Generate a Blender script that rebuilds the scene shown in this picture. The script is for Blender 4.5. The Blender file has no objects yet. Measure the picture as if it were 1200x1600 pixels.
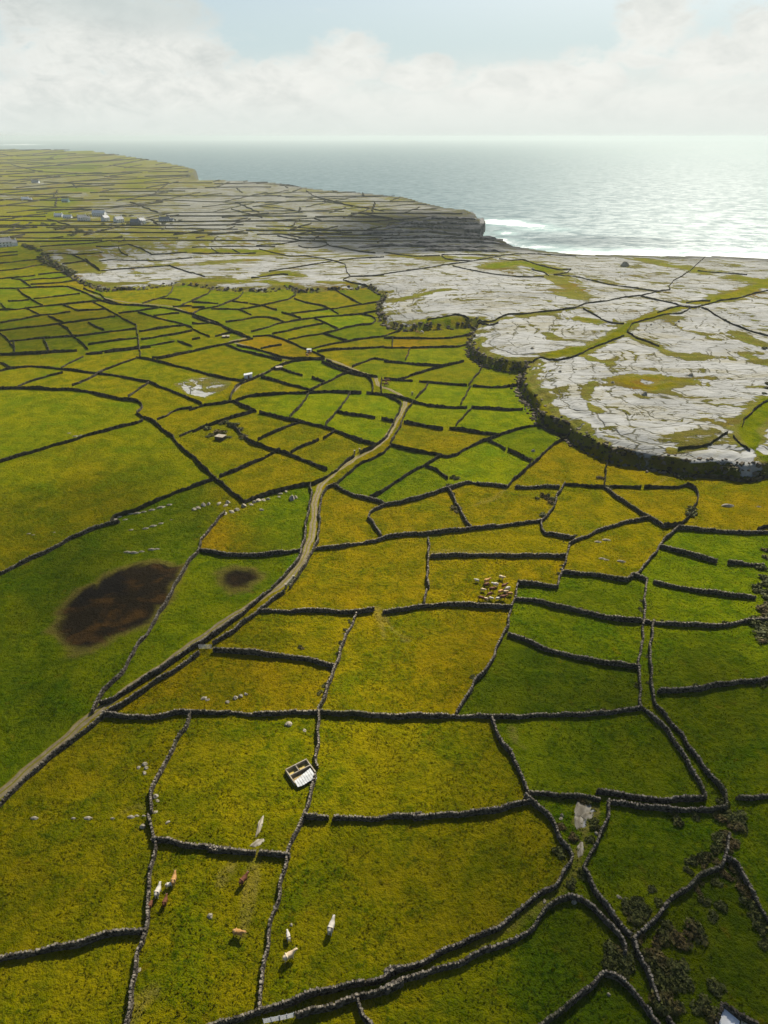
import bpy, bmesh, math, random
import numpy as np
# ------------------------------------------------------------------ camera, sky, sun, exposure
sc = bpy.context.scene
CAM_H, PITCH, FPX = 115.0, math.radians(28.8), 1067.0
cam = bpy.data.objects.new('camera', bpy.data.cameras.new('camera'))
sc.collection.objects.link(cam); sc.camera = cam
cam.location = (0, 0, CAM_H)
cam.rotation_euler = (math.pi/2-PITCH, 0, 0)
cam.data.sensor_fit = 'VERTICAL'; cam.data.sensor_height = 36; cam.data.lens = 36*FPX/1600
cam.data.clip_start = 1; cam.data.clip_end = 200000
SUN_AZ, SUN_EL = math.radians(24), math.radians(40)
sun = bpy.data.objects.new('sun', bpy.data.lights.new('sun', 'SUN')); sc.collection.objects.link(sun)
sun.data.energy = 5.0; sun.data.angle = math.radians(0.5); sun.data.color = (1, .94, .82)
sun.rotation_euler = (math.pi/2-SUN_EL, 0, math.pi-SUN_AZ)
sun.location = (0, 0, 300)
sc.view_settings.view_transform = 'Standard'; sc.view_settings.look = 'None'
sc.view_settings.gamma = 1; sc.view_settings.exposure = 0.95; sc.view_settings.use_curve_mapping = False
sc.render.engine = 'CYCLES'
cy = sc.cycles
cy.use_denoising = True; cy.max_bounces = 4; cy.diffuse_bounces = 1; cy.glossy_bounces = 2
cy.volume_bounces = 1; cy.transparent_max_bounces = 12; cy.sample_clamp_indirect = 3
try: cy.denoiser = 'OPENIMAGEDENOISE'
except Exception: pass

class NT:
    """small helper around a node tree"""
    def __init__(s, tree): s.t = tree; s.n = tree.nodes; s.l = tree.links
    def new(s, kind, **kw):
        nd = s.n.new(kind)
        for k, v in kw.items(): setattr(nd, k, v)
        return nd
    def put(s, sock, v):
        if v is None: return
        if isinstance(v, bpy.types.NodeSocket): s.l.new(v, sock)
        else: sock.default_value = v
    def math(s, op, a, b=None, c=None, clamp=False):
        m = s.new('ShaderNodeMath', operation=op, use_clamp=clamp)
        for i, v in enumerate((a, b, c)): s.put(m.inputs[i], v)
        return m.outputs[0]
    def vmath(s, op, a, b=None):
        m = s.new('ShaderNodeVectorMath', operation=op)
        s.put(m.inputs[0], a)
        if b is not None: s.put(m.inputs[3 if op == 'SCALE' else 1], b)
        return m.outputs[0]
    def noise(s, vec, scale, detail=4, rough=.55, dist=0):
        m = s.new('ShaderNodeTexNoise'); s.put(m.inputs['Vector'], vec)
        m.inputs['Scale'].default_value = scale; m.inputs['Detail'].default_value = detail
        m.inputs['Roughness'].default_value = rough; m.inputs['Distortion'].default_value = dist
        return m.outputs[0]
    def smooth(s, v, a, b, lo=0, hi=1):
        m = s.new('ShaderNodeMapRange', interpolation_type='SMOOTHSTEP'); s.put(m.inputs[0], v)
        for i, q in ((1, a), (2, b), (3, lo), (4, hi)): s.put(m.inputs[i], q)
        return m.outputs[0]
    def mix(s, f, a, b, mode='MIX'):
        m = s.new('ShaderNodeMix', data_type='RGBA', blend_type=mode)
        s.put(m.inputs[0], f)
        for i, v in ((6, a), (7, b)):
            if isinstance(v, tuple) and len(v) == 3: v = (*v, 1)
            s.put(m.inputs[i], v)
        return m.outputs[2]
    def comb(s, x, y, z=0.0):
        m = s.new('ShaderNodeCombineXYZ')
        for i, v in enumerate((x, y, z)): s.put(m.inputs[i], v)
        return m.outputs[0]

world = bpy.data.worlds.new('World'); sc.world = world; world.use_nodes = True
def build_world():
    T = NT(world.node_tree); T.n.clear()
    sky = T.new('ShaderNodeTexSky', sky_type='NISHITA', sun_disc=False)
    sky.sun_elevation = SUN_EL; sky.sun_rotation = SUN_AZ; sky.altitude = 100
    sky.air_density = 1; sky.dust_density = 1.5; sky.ozone_density = 1
    d = T.new('ShaderNodeTexCoord').outputs['Generated']
    sep = T.new('ShaderNodeSeparateXYZ'); T.put(sep.inputs[0], d)
    x, y, z = sep.outputs
    az = T.math('ARCTAN2', x, y)
    v = T.comb(T.math('MULTIPLY', az, 1.0), T.math('MULTIPLY', z, 1.9))
    n1 = T.noise(v, 6, 10, .62, .25)
    n2 = T.noise(v, 21, 8, .66, .4)
    n = T.math('ADD', T.math('MULTIPLY', T.math('SUBTRACT', n1, .5), 2.6), T.math('MULTIPLY', T.math('SUBTRACT', n2, .5), 1.5))
    # cumulus heads standing over the sea: azimuth, elevation, half width, half height
    heads = CLOUD_HEADS
    best = None
    for a, e, ra, re in heads:
        u = T.math('DIVIDE', T.math('SUBTRACT', az, a), ra)
        w = T.math('DIVIDE', T.math('SUBTRACT', z, e), re)
        q = T.math('SUBTRACT', 1.0, T.math('ADD', T.math('MULTIPLY', u, u), T.math('MULTIPLY', w, w)))
        best = q if best is None else T.math('MAXIMUM', best, q)
    best = T.math('MAXIMUM', best, -1.2)
    heap = T.smooth(T.math('ADD', T.math('MULTIPLY', best, .62), n), -.15, .42, 0, 1.0)
    # a general deck of broken cloud that thickens with distance
    pz = T.math('ADD', T.math('MAXIMUM', z, 0.0), .16)
    pv = T.comb(T.math('DIVIDE', x, pz), T.math('DIVIDE', y, pz))
    deckn = T.noise(pv, 1.1, 8, .58, .3)
    deck = T.smooth(deckn, .58, .76)
    low = T.smooth(z, .10, .03)
    front = T.smooth(T.math('COSINE', T.math('SUBTRACT', az, SUN_AZ)), -.1, .75, .12, 1.0)
    m = T.math('MAXIMUM', T.math('MAXIMUM', heap, T.math('MULTIPLY', deck, T.smooth(z, .36, .14, .06, .8))), T.math('MULTIPLY', low, .93))
    m = T.math('MULTIPLY', m, front)
    shade = T.smooth(T.math('ADD', T.math('ADD', n2, T.math('MULTIPLY', n1, .8)), T.math('MULTIPLY', z, 1.5)), .78, 1.42)
    warm = T.smooth(T.math('COSINE', T.math('SUBTRACT', az, SUN_AZ)), .6, 1)
    base = T.mix(shade, (.455, .462, .44), (.28, .305, .30))
    col = T.mix(T.math('MULTIPLY', warm, .4), base, (.505, .505, .475))
    gq = T.math('ADD', T.math('POWER', T.math('DIVIDE', T.math('ADD', az, .27), .15), 2.0), T.math('POWER', T.math('DIVIDE', T.math('SUBTRACT', z, .142), .042), 2.0))
    col = T.mix(T.math('MULTIPLY', T.smooth(T.math('ADD', gq, T.math('MULTIPLY', n, .5)), 1.3, .1), .7), col, (.31, .345, .34))
    hz = T.smooth(z, .055, .0)
    col = T.mix(T.math('MULTIPLY', hz, .75), col, (.40, .43, .41))
    b1 = T.new('ShaderNodeBackground'); b1.inputs[1].default_value = .05
    T.l.new(T.mix(1.0, sky.outputs[0], (1.0, 1.0, 1.0), 'MULTIPLY'), b1.inputs[0])
    pale = T.new('ShaderNodeBackground'); pale.inputs[1].default_value = 1.0
    pale.inputs[0].default_value = (.30, .37, .385, 1)
    veil = T.new('ShaderNodeMixShader'); T.put(veil.inputs[0], T.math('MULTIPLY', T.smooth(z, .22, .08, .0, .8), front))
    T.l.new(b1.outputs[0], veil.inputs[1]); T.l.new(pale.outputs[0], veil.inputs[2])
    b2 = T.new('ShaderNodeBackground'); T.l.new(col, b2.inputs[0]); T.put(b2.inputs[1], T.smooth(z, .4, .14, .3, 1.0))
    mx = T.new('ShaderNodeMixShader'); T.l.new(m, mx.inputs[0]); T.l.new(veil.outputs[0], mx.inputs[1]); T.l.new(b2.outputs[0], mx.inputs[2])
    out = T.new('ShaderNodeOutputWorld'); T.l.new(mx.outputs[0], out.inputs[0])
# ------------------------------------------------------------------ survey of the place: metres, camera foot at 0,0
SCARP_W = [(-504.78,868.02),(-448.82,879.0),(-405.9,852.02),(-367.42,784.07),(-312.83,695.56),(-275.63,638.88),(-238.03,595.47),(-209.01,606.51),(-190.71,623.79),(-169.27,623.79),(-136.37,600.94),(-102.36,592.76),(-82.85,609.33),(-70.04,592.76),(-38.34,603.71),(-13.87,612.17),(0.0,576.99),(-3.85,522.97),(0.0,481.04),(10.81,463.12),(39.29,468.37),(62.62,473.73),(55.61,438.34),(51.4,407.32),(56.73,382.39),(71.4,371.48),(77.83,371.48),(71.6,347.99),(69.64,322.2),(71.46,307.02),(70.33,290.62),(78.75,279.24),(81.24,266.52),(89.73,253.45),(101.42,245.5),(118.94,238.5),(131.58,239.07),(136.45,233.46),(147.29,235.68),(165.66,229.12)]
COAST_W = [(616.46,767.49),(430.18,806.47),(390.12,829.74),(339.42,832.46),(310.05,831.8),(261.89,843.45),(223.91,840.62),(191.12,862.13),(169.07,900.12),(166.05,999.03),(122.65,1029.83),(153.44,1090.75),(182.73,1126.27),(147.66,1108.59),(129.31,1137.99),(154.75,1168.76),(171.61,1261.1),(165.23,1348.1),(161.15,1385.81),(122.64,1426.77),(68.87,1611.74),(56.94,1668.52),(-78.0,1835.11),(-162.25,1911.75),(-316.05,2200.47),(-442.7,2280.94),(-566.22,2331.77),(-664.02,2688.5),(-722.07,2960.84),(-845.82,3262.28),(-1069.43,3662.15),(-1731.07,4632.82),(-2197.92,4913.61),(-2446.8,4926.93),(-3591.39,4823.05)]
WALLS = [
 ('long stone wall sweeping along the far side of the grassy track',None,[[(28.2,92.0),(29.8,90.2),(31.6,87.9),(32.4,84.9),(32.9,82.4),(33.9,80.4),(34.2,78.9),(33.6,77.7),(31.6,75.5),(29.8,73.3),(27.1,71.6),(24.1,69.5),(21.8,67.6),(19.0,66.0),(15.0,64.1),(10.8,62.6),(6.1,60.9),(3.0,59.7),(0.0,58.9),(3.0,59.7),(0.0,58.3),(-4.4,57.2),(-8.8,56.0),(-13.0,54.9),(-16.6,53.9),(-20.4,52.8),(-23.1,52.0),(-26.3,51.1),(-29.4,50.1),(-40.4,47.0)]]),
 ('stone wall hooking along the near side of the grassy track',None,[[(38.6,61.8),(39.0,62.9),(38.5,64.4),(37.4,66.0),(36.6,67.6),(35.7,69.2),(34.1,70.5),(31.9,71.0),(29.8,70.4),(27.5,68.8),(25.6,67.2),(24.4,66.0),(21.9,64.4),(18.6,63.2),(15.3,61.9),(12.1,60.6),(7.5,59.2),(3.6,57.8),(0.0,56.2),(3.0,57.5),(0.0,56.4),(-3.8,55.3),(-6.9,54.5),(-10.0,53.9),(-12.8,52.9)]]),
 ('tall pale-topped wall running past the pen down to the grassy track',None,[[(-7.6,151.0),(-9.1,144.9),(-10.4,138.0),(-11.9,130.6),(-12.9,125.2),(-14.0,120.2),(-15.1,115.3),(-14.5,111.4),(-14.2,105.3),(-14.3,100.1),(-13.9,99.0)],[(-14.1,96.8),(-14.1,94.8),(-14.5,91.7),(-15.2,87.8),(-16.0,85.2),(-16.8,82.4),(-17.5,79.2),(-17.8,76.6),(-18.4,74.0),(-18.4,70.9),(-18.9,67.2),(-19.0,64.7),(-18.9,62.2),(-19.1,60.7),(-19.1,58.7),(-19.0,56.5),(-18.6,54.0)]]),
 ('pale leaning wall beside the cow group, running down to the lower edge',None,[[(-43.8,113.6),(-43.9,109.0),(-45.0,105.3),(-45.5,100.5),(-46.1,96.6),(-45.9,90.9),(-44.9,87.8)],[(-45.0,86.4),(-43.7,83.7),(-42.4,80.6),(-41.7,77.6),(-41.4,74.3),(-40.5,70.9),(-39.8,68.3),(-39.3,65.7),(-38.8,63.3),(-39.2,61.5),(-38.6,59.2),(-38.5,57.0),(-38.1,54.9),(-38.0,53.1),(-37.9,51.6),(-37.6,49.8)]]),
 ('dark curving wall across the lower left corner field',None,[[(-85.2,57.2),(-74.6,59.0),(-62.3,60.5),(-60.6,60.8),(-57.8,61.3),(-55.2,62.2),(-52.3,62.6),(-49.4,63.0),(-46.6,63.7),(-43.8,64.6),(-42.4,65.0),(-39.7,65.0)]]),
 ('short dark wall touched by the pale narrow rock streak',None,[[(-42.7,81.6),(-40.0,81.3),(-35.2,80.4),(-31.6,80.0),(-28.0,79.8),(-32.3,80.2),(-28.0,79.7),(-23.8,79.4)],[(-22.6,79.4),(-20.3,79.4),(-17.5,79.0)]]),
 ('gently arched wall dividing the two big central fields right of the pen',None,[[(-15.2,87.2),(-11.1,87.0)],[(-9.6,87.0),(-3.7,87.2),(7.4,87.3),(5.5,87.2),(11.1,87.5),(14.8,87.6),(18.6,88.2),(22.5,89.3),(26.4,90.4),(28.8,90.8)]]),
 ('straight dark cross wall spanning from the lane to the twin-walled track',None,[[(-63.2,112.7),(-57.4,112.5),(-52.5,112.1),(-48.9,112.7),(-45.9,114.0),(-43.5,114.0),(-38.6,113.8),(-29.0,113.7),(-24.2,114.1),(-19.4,114.4),(-15.0,114.7),(-9.7,113.9),(-3.9,113.5),(2.4,113.1),(9.6,113.4),(16.5,114.0),(24.2,113.6),(29.0,113.6),(33.8,113.6),(38.6,113.6),(44.5,113.9),(50.3,114.1),(54.5,115.0),(58.8,115.6)]]),
 ('bending wall from the cross wall down to the rocky track',None,[[(24.4,113.4),(24.9,108.8),(25.8,105.2),(27.2,102.9),(28.1,100.0),(28.8,96.2),(28.9,92.5)]]),
 ('pale-topped curving wall, left one of the twin walls',None,[[(77.3,166.3),(74.8,159.8),(72.3,153.8),(70.2,148.1),(67.7,141.0),(65.0,134.3),(62.9,128.8),(60.7,121.5),(58.9,115.9),(60.2,113.3),(61.6,110.6),(62.4,107.5),(63.3,103.8),(63.5,99.8),(63.7,95.9),(64.0,93.3),(63.6,91.3)]]),
 ('right one of the twin walls, curving down to the bushes',None,[[(72.4,146.6),(70.1,140.9),(67.1,133.5),(64.6,126.5),(63.5,121.4),(62.5,116.6),(64.0,111.9),(65.4,108.0),(65.6,103.8),(66.1,98.6),(67.2,94.8),(67.7,91.7),(66.4,88.6)]]),
 ('low wall along the bottom of the bright green field left of the twin walls',None,[[(29.5,93.0),(33.2,92.7),(38.6,92.3),(42.5,91.1)],[(42.9,93.0),(45.9,92.4),(49.4,91.6),(52.9,90.7),(58.4,90.3),(63.1,90.9)]]),
 ('wall forming the top edge of the square green field beside the pale rock patch',None,[[(44.4,90.6),(47.4,89.9),(50.9,89.4),(55.8,88.6),(61.3,88.3),(65.8,88.6)]]),
 ('thin wall zigzagging past the pale rock patch and down to the wall knot',None,[[(44.4,90.6),(43.2,87.8),(41.6,84.8),(39.9,82.0),(38.2,79.6),(36.7,77.7),(35.5,76.6),(36.3,74.9),(36.9,72.2),(37.9,69.9),(38.8,67.6),(39.5,65.6),(40.2,64.7)]]),
 ('wall between the bushes climbing right from the wall knot',None,[[(40.7,64.1),(43.0,65.7),(45.7,67.9),(48.4,70.0)],[(49.4,70.9),(50.2,71.4),(53.2,73.3),(55.9,74.8),(58.7,75.9),(60.7,76.6),(61.9,78.2),(62.9,80.1),(64.2,82.4)]]),
 ('crumbling wall running down from the wall knot among brown bushes',None,[[(40.7,64.1),(40.6,62.3),(41.0,60.0),(41.3,58.0),(41.3,56.3),(41.5,55.0)],[(42.2,52.4),(42.6,51.2),(43.0,49.4)]]),
 ('shaded wall at the lower right edge beside a dark bush belt',None,[[(62.1,78.2),(63.3,77.1),(63.7,74.2),(63.9,71.1),(64.1,68.2),(64.3,64.1),(65.2,56.6)]]),
 ('pointed wall peaking in the lower right corner field',None,[[(22.0,50.7),(23.0,51.4),(25.0,52.7),(26.6,53.6)],[(27.3,54.0),(29.4,55.5),(31.6,57.1),(33.5,58.8),(34.4,58.9),(36.3,58.2),(37.6,56.9),(38.6,55.2),(39.2,53.7),(39.9,52.4),(41.2,50.4)]]),
 ('short stub of wall dropping from the grassy track at the lower edge',None,[[(-3.9,54.8),(-3.4,53.4),(-2.6,52.4),(-1.4,51.2)]]),
 ('short wall stub at the right edge above the bush belt',None,[[(69.9,91.0),(72.5,90.9),(75.7,91.4),(79.0,91.8)]]),
 ('hedged wall crossing the green fields on the far right, lower of three',None,[[(64.9,121.0),(69.5,121.3),(74.6,121.6),(80.0,122.5),(85.4,123.4),(91.7,123.9),(97.3,124.9),(119.6,127.8)]]),
 ('long drooping bushy wall through the head of the twin-walled track',None,[[(37.5,158.0),(42.2,157.5),(47.7,155.1),(53.0,152.5),(58.2,150.0),(63.5,148.2),(69.0,147.4),(74.3,146.5),(79.7,145.6),(85.0,144.7),(90.6,144.6),(95.7,145.9),(101.3,146.8),(107.7,147.1),(131.1,146.2)]]),
 ('wall under the second green field right of the yellow field',None,[[(32.9,142.4),(36.7,140.2),(40.0,137.6),(44.4,135.0),(49.3,132.9),(54.2,131.3),(59.1,130.0),(63.0,129.2)]]),
 ('thin pale wall between the large yellow field and the dark green field',None,[[(39.4,165.7),(37.6,160.5),(35.7,154.5),(33.4,146.0),(31.3,141.6),(28.2,134.9),(25.3,129.4),(22.1,125.0),(19.0,119.2),(16.5,114.4)]]),
 ('short wall at the top of the green field beside the cattle herd',None,[[(39.4,165.7),(44.3,165.2),(50.5,163.8)]]),
 ('short upright wall between the herd field and the lower green field',None,[[(59.0,185.2),(55.9,177.9),(54.0,172.2),(50.5,163.8)]]),
 ('wall under the yellow hummocky field beside the fan of green fields',None,[[(53.7,171.1),(59.3,170.4),(64.7,169.2),(68.0,167.5),(71.6,166.9),(74.2,169.1),(76.8,167.4),(77.3,166.3)]]),
 ('straight wall dividing the yellow fields above the herd',None,[[(14.6,179.8),(23.3,180.3),(33.2,180.3),(39.9,180.2),(45.2,180.4),(50.4,180.1),(56.3,179.6)]]),
 ('slanting wall from the fan of green fields up to the yellow corner',None,[[(98.0,197.0),(94.5,193.4),(91.0,189.4),(86.0,183.0),(80.1,175.5),(76.0,170.8),(73.1,167.7)]]),
 ('upper wall of the green fan fields, broken by a gap',None,[[(88.2,185.5),(91.6,183.6),(93.1,182.3),(97.4,179.7),(102.0,176.5)],[(105.6,175.8),(110.3,174.7),(115.0,173.8)]]),
 ('second wall of the green fan fields',None,[[(79.3,165.7),(84.1,163.4),(88.7,161.1),(94.8,159.6),(99.5,158.0),(104.6,157.3)]]),
 ('wall on top of the green fan fields by the right edge',None,[[(98.0,197.0),(103.6,196.4),(108.4,195.2),(113.2,194.2),(119.8,193.6),(126.2,193.7),(131.7,194.2),(147.9,195.0)]]),
 ('short bushy wall at the right edge under the yellow field',None,[[(124.3,196.4),(128.2,197.7),(133.9,198.5)]]),
 ('wavy wall under the large yellow field by the lane, with a trodden gap',None,[[(-34.7,152.2),(-28.2,151.8),(-20.6,152.2),(-14.7,152.1),(-7.6,151.9),(-3.0,152.8)],[(0.0,152.0),(5.9,152.9),(11.3,154.5),(17.9,155.0),(23.8,155.1),(29.8,154.6),(35.6,154.1)]]),
 ('thin upright wall between the two yellow herd fields',None,[[(14.4,191.0),(13.9,181.7),(13.2,173.3),(13.0,163.3)],[(12.2,161.2),(11.3,155.3)]]),
 ('thick dark wall from the lane gateway across to the tall pale-topped wall',None,[[(-43.3,135.4),(-37.8,135.0),(-32.3,134.3),(-28.0,133.8),(-22.4,132.6),(-17.0,131.2),(-12.4,129.8)]]),
 ('long wall on the right side of the lane up to its bend',None,[[(-18.6,229.7),(-20.9,227.8),(-21.8,224.0),(-22.7,217.8),(-22.3,205.9),(-21.5,190.1),(-23.2,178.8),(-25.6,170.6),(-27.3,163.7)],[(-28.8,161.0),(-32.4,156.2),(-34.1,152.1),(-35.0,150.6),(-39.5,143.6),(-44.0,138.3)],[(-46.8,134.1),(-49.8,129.2),(-53.7,124.5),(-58.3,118.2),(-61.9,114.4),(-63.3,111.8),(-65.2,108.0),(-68.1,103.8),(-70.4,98.7),(-72.8,94.4),(-74.4,91.3),(-74.6,89.2),(-76.2,86.6),(-84.8,70.4),(-91.7,58.1)]]),
 ('wall along the left side of the lane below the rocky hollow',None,[[(-27.6,229.9),(-26.6,221.7),(-26.5,212.0),(-26.2,200.7),(-25.7,190.2),(-26.8,178.9),(-28.9,171.7),(-31.8,164.9),(-34.0,159.4),(-36.0,156.3),(-40.4,148.3),(-44.8,141.8),(-48.9,136.2),(-52.8,130.3),(-56.4,125.2),(-60.1,120.6),(-62.9,117.4),(-65.0,116.2)]]),
 ('long leaning wall between the dark pool field and the lane field',None,[[(-65.9,113.7),(-66.2,115.7),(-66.0,120.5),(-64.1,125.0),(-63.6,131.3),(-63.2,136.5),(-62.2,143.9),(-62.0,150.8),(-61.8,158.2),(-61.5,168.3),(-60.7,177.8),(-59.2,185.4),(-60.2,192.2),(-59.8,194.2),(-58.7,201.5),(-56.8,208.0),(-56.1,210.2)]]),
 ('low wall across the green lane field under the rocky hollow',None,[[(-59.1,186.1),(-54.1,183.7),(-48.2,181.8),(-40.1,181.4),(-35.0,182.8),(-30.3,183.3),(-26.4,184.5)]]),
 ('rough wall in the shaded left fields ending at the rocky ledge',None,[[(-91.5,204.9),(-97.8,201.0),(-101.3,196.2),(-103.7,193.0),(-108.4,184.2),(-112.3,178.1),(-115.6,171.7),(-119.4,166.8),(-134.8,143.0)]]),
 ('thin wall slanting up to the field corner in the shaded left fields',None,[[(-94.2,204.8),(-93.8,208.4),(-87.8,212.8),(-83.2,218.3),(-77.4,224.9),(-72.0,229.1),(-69.2,232.7),(-64.6,236.8)]]),
 ('big curving wall around the large left pastures down to the lane field',None,[[(-250.7,331.3),(-209.1,344.6),(-200.2,343.6),(-191.9,343.6),(-183.4,343.4),(-171.5,340.9),(-161.4,340.5),(-150.4,335.8),(-142.2,331.0),(-132.7,326.7),(-124.1,324.7),(-119.1,320.2),(-117.4,313.5),(-118.0,307.9),(-112.9,301.5),(-106.5,297.4),(-99.8,286.8),(-92.2,277.3),(-85.8,266.4),(-78.7,256.7),(-72.7,247.7),(-66.3,238.9),(-62.0,233.3),(-57.0,226.0),(-50.8,218.0)]]),
 ('straight mossy wall between the two large left pastures',None,[[(-179.2,219.3),(-158.4,246.2),(-154.5,251.0),(-150.5,256.1),(-146.4,261.3),(-140.8,268.4),(-134.7,273.7),(-130.2,279.9),(-124.7,284.4),(-118.8,290.2),(-113.6,294.4),(-111.6,297.4)]]),
 ('wall from the field corner along the left of the lane to its bend',None,[[(-50.7,217.4),(-45.5,221.4),(-40.2,224.8),(-33.5,228.9),(-27.1,230.6),(-22.6,234.5),(-18.7,241.5),(-15.4,249.6),(-12.1,255.2)],[(-9.9,258.0),(-4.7,263.4),(0.0,272.0),(4.3,290.0),(7.6,308.7),(8.2,317.8),(5.6,323.8),(0.0,332.2)]]),
 ('thick dark wall right of the lane along the top of the dark green field',None,[[(-18.3,229.1),(-14.8,237.2),(-8.9,248.6),(-4.5,252.9),(0.0,258.2),(2.7,266.5),(8.0,262.0),(14.5,258.6),(20.9,256.2),(25.9,253.8),(30.1,256.3),(34.0,262.1),(38.4,266.4),(44.5,271.4),(51.6,277.8),(59.8,284.8),(66.2,288.0),(70.0,289.3)]]),
 ('right-hand wall of the lane bend',None,[[(2.7,267.4),(4.2,274.6),(7.2,288.1),(9.7,302.2),(12.3,313.2),(14.6,321.3)]]),
 ('wall between the dark green field and the yellow field right of the lane',None,[[(-18.3,229.1),(-14.7,224.4),(-10.5,221.1),(-5.8,218.4),(0.0,214.5),(0.0,213.3),(5.7,214.4),(11.5,217.3),(17.5,221.4),(23.6,225.0),(28.0,228.1),(31.2,230.1),(35.8,228.8),(41.7,227.8),(45.5,226.6)],[(48.9,226.4),(53.3,226.3),(59.5,227.5),(65.0,227.0)]]),
 ('thin wall slanting through the dark green field right of the lane',None,[[(23.4,254.6),(19.2,249.8),(14.4,244.0),(9.2,237.8),(4.8,231.2),(0.0,224.7),(-5.2,218.4)]]),
 ('short thick wall inside the dark green fields',None,[[(16.4,244.9),(20.0,241.7),(22.7,237.3),(24.3,233.7)]]),
 ('short bushy wall between two yellow fields',None,[[(23.6,225.0),(24.8,218.6),(26.3,210.4),(27.8,202.8),(29.1,197.5)]]),
 ('hooked wall around the yellow field beside the lane',None,[[(0.0,212.7),(-5.0,207.4),(-5.5,204.0),(-3.8,200.7),(-2.1,195.4),(-1.0,192.2)]]),
 ('long straight dark wall under the middle yellow fields',None,[[(-21.7,185.0),(-17.0,185.8),(-10.2,186.8),(-2.8,188.8),(0.0,190.8),(5.2,192.3),(10.5,193.4),(15.3,194.0),(21.1,195.0),(29.2,196.5),(37.4,197.9),(45.8,200.0),(53.1,201.7)]]),
 ('steep slanting wall from the rock terrace down to the yellow fields',None,[[(80.1,276.1),(75.2,270.8),(68.7,262.6),(63.7,254.2),(58.3,246.5),(52.9,237.6),(48.0,230.4),(45.9,226.6)]]),
 ('broken thick wall slanting between two green fields below the terrace',None,[[(44.7,270.6),(47.3,267.1),(50.5,261.4)],[(51.4,260.6),(54.4,257.4),(57.5,252.6),(58.9,249.5)]]),
 ('curving wall left of the round yellow field under the terrace',None,[[(67.7,229.6),(65.4,224.4),(62.5,219.4),(60.3,213.3),(57.6,207.4),(54.4,202.8),(53.3,201.4)]]),
 ('wall along the top of the round yellow fields, below the shaded scarp',None,[[(67.7,229.6),(71.8,229.0),(77.5,227.9),(82.2,227.6),(89.3,227.6),(95.9,227.6)],[(97.1,227.6),(104.6,228.4),(110.5,228.3),(113.9,230.0)]]),
 ('crooked wall between the round yellow field and the hummocky field',None,[[(53.4,201.7),(52.6,196.3),(53.0,193.1),(57.4,191.6),(61.7,190.3)]]),
 ('arched wall rising right to the wall junction in the yellow fields',None,[[(90.8,204.0),(86.0,202.6),(79.9,200.5),(73.6,197.1),(66.8,191.7),(62.0,189.1),(59.3,186.5)]]),
 ('straight wall slanting down right between the round yellow fields',None,[[(82.1,227.4),(83.8,221.0),(86.0,214.9),(88.4,210.0),(90.9,204.2),(93.1,199.7),(93.6,198.1)]]),
 ('short upright wall joining the shaded scarp to the round yellow fields',None,[[(91.1,252.5),(87.0,242.7),(83.6,232.6),(82.2,228.0)]]),
 ('bowed wall closing the right end of the round yellow field',None,[[(114.0,230.4),(115.9,228.3),(116.0,224.2),(112.2,216.3),(106.4,207.5),(102.5,201.8),(100.4,199.1),(97.5,198.6),(93.6,198.1)]]),
 ('thick curved wall at the foot of the scarp near the right edge',None,[[(117.8,237.9),(123.1,237.1),(128.8,236.3),(133.9,233.9),(138.0,232.3),(143.8,234.3)],[(145.2,236.1),(147.3,236.5),(152.4,235.0),(166.2,229.1)]]),
 ('wall joining the slanting wall to the terrace foot',None,[[(70.0,289.3),(71.9,284.3),(74.6,280.6),(78.5,279.0),(80.1,276.0)]]),
 ('long dark wall from the lane gap to the rock terrace, right of the lane',None,[[(-8.9,333.3),(0.0,331.0),(4.8,329.8),(11.9,323.7),(15.6,318.9),(23.2,314.1),(30.7,311.9),(40.0,312.3)],[(42.3,312.4),(49.9,311.6),(58.0,309.6),(66.6,310.6)]]),
 ('long dark wall left of the lane stub, along the tops of three green fields',None,[[(-73.3,321.7),(-68.3,328.8),(-60.5,330.8),(-48.6,332.4),(-38.0,332.2),(-28.5,335.0),(-20.3,334.1),(-11.4,333.3)]]),
 ('wall from the pale stony patch to the lane, under the green fields',None,[[(-93.3,310.1),(-87.1,316.3),(-78.4,319.4),(-74.1,321.7),(-69.1,315.9),(-60.7,307.3)],[(-59.0,306.2),(-54.0,303.0),(-47.4,298.7),(-41.1,295.4),(-36.5,293.2),(-28.8,288.0),(-21.2,282.3),(-16.0,276.9),(-9.6,271.4),(-3.4,266.8)]]),
 ('curved wall past the white shed to the lane junction',None,[[(-76.0,322.9),(-77.4,330.3),(-77.4,342.9),(-73.9,351.5),(-69.0,357.9),(-63.7,369.0),(-59.7,378.4),(-52.1,390.5),(-43.1,394.0),(-34.7,393.9)]]),
 ('near wall of the narrow lane between the junction and the bend',None,[[(-36.1,388.8),(-27.0,376.2),(-17.6,365.9),(-9.6,361.3),(-6.0,352.6),(-5.7,334.6)]]),
 ('far wall of the narrow lane between the junction and the bend',None,[[(-33.6,392.2),(-27.4,382.3),(-17.8,371.8),(-8.7,362.9),(-3.5,359.9)]]),
 ('short wall closing the end of the lane stub',None,[[(-1.3,358.4),(-1.2,334.2)]]),
 ('upper wall in the field beside the white shed',None,[[(-66.6,359.1),(-58.1,353.8),(-50.4,346.9),(-43.1,341.4),(-36.0,336.1)]]),
 ('broken wall just right of the lane junction',None,[[(-57.3,373.8),(-51.2,368.1),(-44.5,362.6)],[(-38.9,358.5),(-31.4,351.4)]]),
 ('slanting wall meeting the narrow lane',None,[[(-38.4,336.0),(-33.5,345.7),(-28.2,354.4),(-22.0,365.9),(-17.8,370.4)]]),
 ('pale thin wall falling left between two green fields below the shed',None,[[(-38.0,332.2),(-38.8,323.9),(-40.3,315.1),(-42.4,306.8),(-43.8,299.6)]]),
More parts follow.
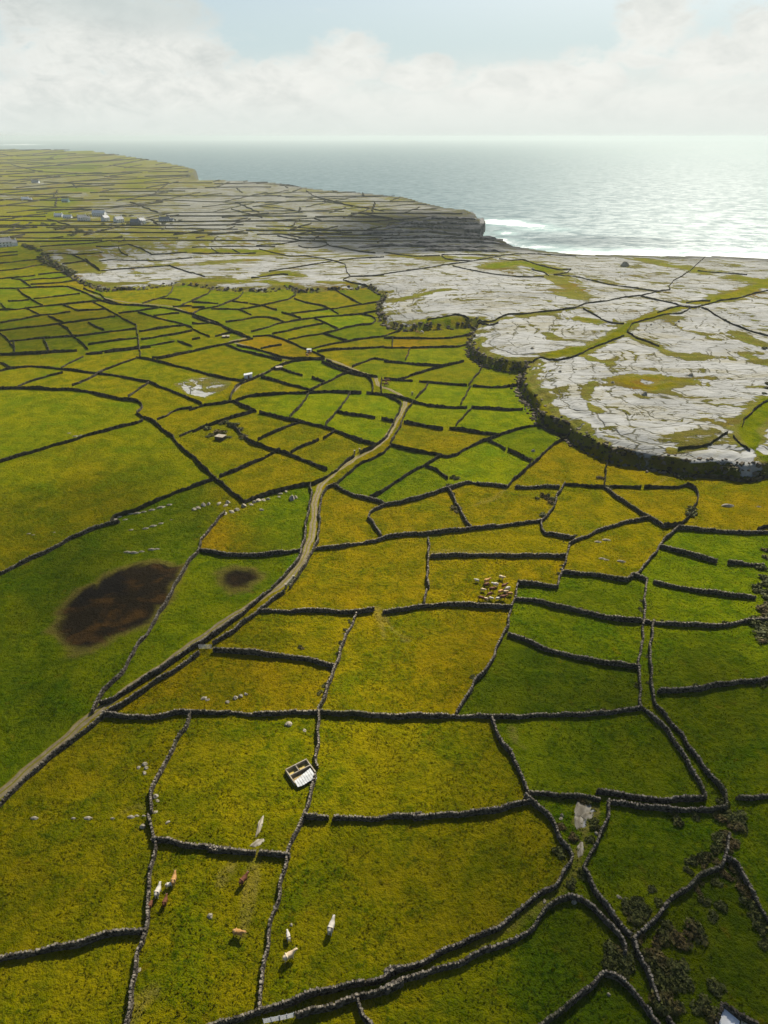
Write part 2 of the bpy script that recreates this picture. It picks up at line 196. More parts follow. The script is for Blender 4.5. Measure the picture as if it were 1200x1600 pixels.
 ('pale thin wall falling left beside the lane stub field',None,[[(-17.0,333.1),(-18.9,322.1),(-21.4,310.5),(-23.8,299.6),(-26.4,289.8)]]),
 ('short thick dark wall with a gap, left of the lane bend',None,[[(-22.3,306.0),(-16.5,302.7),(-10.4,300.7),(-4.1,297.7)],[(-1.1,296.7),(0.0,295.8),(4.4,293.5)]]),
 ('wall slanting down left from the junction of the ruin field',None,[[(-85.3,283.5),(-80.8,288.8),(-74.9,295.3),(-69.4,301.1),(-62.2,307.3)]]),
 ('thick overgrown wall running right of the ruined hut',None,[[(-71.2,291.2),(-66.7,287.1),(-62.1,277.5),(-56.7,270.5),(-52.1,267.1),(-46.8,263.0),(-42.4,260.5),(-36.6,255.6),(-29.4,249.2),(-22.3,243.0)]]),
 ('short wall between the ruin fields, upper one',None,[[(-54.4,273.0),(-50.4,278.2),(-45.7,285.7),(-40.7,291.4),(-37.3,293.8)]]),
 ('short broken wall between the ruin fields, right one',None,[[(-38.7,259.7),(-34.4,266.3),(-28.2,273.0)],[(-26.3,274.1),(-21.9,282.0)]]),
 ('wall below the ruined hut slanting up right',None,[[(-63.7,238.2),(-59.5,242.3),(-55.4,247.2),(-50.5,252.9),(-47.3,257.5),(-43.4,263.0)]]),
 ('short dark wall with a gap right of the lane bend',None,[[(9.1,293.1),(18.0,288.3),(26.3,284.2)],[(29.2,285.1),(35.4,282.9),(42.1,279.8),(50.1,276.8)]]),
 (None,'g5',[[(6.8,354.3),(15.8,364.7),(25.1,373.9),(34.7,382.1),(46.6,391.5)]]),
 (None,'g5',[[(0.0,391.0),(9.3,388.8),(18.4,385.0),(32.9,382.2)]]),
 (None,'g5',[[(0.0,356.3),(7.7,355.2),(15.4,353.7)],[(18.8,353.1),(28.0,351.0),(36.4,349.4),(43.8,347.3)],[(46.6,346.4),(54.3,344.3),(63.4,344.0),(70.7,347.1),(75.2,360.8)]]),
 (None,'g5',[[(56.1,381.5),(52.1,367.6),(47.8,356.5),(44.6,347.3)]]),
 (None,'g5',[[(45.7,346.0),(44.0,342.0),(41.0,328.9),(37.3,316.4)]]),
 (None,'g5',[[(23.3,349.4),(19.6,335.9),(15.9,325.7)]]),
 (None,'g5',[[(42.4,313.1),(38.3,303.0),(32.4,288.6)]]),
 (None,'g6',[[(-230.8,405.6),(-221.6,406.4),(-208.3,409.1),(-195.4,412.9),(-188.3,414.8)]]),
 (None,'g6',[[(-180.2,407.7),(-170.7,409.5)],[(-170.0,410.4),(-156.8,414.9),(-144.8,420.8)]]),
 (None,'g6',[[(-237.7,436.5),(-223.4,409.1)]]),
 (None,'g6',[[(-213.5,430.2),(-204.5,412.7)]]),
 (None,'g6',[[(-146.6,398.0),(-140.9,395.0),(-129.3,387.7),(-117.8,379.2),(-107.2,372.9),(-96.5,364.7),(-86.2,357.7),(-74.1,352.3)]]),
 (None,'g6',[[(-133.3,393.4),(-127.5,397.6),(-119.9,405.1),(-115.9,408.3),(-108.2,416.7)]]),
 (None,'g6',[[(-145.6,397.9),(-150.0,388.6),(-154.4,379.7),(-157.6,370.9),(-159.9,358.2),(-164.2,347.3)]]),
 (None,'g6',[[(-223.0,389.6),(-215.7,383.9),(-209.9,379.5)]]),
 (None,'g6',[[(-219.6,371.7),(-215.8,374.9),(-210.6,381.0),(-203.7,383.8),(-194.6,382.0),(-185.8,378.4),(-175.1,374.6),(-166.6,371.2),(-159.2,368.1),(-151.4,365.9),(-140.7,360.5),(-131.2,355.1),(-125.4,352.8),(-116.7,343.6),(-106.1,335.1),(-95.6,325.4),(-89.1,318.2)]]),
 (None,'g6',[[(-192.7,347.0),(-189.4,356.3),(-184.2,364.4),(-178.6,370.1)]]),
 (None,'g6',[[(-183.7,379.9),(-182.8,391.4),(-179.8,402.8)]]),
 (None,'g6',[[(-125.0,351.5),(-127.0,341.5),(-129.0,329.8)]]),
 (None,'g6',[[(-105.5,299.0),(-102.1,302.9),(-100.8,309.1),(-98.5,312.2),(-92.6,313.3)]]),
 (None,'g6',[[(-89.8,278.8),(-85.7,285.1)]]),
 (None,'g1',[[(-18.1,378.8),(-12.0,388.7),(-5.7,396.6),(0.0,394.5)]]),
 (None,'g1',[[(-152.4,555.8),(-149.8,566.5),(-146.1,584.0),(-149.5,611.6)]]),
 (None,'g1',[[(-151.4,551.7),(-140.8,549.4),(-129.7,547.4)]]),
 (None,'g1',[[(-141.4,511.2),(-138.0,526.9),(-129.0,535.8),(-123.6,551.4),(-118.4,570.6),(-118.2,591.6)]]),
 (None,'g1',[[(-121.2,558.1),(-107.4,552.2)],[(-105.8,550.5),(-93.3,542.6),(-81.4,528.7)]]),
 (None,'g1',[[(-131.1,528.6),(-119.0,528.7),(-109.4,528.9),(-97.8,510.9)]]),
 (None,'g1',[[(-109.4,528.9),(-99.0,539.6),(-88.5,552.4),(-77.5,565.6),(-73.2,585.2),(-74.2,600.4)]]),
 (None,'g1',[[(-146.4,531.5),(-136.8,532.4)]]),
 (None,'g1',[[(-111.8,487.1),(-100.7,494.3),(-92.9,502.4),(-83.6,502.8),(-78.3,497.7),(-70.1,487.5)]]),
 (None,'g1',[[(-76.6,519.6),(-68.3,510.5),(-60.1,500.0)]]),
 (None,'g1',[[(-68.8,514.8),(-57.5,520.2),(-42.5,528.2)]]),
 (None,'g1',[[(-72.7,569.0),(-60.8,553.5),(-49.9,544.2),(-41.5,531.1),(-33.6,512.0)]]),
 (None,'g1',[[(-41.7,604.3),(-36.2,589.4),(-25.7,562.2),(-17.4,544.2)]]),
 (None,'g1',[[(-40.0,528.1),(-29.5,535.8),(-17.4,543.0),(-6.3,550.0),(-1.3,558.6)]]),
 (None,'g1',[[(-88.7,457.6),(-81.5,466.7),(-72.0,484.9),(-59.6,495.1),(-46.4,501.7),(-31.6,506.9),(-16.5,512.0),(-3.6,521.5)]]),
 (None,'g1',[[(-73.8,451.2),(-64.4,460.3),(-55.0,472.6),(-42.5,481.8)]]),
 (None,'g1',[[(-61.6,437.5),(-52.3,446.6),(-44.4,451.7),(-34.4,461.4)]]),
 (None,'g1',[[(-50.2,499.4),(-41.6,484.2),(-31.7,468.8)]]),
 (None,'g1',[[(-41.6,456.1),(-33.6,448.1),(-23.6,436.9)]]),
 (None,'g1',[[(-35.5,460.6),(-26.3,471.0),(-16.7,478.8),(-8.9,480.8),(-5.7,492.1),(-8.2,504.2),(-16.5,512.0)]]),
 (None,'g1',[[(-85.4,445.0),(-75.5,448.4),(-66.0,439.4),(-56.4,427.6),(-49.2,417.0),(-45.0,413.7),(-35.0,397.7)]]),
 (None,'g1',[[(-45.2,415.5),(-34.2,427.5),(-24.6,435.3),(-14.5,442.0),(0.0,448.0),(6.4,459.1),(11.9,464.0)]]),
 (None,'g1',[[(-40.8,410.5),(-29.6,416.8),(-14.9,419.7),(0.0,423.2)]]),
 (None,'g1',[[(-91.6,422.4),(-80.4,415.2),(-70.4,407.1),(-60.5,397.9),(-52.6,394.9),(-34.9,396.6)]]),
 (None,'g1',[[(-98.9,424.2),(-87.5,411.0),(-76.5,403.1),(-65.9,395.8),(-59.6,391.2)]]),
 (None,'g1',[[(-75.6,415.6),(-69.6,421.6),(-64.0,424.8)]]),
 (None,'g1',[[(-116.0,408.4),(-108.2,416.8),(-99.1,425.0),(-91.5,432.6),(-85.5,438.9)]]),
 (None,'g1',[[(-133.9,480.9),(-127.4,481.4),(-119.6,486.9)]]),
 (None,'g1',[[(-130.6,467.3),(-120.8,453.3),(-113.1,443.1)]]),
 (None,'g1',[[(-122.9,436.3),(-118.6,440.0)]]),
 (None,'g1',[[(-109.7,444.0),(-104.4,450.9),(-98.3,457.9)]]),
 (None,'g1',[[(0.0,443.9),(6.2,444.1),(18.7,443.8),(31.2,443.3),(41.6,443.9),(50.3,447.6),(58.3,453.7)]]),
 (None,'g1',[[(0.0,421.3),(14.9,420.8),(29.8,421.6),(44.8,422.5),(52.4,427.6),(55.2,430.8)]]),
 (None,'g1',[[(5.7,444.1),(5.0,423.0)]]),
 (None,'g1',[[(16.4,420.8),(12.7,394.5)]]),
 (None,'g1',[[(-141.4,511.2),(-132.2,501.9),(-118.5,487.0),(-106.8,468.0),(-95.3,453.3),(-87.2,442.9)]]),
 (None,'g1',[[(-139.6,503.7),(-124.1,486.7),(-113.2,477.6),(-101.6,458.0),(-91.7,444.8),(-84.4,439.0)]]),
 (None,'g2',[[(-434.0,803.7),(-429.6,809.2),(-414.7,819.3)]]),
 (None,'g2',[[(-421.6,779.0),(-417.0,783.8),(-409.1,789.1),(-403.3,795.4)]]),
 (None,'g2',[[(-399.3,734.3),(-394.9,738.7),(-381.6,752.6),(-367.0,764.8)]]),
 (None,'g2',[[(-378.3,692.2),(-374.1,696.3),(-358.7,703.7),(-353.5,720.1),(-348.1,733.3)]]),
 (None,'g2',[[(-357.2,650.1),(-353.3,654.1),(-338.9,661.1),(-327.2,668.3)]]),
 (None,'g2',[[(-325.9,672.3),(-314.4,684.2),(-304.4,686.8)]]),
 (None,'g2',[[(-327.8,640.5),(-315.0,651.0),(-300.9,652.4),(-292.7,664.6)]]),
 (None,'g2',[[(-311.9,624.8),(-297.3,627.0),(-285.7,633.3),(-278.4,643.6)]]),
 (None,'g2',[[(-335.6,607.0),(-330.7,608.3),(-316.4,607.4),(-303.4,609.2),(-289.8,609.8),(-274.5,612.8)]]),
 (None,'g2',[[(-342.9,653.9),(-331.6,648.8),(-311.7,621.2),(-305.2,611.6)]]),
 (None,'g2',[[(-313.1,603.3),(-297.0,580.2),(-282.1,561.8),(-264.4,541.4)]]),
 (None,'g2',[[(-274.5,612.8),(-257.0,596.1),(-240.4,577.1),(-223.4,555.4),(-211.9,544.6),(-197.1,537.6),(-184.1,535.3),(-170.2,529.8),(-159.0,524.1),(-141.4,511.2)]]),
 (None,'g2',[[(-258.0,606.0),(-233.7,580.3),(-223.1,561.8),(-206.7,544.1)]]),
 (None,'g2',[[(-282.1,564.6),(-272.8,569.9),(-262.2,575.8),(-252.6,584.8)]]),
 (None,'g2',[[(-262.6,540.2),(-249.3,544.3),(-238.9,549.6),(-224.6,558.7)]]),
 (None,'g2',[[(-298.2,555.4),(-290.2,557.0),(-284.2,560.7)]]),
 (None,'g2',[[(-301.7,549.6),(-287.0,529.1)]]),
 (None,'g2',[[(-294.6,524.9),(-290.5,526.5),(-279.2,528.2),(-270.7,536.2),(-262.6,540.2)]]),
 (None,'g2',[[(-275.1,535.1),(-260.2,518.3),(-252.5,508.9)]]),
 (None,'g2',[[(-250.6,544.5),(-239.2,531.8),(-228.6,520.2)]]),
 (None,'g2',[[(-228.6,520.2),(-218.4,522.0),(-210.1,525.6)]]),
 (None,'g2',[[(-253.7,509.0),(-241.9,511.8),(-233.8,518.2)]]),
 (None,'g2',[[(-274.4,484.4),(-270.8,486.4),(-261.5,495.5),(-252.0,507.8)]]),
 (None,'g2',[[(-245.9,507.3),(-233.8,492.8),(-223.9,482.5)]]),
 (None,'g2',[[(-262.3,460.5),(-258.8,462.3),(-246.1,470.0),(-232.5,476.4),(-218.9,484.3),(-205.0,492.3),(-193.9,499.7)]]),
 (None,'g2',[[(-229.9,552.5),(-213.0,530.3),(-196.5,507.2),(-180.4,486.8),(-171.3,475.7),(-162.5,451.1),(-152.6,422.9),(-145.3,401.4)]]),
 (None,'g2',[[(-226.4,480.5),(-215.5,467.4),(-205.6,450.7),(-194.9,436.5),(-182.8,418.1)]]),
 (None,'g2',[[(-239.0,434.6),(-227.2,440.3),(-213.6,444.8),(-199.6,448.9),(-186.4,456.1),(-168.3,466.2)]]),
 (None,'g2',[[(-255.6,455.8),(-241.8,438.4),(-232.0,424.2),(-223.2,407.4)]]),
 (None,'g2',[[(-219.6,440.6),(-210.9,425.0),(-204.7,412.7)]]),
 (None,'g2',[[(-231.8,407.3),(-218.2,409.1),(-205.2,412.7),(-189.1,416.6)]]),
 (None,'g2',[[(-187.0,429.2),(-178.6,434.1),(-170.1,439.3),(-160.0,443.0)]]),
 (None,'g2',[[(-180.3,407.7),(-171.4,413.9),(-157.9,417.8),(-152.0,421.0)]]),
 (None,'g2',[[(-207.4,483.6),(-197.0,470.5),(-188.5,462.0)]]),
 (None,'g2',[[(-164.0,459.1),(-156.1,465.3),(-147.0,471.4),(-138.2,476.0)]]),
 (None,'g2',[[(-156.6,438.9),(-146.5,446.8),(-137.5,452.3),(-128.9,460.5)]]),
 (None,'g2',[[(-151.0,421.0),(-142.6,426.3),(-133.4,433.3)]]),
 (None,'g2',[[(-131.3,433.2),(-119.2,421.2)]]),
 (None,'g2',[[(-136.4,395.4),(-128.3,400.2),(-116.5,410.2)]]),
 (None,'g2',[[(-195.0,509.8),(-186.0,514.8),(-179.3,519.8),(-169.9,528.6)]]),
 (None,'g2',[[(-181.6,512.1),(-167.6,500.7),(-153.1,489.6),(-138.8,478.2),(-131.1,469.5)]]),
 (None,'g2',[[(-167.2,502.9),(-157.4,509.6),(-151.0,512.1)]]),
 (None,'g2',[[(-187.6,542.8),(-183.7,558.8),(-177.8,573.8),(-179.8,595.6),(-185.0,622.0)]]),
 (None,'g2',[[(-180.8,566.2),(-172.1,562.9),(-161.6,557.0)]]),
 (None,'g2',[[(-161.3,532.7),(-153.8,536.7),(-147.8,537.2)]]),
 (None,'g2',[[(-156.5,537.6),(-155.1,551.5),(-152.1,554.6)]]),
 (None,'g3',[[(-270.9,683.8),(-256.2,694.4),(-235.9,704.2),(-214.3,716.8),(-198.9,695.0),(-181.1,673.3)]]),
 (None,'g3',[[(-295.2,745.8),(-285.9,757.1),(-270.8,751.9),(-234.2,752.5),(-204.4,767.7)]]),
 (None,'g3',[[(0.0,662.4),(15.0,672.0),(38.3,685.3),(62.9,705.3),(83.5,721.4),(106.9,752.5),(128.8,785.4),(145.8,803.6),(170.9,812.6),(193.8,810.4),(215.2,809.0)]]),
 (None,'g3',[[(0.0,806.2),(17.4,783.3),(34.1,769.1),(59.9,772.0)]]),
 (None,'g3',[[(62.1,778.8),(78.0,782.7),(103.9,781.8),(125.8,777.6)]]),
 (None,'g3',[[(61.6,772.0),(63.1,747.3),(73.4,733.8),(89.0,728.0)]]),
 (None,'g3',[[(120.8,755.4),(132.6,745.7),(144.5,756.3),(149.8,739.7),(155.2,717.3),(161.7,702.8),(169.6,689.0),(182.8,698.8),(173.6,673.6),(155.5,653.5)]]),
 (None,'g3',[[(141.6,680.7),(149.5,667.0),(149.6,646.7)]]),
 (None,'g3',[[(155.5,653.5),(175.0,649.0)]]),
 (None,'g3',[[(66.5,693.6),(78.0,670.6),(90.6,652.5),(103.5,640.5),(120.9,633.0),(143.3,637.6)]]),
 (None,'g3',[[(29.6,474.4),(42.3,481.6),(51.5,486.0),(57.4,477.9),(64.2,461.4)]]),
 (None,'g3',[[(63.8,473.9),(69.5,461.3),(77.9,468.2),(86.2,479.5),(95.1,479.8),(106.4,486.3),(118.5,490.6),(138.1,501.2)]]),
 (None,'g3',[[(63.2,467.9),(68.4,452.5),(75.5,455.1)]]),
 (None,'g3',[[(76.5,371.3),(81.5,371.4),(88.4,377.5),(90.7,373.7),(94.6,367.6),(101.8,372.1),(107.4,376.8),(118.1,390.3),(124.5,397.1),(136.6,409.5),(148.0,421.4)]]),
 (None,'g3',[[(175.0,649.0),(183.3,625.8),(191.3,604.9),(202.0,595.2),(214.0,582.9),(223.4,573.8)]]),
 (None,'g3',[[(138.1,501.2),(149.2,517.3),(165.5,524.7),(185.5,542.6),(200.5,550.5),(224.3,574.6),(236.3,582.4),(240.5,597.2),(258.2,633.1),(274.4,656.7),(300.5,699.5),(327.7,750.6),(358.7,806.5)]]),
 (None,'g3',[[(200.4,548.3),(207.2,533.9),(214.8,521.8),(217.3,509.5),(224.3,503.7),(242.6,519.6),(255.9,533.6),(271.2,540.4),(294.1,562.3),(315.0,578.6),(327.6,588.0)]]),
 (None,'g3',[[(191.5,486.2),(208.0,503.4),(216.1,509.5)]]),
 (None,'g3',[[(225.7,522.0),(237.6,530.7),(247.6,531.3)]]),
 (None,'g3',[[(153.8,433.7),(162.9,452.8),(173.7,463.1),(195.2,481.2),(207.4,483.9),(222.0,503.7)]]),
 (None,'g3',[[(153.1,431.6),(154.0,415.6),(158.3,408.2),(161.2,397.5)]]),
 (None,'g3',[[(229.5,503.7),(231.3,495.5),(229.2,479.9),(228.0,457.5),(230.5,439.9),(231.8,431.7),(236.8,421.6),(240.7,415.6)]]),
 (None,'g3',[[(142.7,498.9),(144.9,483.6),(146.7,466.3),(149.9,455.1),(157.7,452.8)]]),
 (None,'g3',[[(304.2,693.5),(314.7,681.8),(327.7,676.6),(339.0,665.5)]]),
 (None,'g3',[[(-213.3,803.4),(-190.1,795.2),(-184.3,801.2),(-162.0,795.3),(-141.8,801.3)]]),
 (None,'g3',[[(-200.3,841.1),(-182.6,801.2)]]),
 (None,'g3',[[(-175.0,835.0),(-159.6,801.4)]]),
 (None,'g3',[[(-224.3,848.0),(-207.3,855.5),(-170.1,858.1),(-128.3,856.3)]]),
 (None,'g3',[[(-143.7,834.9),(-120.7,802.4),(-100.2,779.2),(-87.0,785.8),(-68.2,767.7),(-53.3,749.4),(-38.6,721.4),(-35.9,683.1),(-30.8,653.0)]]),
 (None,'g3',[[(-46.6,748.9),(-28.8,763.2),(0.0,767.2)]]),
 (None,'g3',[[(-53.1,746.1),(-70.8,722.2),(-87.8,702.1),(-99.1,692.6),(-109.4,678.8)]]),
 (None,'g3',[[(-120.4,644.8),(-108.5,652.6),(-95.4,664.6),(-88.8,659.8)]]),
 (None,'g3',[[(-30.8,653.0),(-37.3,637.0),(-28.1,622.1),(-13.9,612.2),(-5.4,592.3)]]),
 (None,'g3',[[(-30.8,653.0),(-17.6,652.2),(0.0,658.0)]]),
 (None,'g3',[[(-182.2,677.7),(-164.6,654.0)]]),
 (None,'g3',[[(116.6,249.2),(124.2,250.8),(131.7,253.8),(139.8,262.2),(142.6,264.0)]]),
 (None,'g3',[[(143.3,260.5),(142.4,252.1),(144.4,247.7)]]),
 (None,'g3',[[(151.8,271.0),(157.4,280.3),(169.2,294.6),(178.6,303.5)]]),
 (None,'g4',[[(-263.9,1541.9),(-197.4,1538.3),(-135.9,1590.3),(-70.4,1650.9),(24.0,1689.9)]]),
 (None,'g4',[[(-247.3,1441.1),(-192.4,1399.5),(-143.4,1313.6)]]),
 (None,'g4',[[(-145.5,1333.9),(-97.4,1358.5),(-60.0,1396.7),(-12.2,1418.1),(41.9,1466.4),(84.2,1473.2)]]),
 (None,'g4',[[(-127.2,1537.2),(-84.7,1482.7),(-32.0,1394.4),(0.0,1330.6)]]),
 (None,'g4',[[(-15.5,1350.4),(38.8,1353.4),(99.4,1387.6)]]),
 (None,'g4',[[(-218.8,1267.7),(-184.1,1280.8),(-143.4,1313.6)]]),
 (None,'g4',[[(-200.7,1158.3),(-152.3,1172.7),(-104.5,1208.9),(-53.8,1245.3),(-14.3,1239.9),(17.2,1191.6),(33.9,1174.1),(87.1,1205.2),(127.7,1227.5)]]),
 (None,'g4',[[(-187.0,1075.2),(-149.7,1076.3),(-103.5,1049.2),(-74.3,1022.3),(-58.7,1009.0)]]),
 (None,'g4',[[(-98.6,996.5),(-71.8,985.4),(-43.5,996.6)]]),
 (None,'g4',[[(-140.1,960.9),(-107.3,916.9),(-70.8,895.2),(-66.1,865.8),(-49.8,848.0),(-23.9,811.2),(-9.4,800.5)]]),
 (None,'g4',[[(-101.7,866.0),(-94.5,846.5),(-74.7,847.4),(-66.8,875.6)]]),
 (None,'g4',[[(-152.5,866.0),(-128.4,875.2),(-106.1,906.7)]]),
 (None,'g4',[[(-355.7,2102.8),(-317.7,2086.1),(-261.4,2058.7),(-223.6,1979.1)]]),
 (None,'g4',[[(-294.9,1731.6),(-204.4,1803.1),(-101.2,1785.2),(-51.4,1812.6)]]),
 (None,'g4',[[(-238.0,1674.8),(-140.7,1648.5),(-118.4,1538.1)]]),
 (None,'g4',[[(-342.1,792.1),(-312.0,750.6),(-280.8,698.2),(-271.6,683.7)]]),
 (None,'g4',[[(-316.6,762.6),(-297.3,729.3),(-276.0,693.5)]]),
 (None,'g4',[[(-324.6,724.5),(-316.6,733.0),(-308.1,744.8)]]),
 (None,'g4',[[(-338.6,792.4),(-325.6,799.5),(-316.0,812.2)]]),
 (None,'g4',[[(-311.8,852.4),(-292.3,805.6),(-279.1,787.4)]]),
 (None,'g4',[[(-309.2,878.7),(-282.8,843.9),(-254.6,792.8)]]),
 (None,'g4',[[(-254.6,792.8),(-238.5,798.1),(-220.3,810.0)]]),
 (None,'g4',[[(-406.7,858.8),(-384.2,873.0),(-358.8,887.2),(-341.8,916.6)]]),
 (None,'g4',[[(-378.2,798.2),(-359.0,803.4),(-338.6,792.4)]]),
 (None,'g4',[[(-340.2,858.0),(-318.0,859.3),(-309.2,878.7)]]),
]
WGROUP = {'g1': ('dark dry stone wall between the small fields at the foot of the pale rock terrace', 'walls of the small fields below the rock terrace'), 'g2': ('dark dry stone wall between the narrow strip fields at the left, below the village', 'walls of the strip fields below the village'), 'g3': ('thin dark stone wall winding over the pale bare limestone terrace', 'walls crossing the limestone terrace'), 'g4': ('thin dark stone wall across the grey-green headland above the sea', 'walls on the headland'), 'g5': ('short stone wall dividing the bright green fields right of the lane bend', 'short walls right of the lane bend'), 'g6': ('low stone wall between the yellow-green fields left of the white shed', 'walls left of the white shed')}
PAL = {'y': (0.192,0.15,0.001),'yo': (0.182,0.152,0.001),'o': (0.168,0.15,0.001),'g': (0.114,0.144,0.001),'og': (0.145,0.154,0.001),'d': (0.076,0.102,0.001),'or': (0.225,0.145,0.002),'b': (0.158,0.186,0.001)}
SEEDS = [(-162.9,303.86,'og'),(-112.75,241.51,'o'),(-130.07,229.86,'og'),(-108.4,266.46,'og'),(-114.25,193.74,'o'),(-96.96,171.98,'d'),(-95.26,140.16,'g'),(-76.6,116.45,'d'),(-71.28,183.56,'g'),(-64.87,199.06,'d'),(-74.81,220.85,'d'),(-52.09,171.08,'g'),(-53.02,151.61,'b'),(-56.95,134.89,'g'),(-35.13,174.02,'g'),(-39.27,201.91,'g'),(-56.07,198.54,'or'),(-78.4,101.65,'g'),(-68.54,118.51,'g'),(-54.41,120.92,'y'),(-31.44,128.03,'y'),(-25.55,144.09,'yo'),(-39.18,144.09,'yo'),(-7.79,173.54,'y'),(9.84,135.97,'y'),(-6.24,126.24,'yo'),(29.33,191.84,'yo'),(30.65,169.87,'y'),(71.93,180.1,'yo'),(75.15,214.02,'yo'),(102.02,219.03,'y'),(125.21,219.03,'y'),(120.92,204.5,'y'),(109.08,187.47,'g'),(93.11,172.96,'g'),(59.19,161.81,'g'),(86.49,156.33,'g'),(51.61,145.93,'g'),(44.12,128.37,'d'),(82.81,134.62,'g'),(76.77,113.1,'g'),(46.43,102.69,'g'),(6.76,101.07,'o'),(-30.02,95.62,'o'),(-62.86,99.93,'o'),(-56.5,74.63,'o'),(-32.09,67.04,'o'),(-50.39,57.16,'o'),(4.52,74.14,'o'),(18.41,61.13,'og'),(34.67,87.15,'g'),(51.62,82.74,'g'),(55.8,67.25,'d'),(70.08,86.53,'g'),(33.9,54.63,'d'),(-3.82,52.93,'o'),(10.15,60.19,'og'),(25.53,66.15,'d'),(-13.2,204.62,'y'),(11.16,208.69,'y'),(41.46,217.6,'y'),(70.85,245.13,'y'),(97.32,240.53,'y'),(0.0,245.34,'g'),(9.66,231.14,'g'),(38.69,251.08,'b'),(63.04,270.81,'g'),(24.67,270.78,'yo'),(11.21,278.3,'yo'),(14.82,297.89,'b'),(30.31,306.05,'b'),(50.41,297.98,'b'),(26.15,334.71,'b'),(54.88,329.83,'b'),(13.22,339.18,'b'),(38.38,361.55,'b'),(59.34,361.71,'b'),(17.94,373.46,'b'),(34.64,405.32,'b'),(15.52,409.19,'b'),(-33.72,278.99,'yo'),(-40.33,243.59,'yo'),(-56.71,265.53,'o'),(-55.82,294.51,'o'),(-83.04,311.27,'o'),(-90.23,394.98,'y'),(-105.31,395.15,'y'),(-47.08,319.19,'b'),(-31.36,318.86,'b'),(-6.44,329.11,'b'),(-11.7,293.14,'b'),(-49.4,338.05,'o'),(-60.14,343.8,'o'),(-69.41,339.28,'yo'),(-35.73,371.99,'b'),(17.18,459.59,'or'),(28.87,438.67,'or'),(8.24,438.23,'or'),(-35.8,272.12,'o'),(-26.99,265.37,'o'),(-88.47,295.62,'o'),(-70.35,253.65,'o'),(-15.9,420.41,'b'),(15.87,419.62,'or'),(-62.54,412.93,'or'),(-77.23,431.95,'or'),(-286.28,559.27,'g'),(-276.45,527.09,'yo'),(-242.67,504.92,'yo'),(-242.83,484.38,'o'),(-234.74,466.15,'d'),(-210.51,449.45,'og'),(-163.27,433.77,'og'),(-270.25,595.21,'b'),(-329.49,640.74,'b'),(-185.01,473.42,'og'),(-163.32,350.93,'og'),(-196.36,363.34,'og'),(-142.84,350.78,'o'),(-128.78,360.66,'o'),(-119.27,377.11,'yo'),(-179.07,400.3,'g'),(-95.75,325.34,'o'),(-47.48,514.88,'b'),(-35.4,475.63,'b'),(-18.34,494.87,'b'),(-60.57,550.95,'og'),(-41.82,573.11,'yo'),(-104.8,574.53,'b'),(-133.01,559.68,'b'),(-157.99,557.57,'b'),(-208.18,570.62,'yo'),(-219.57,558.62,'og')]
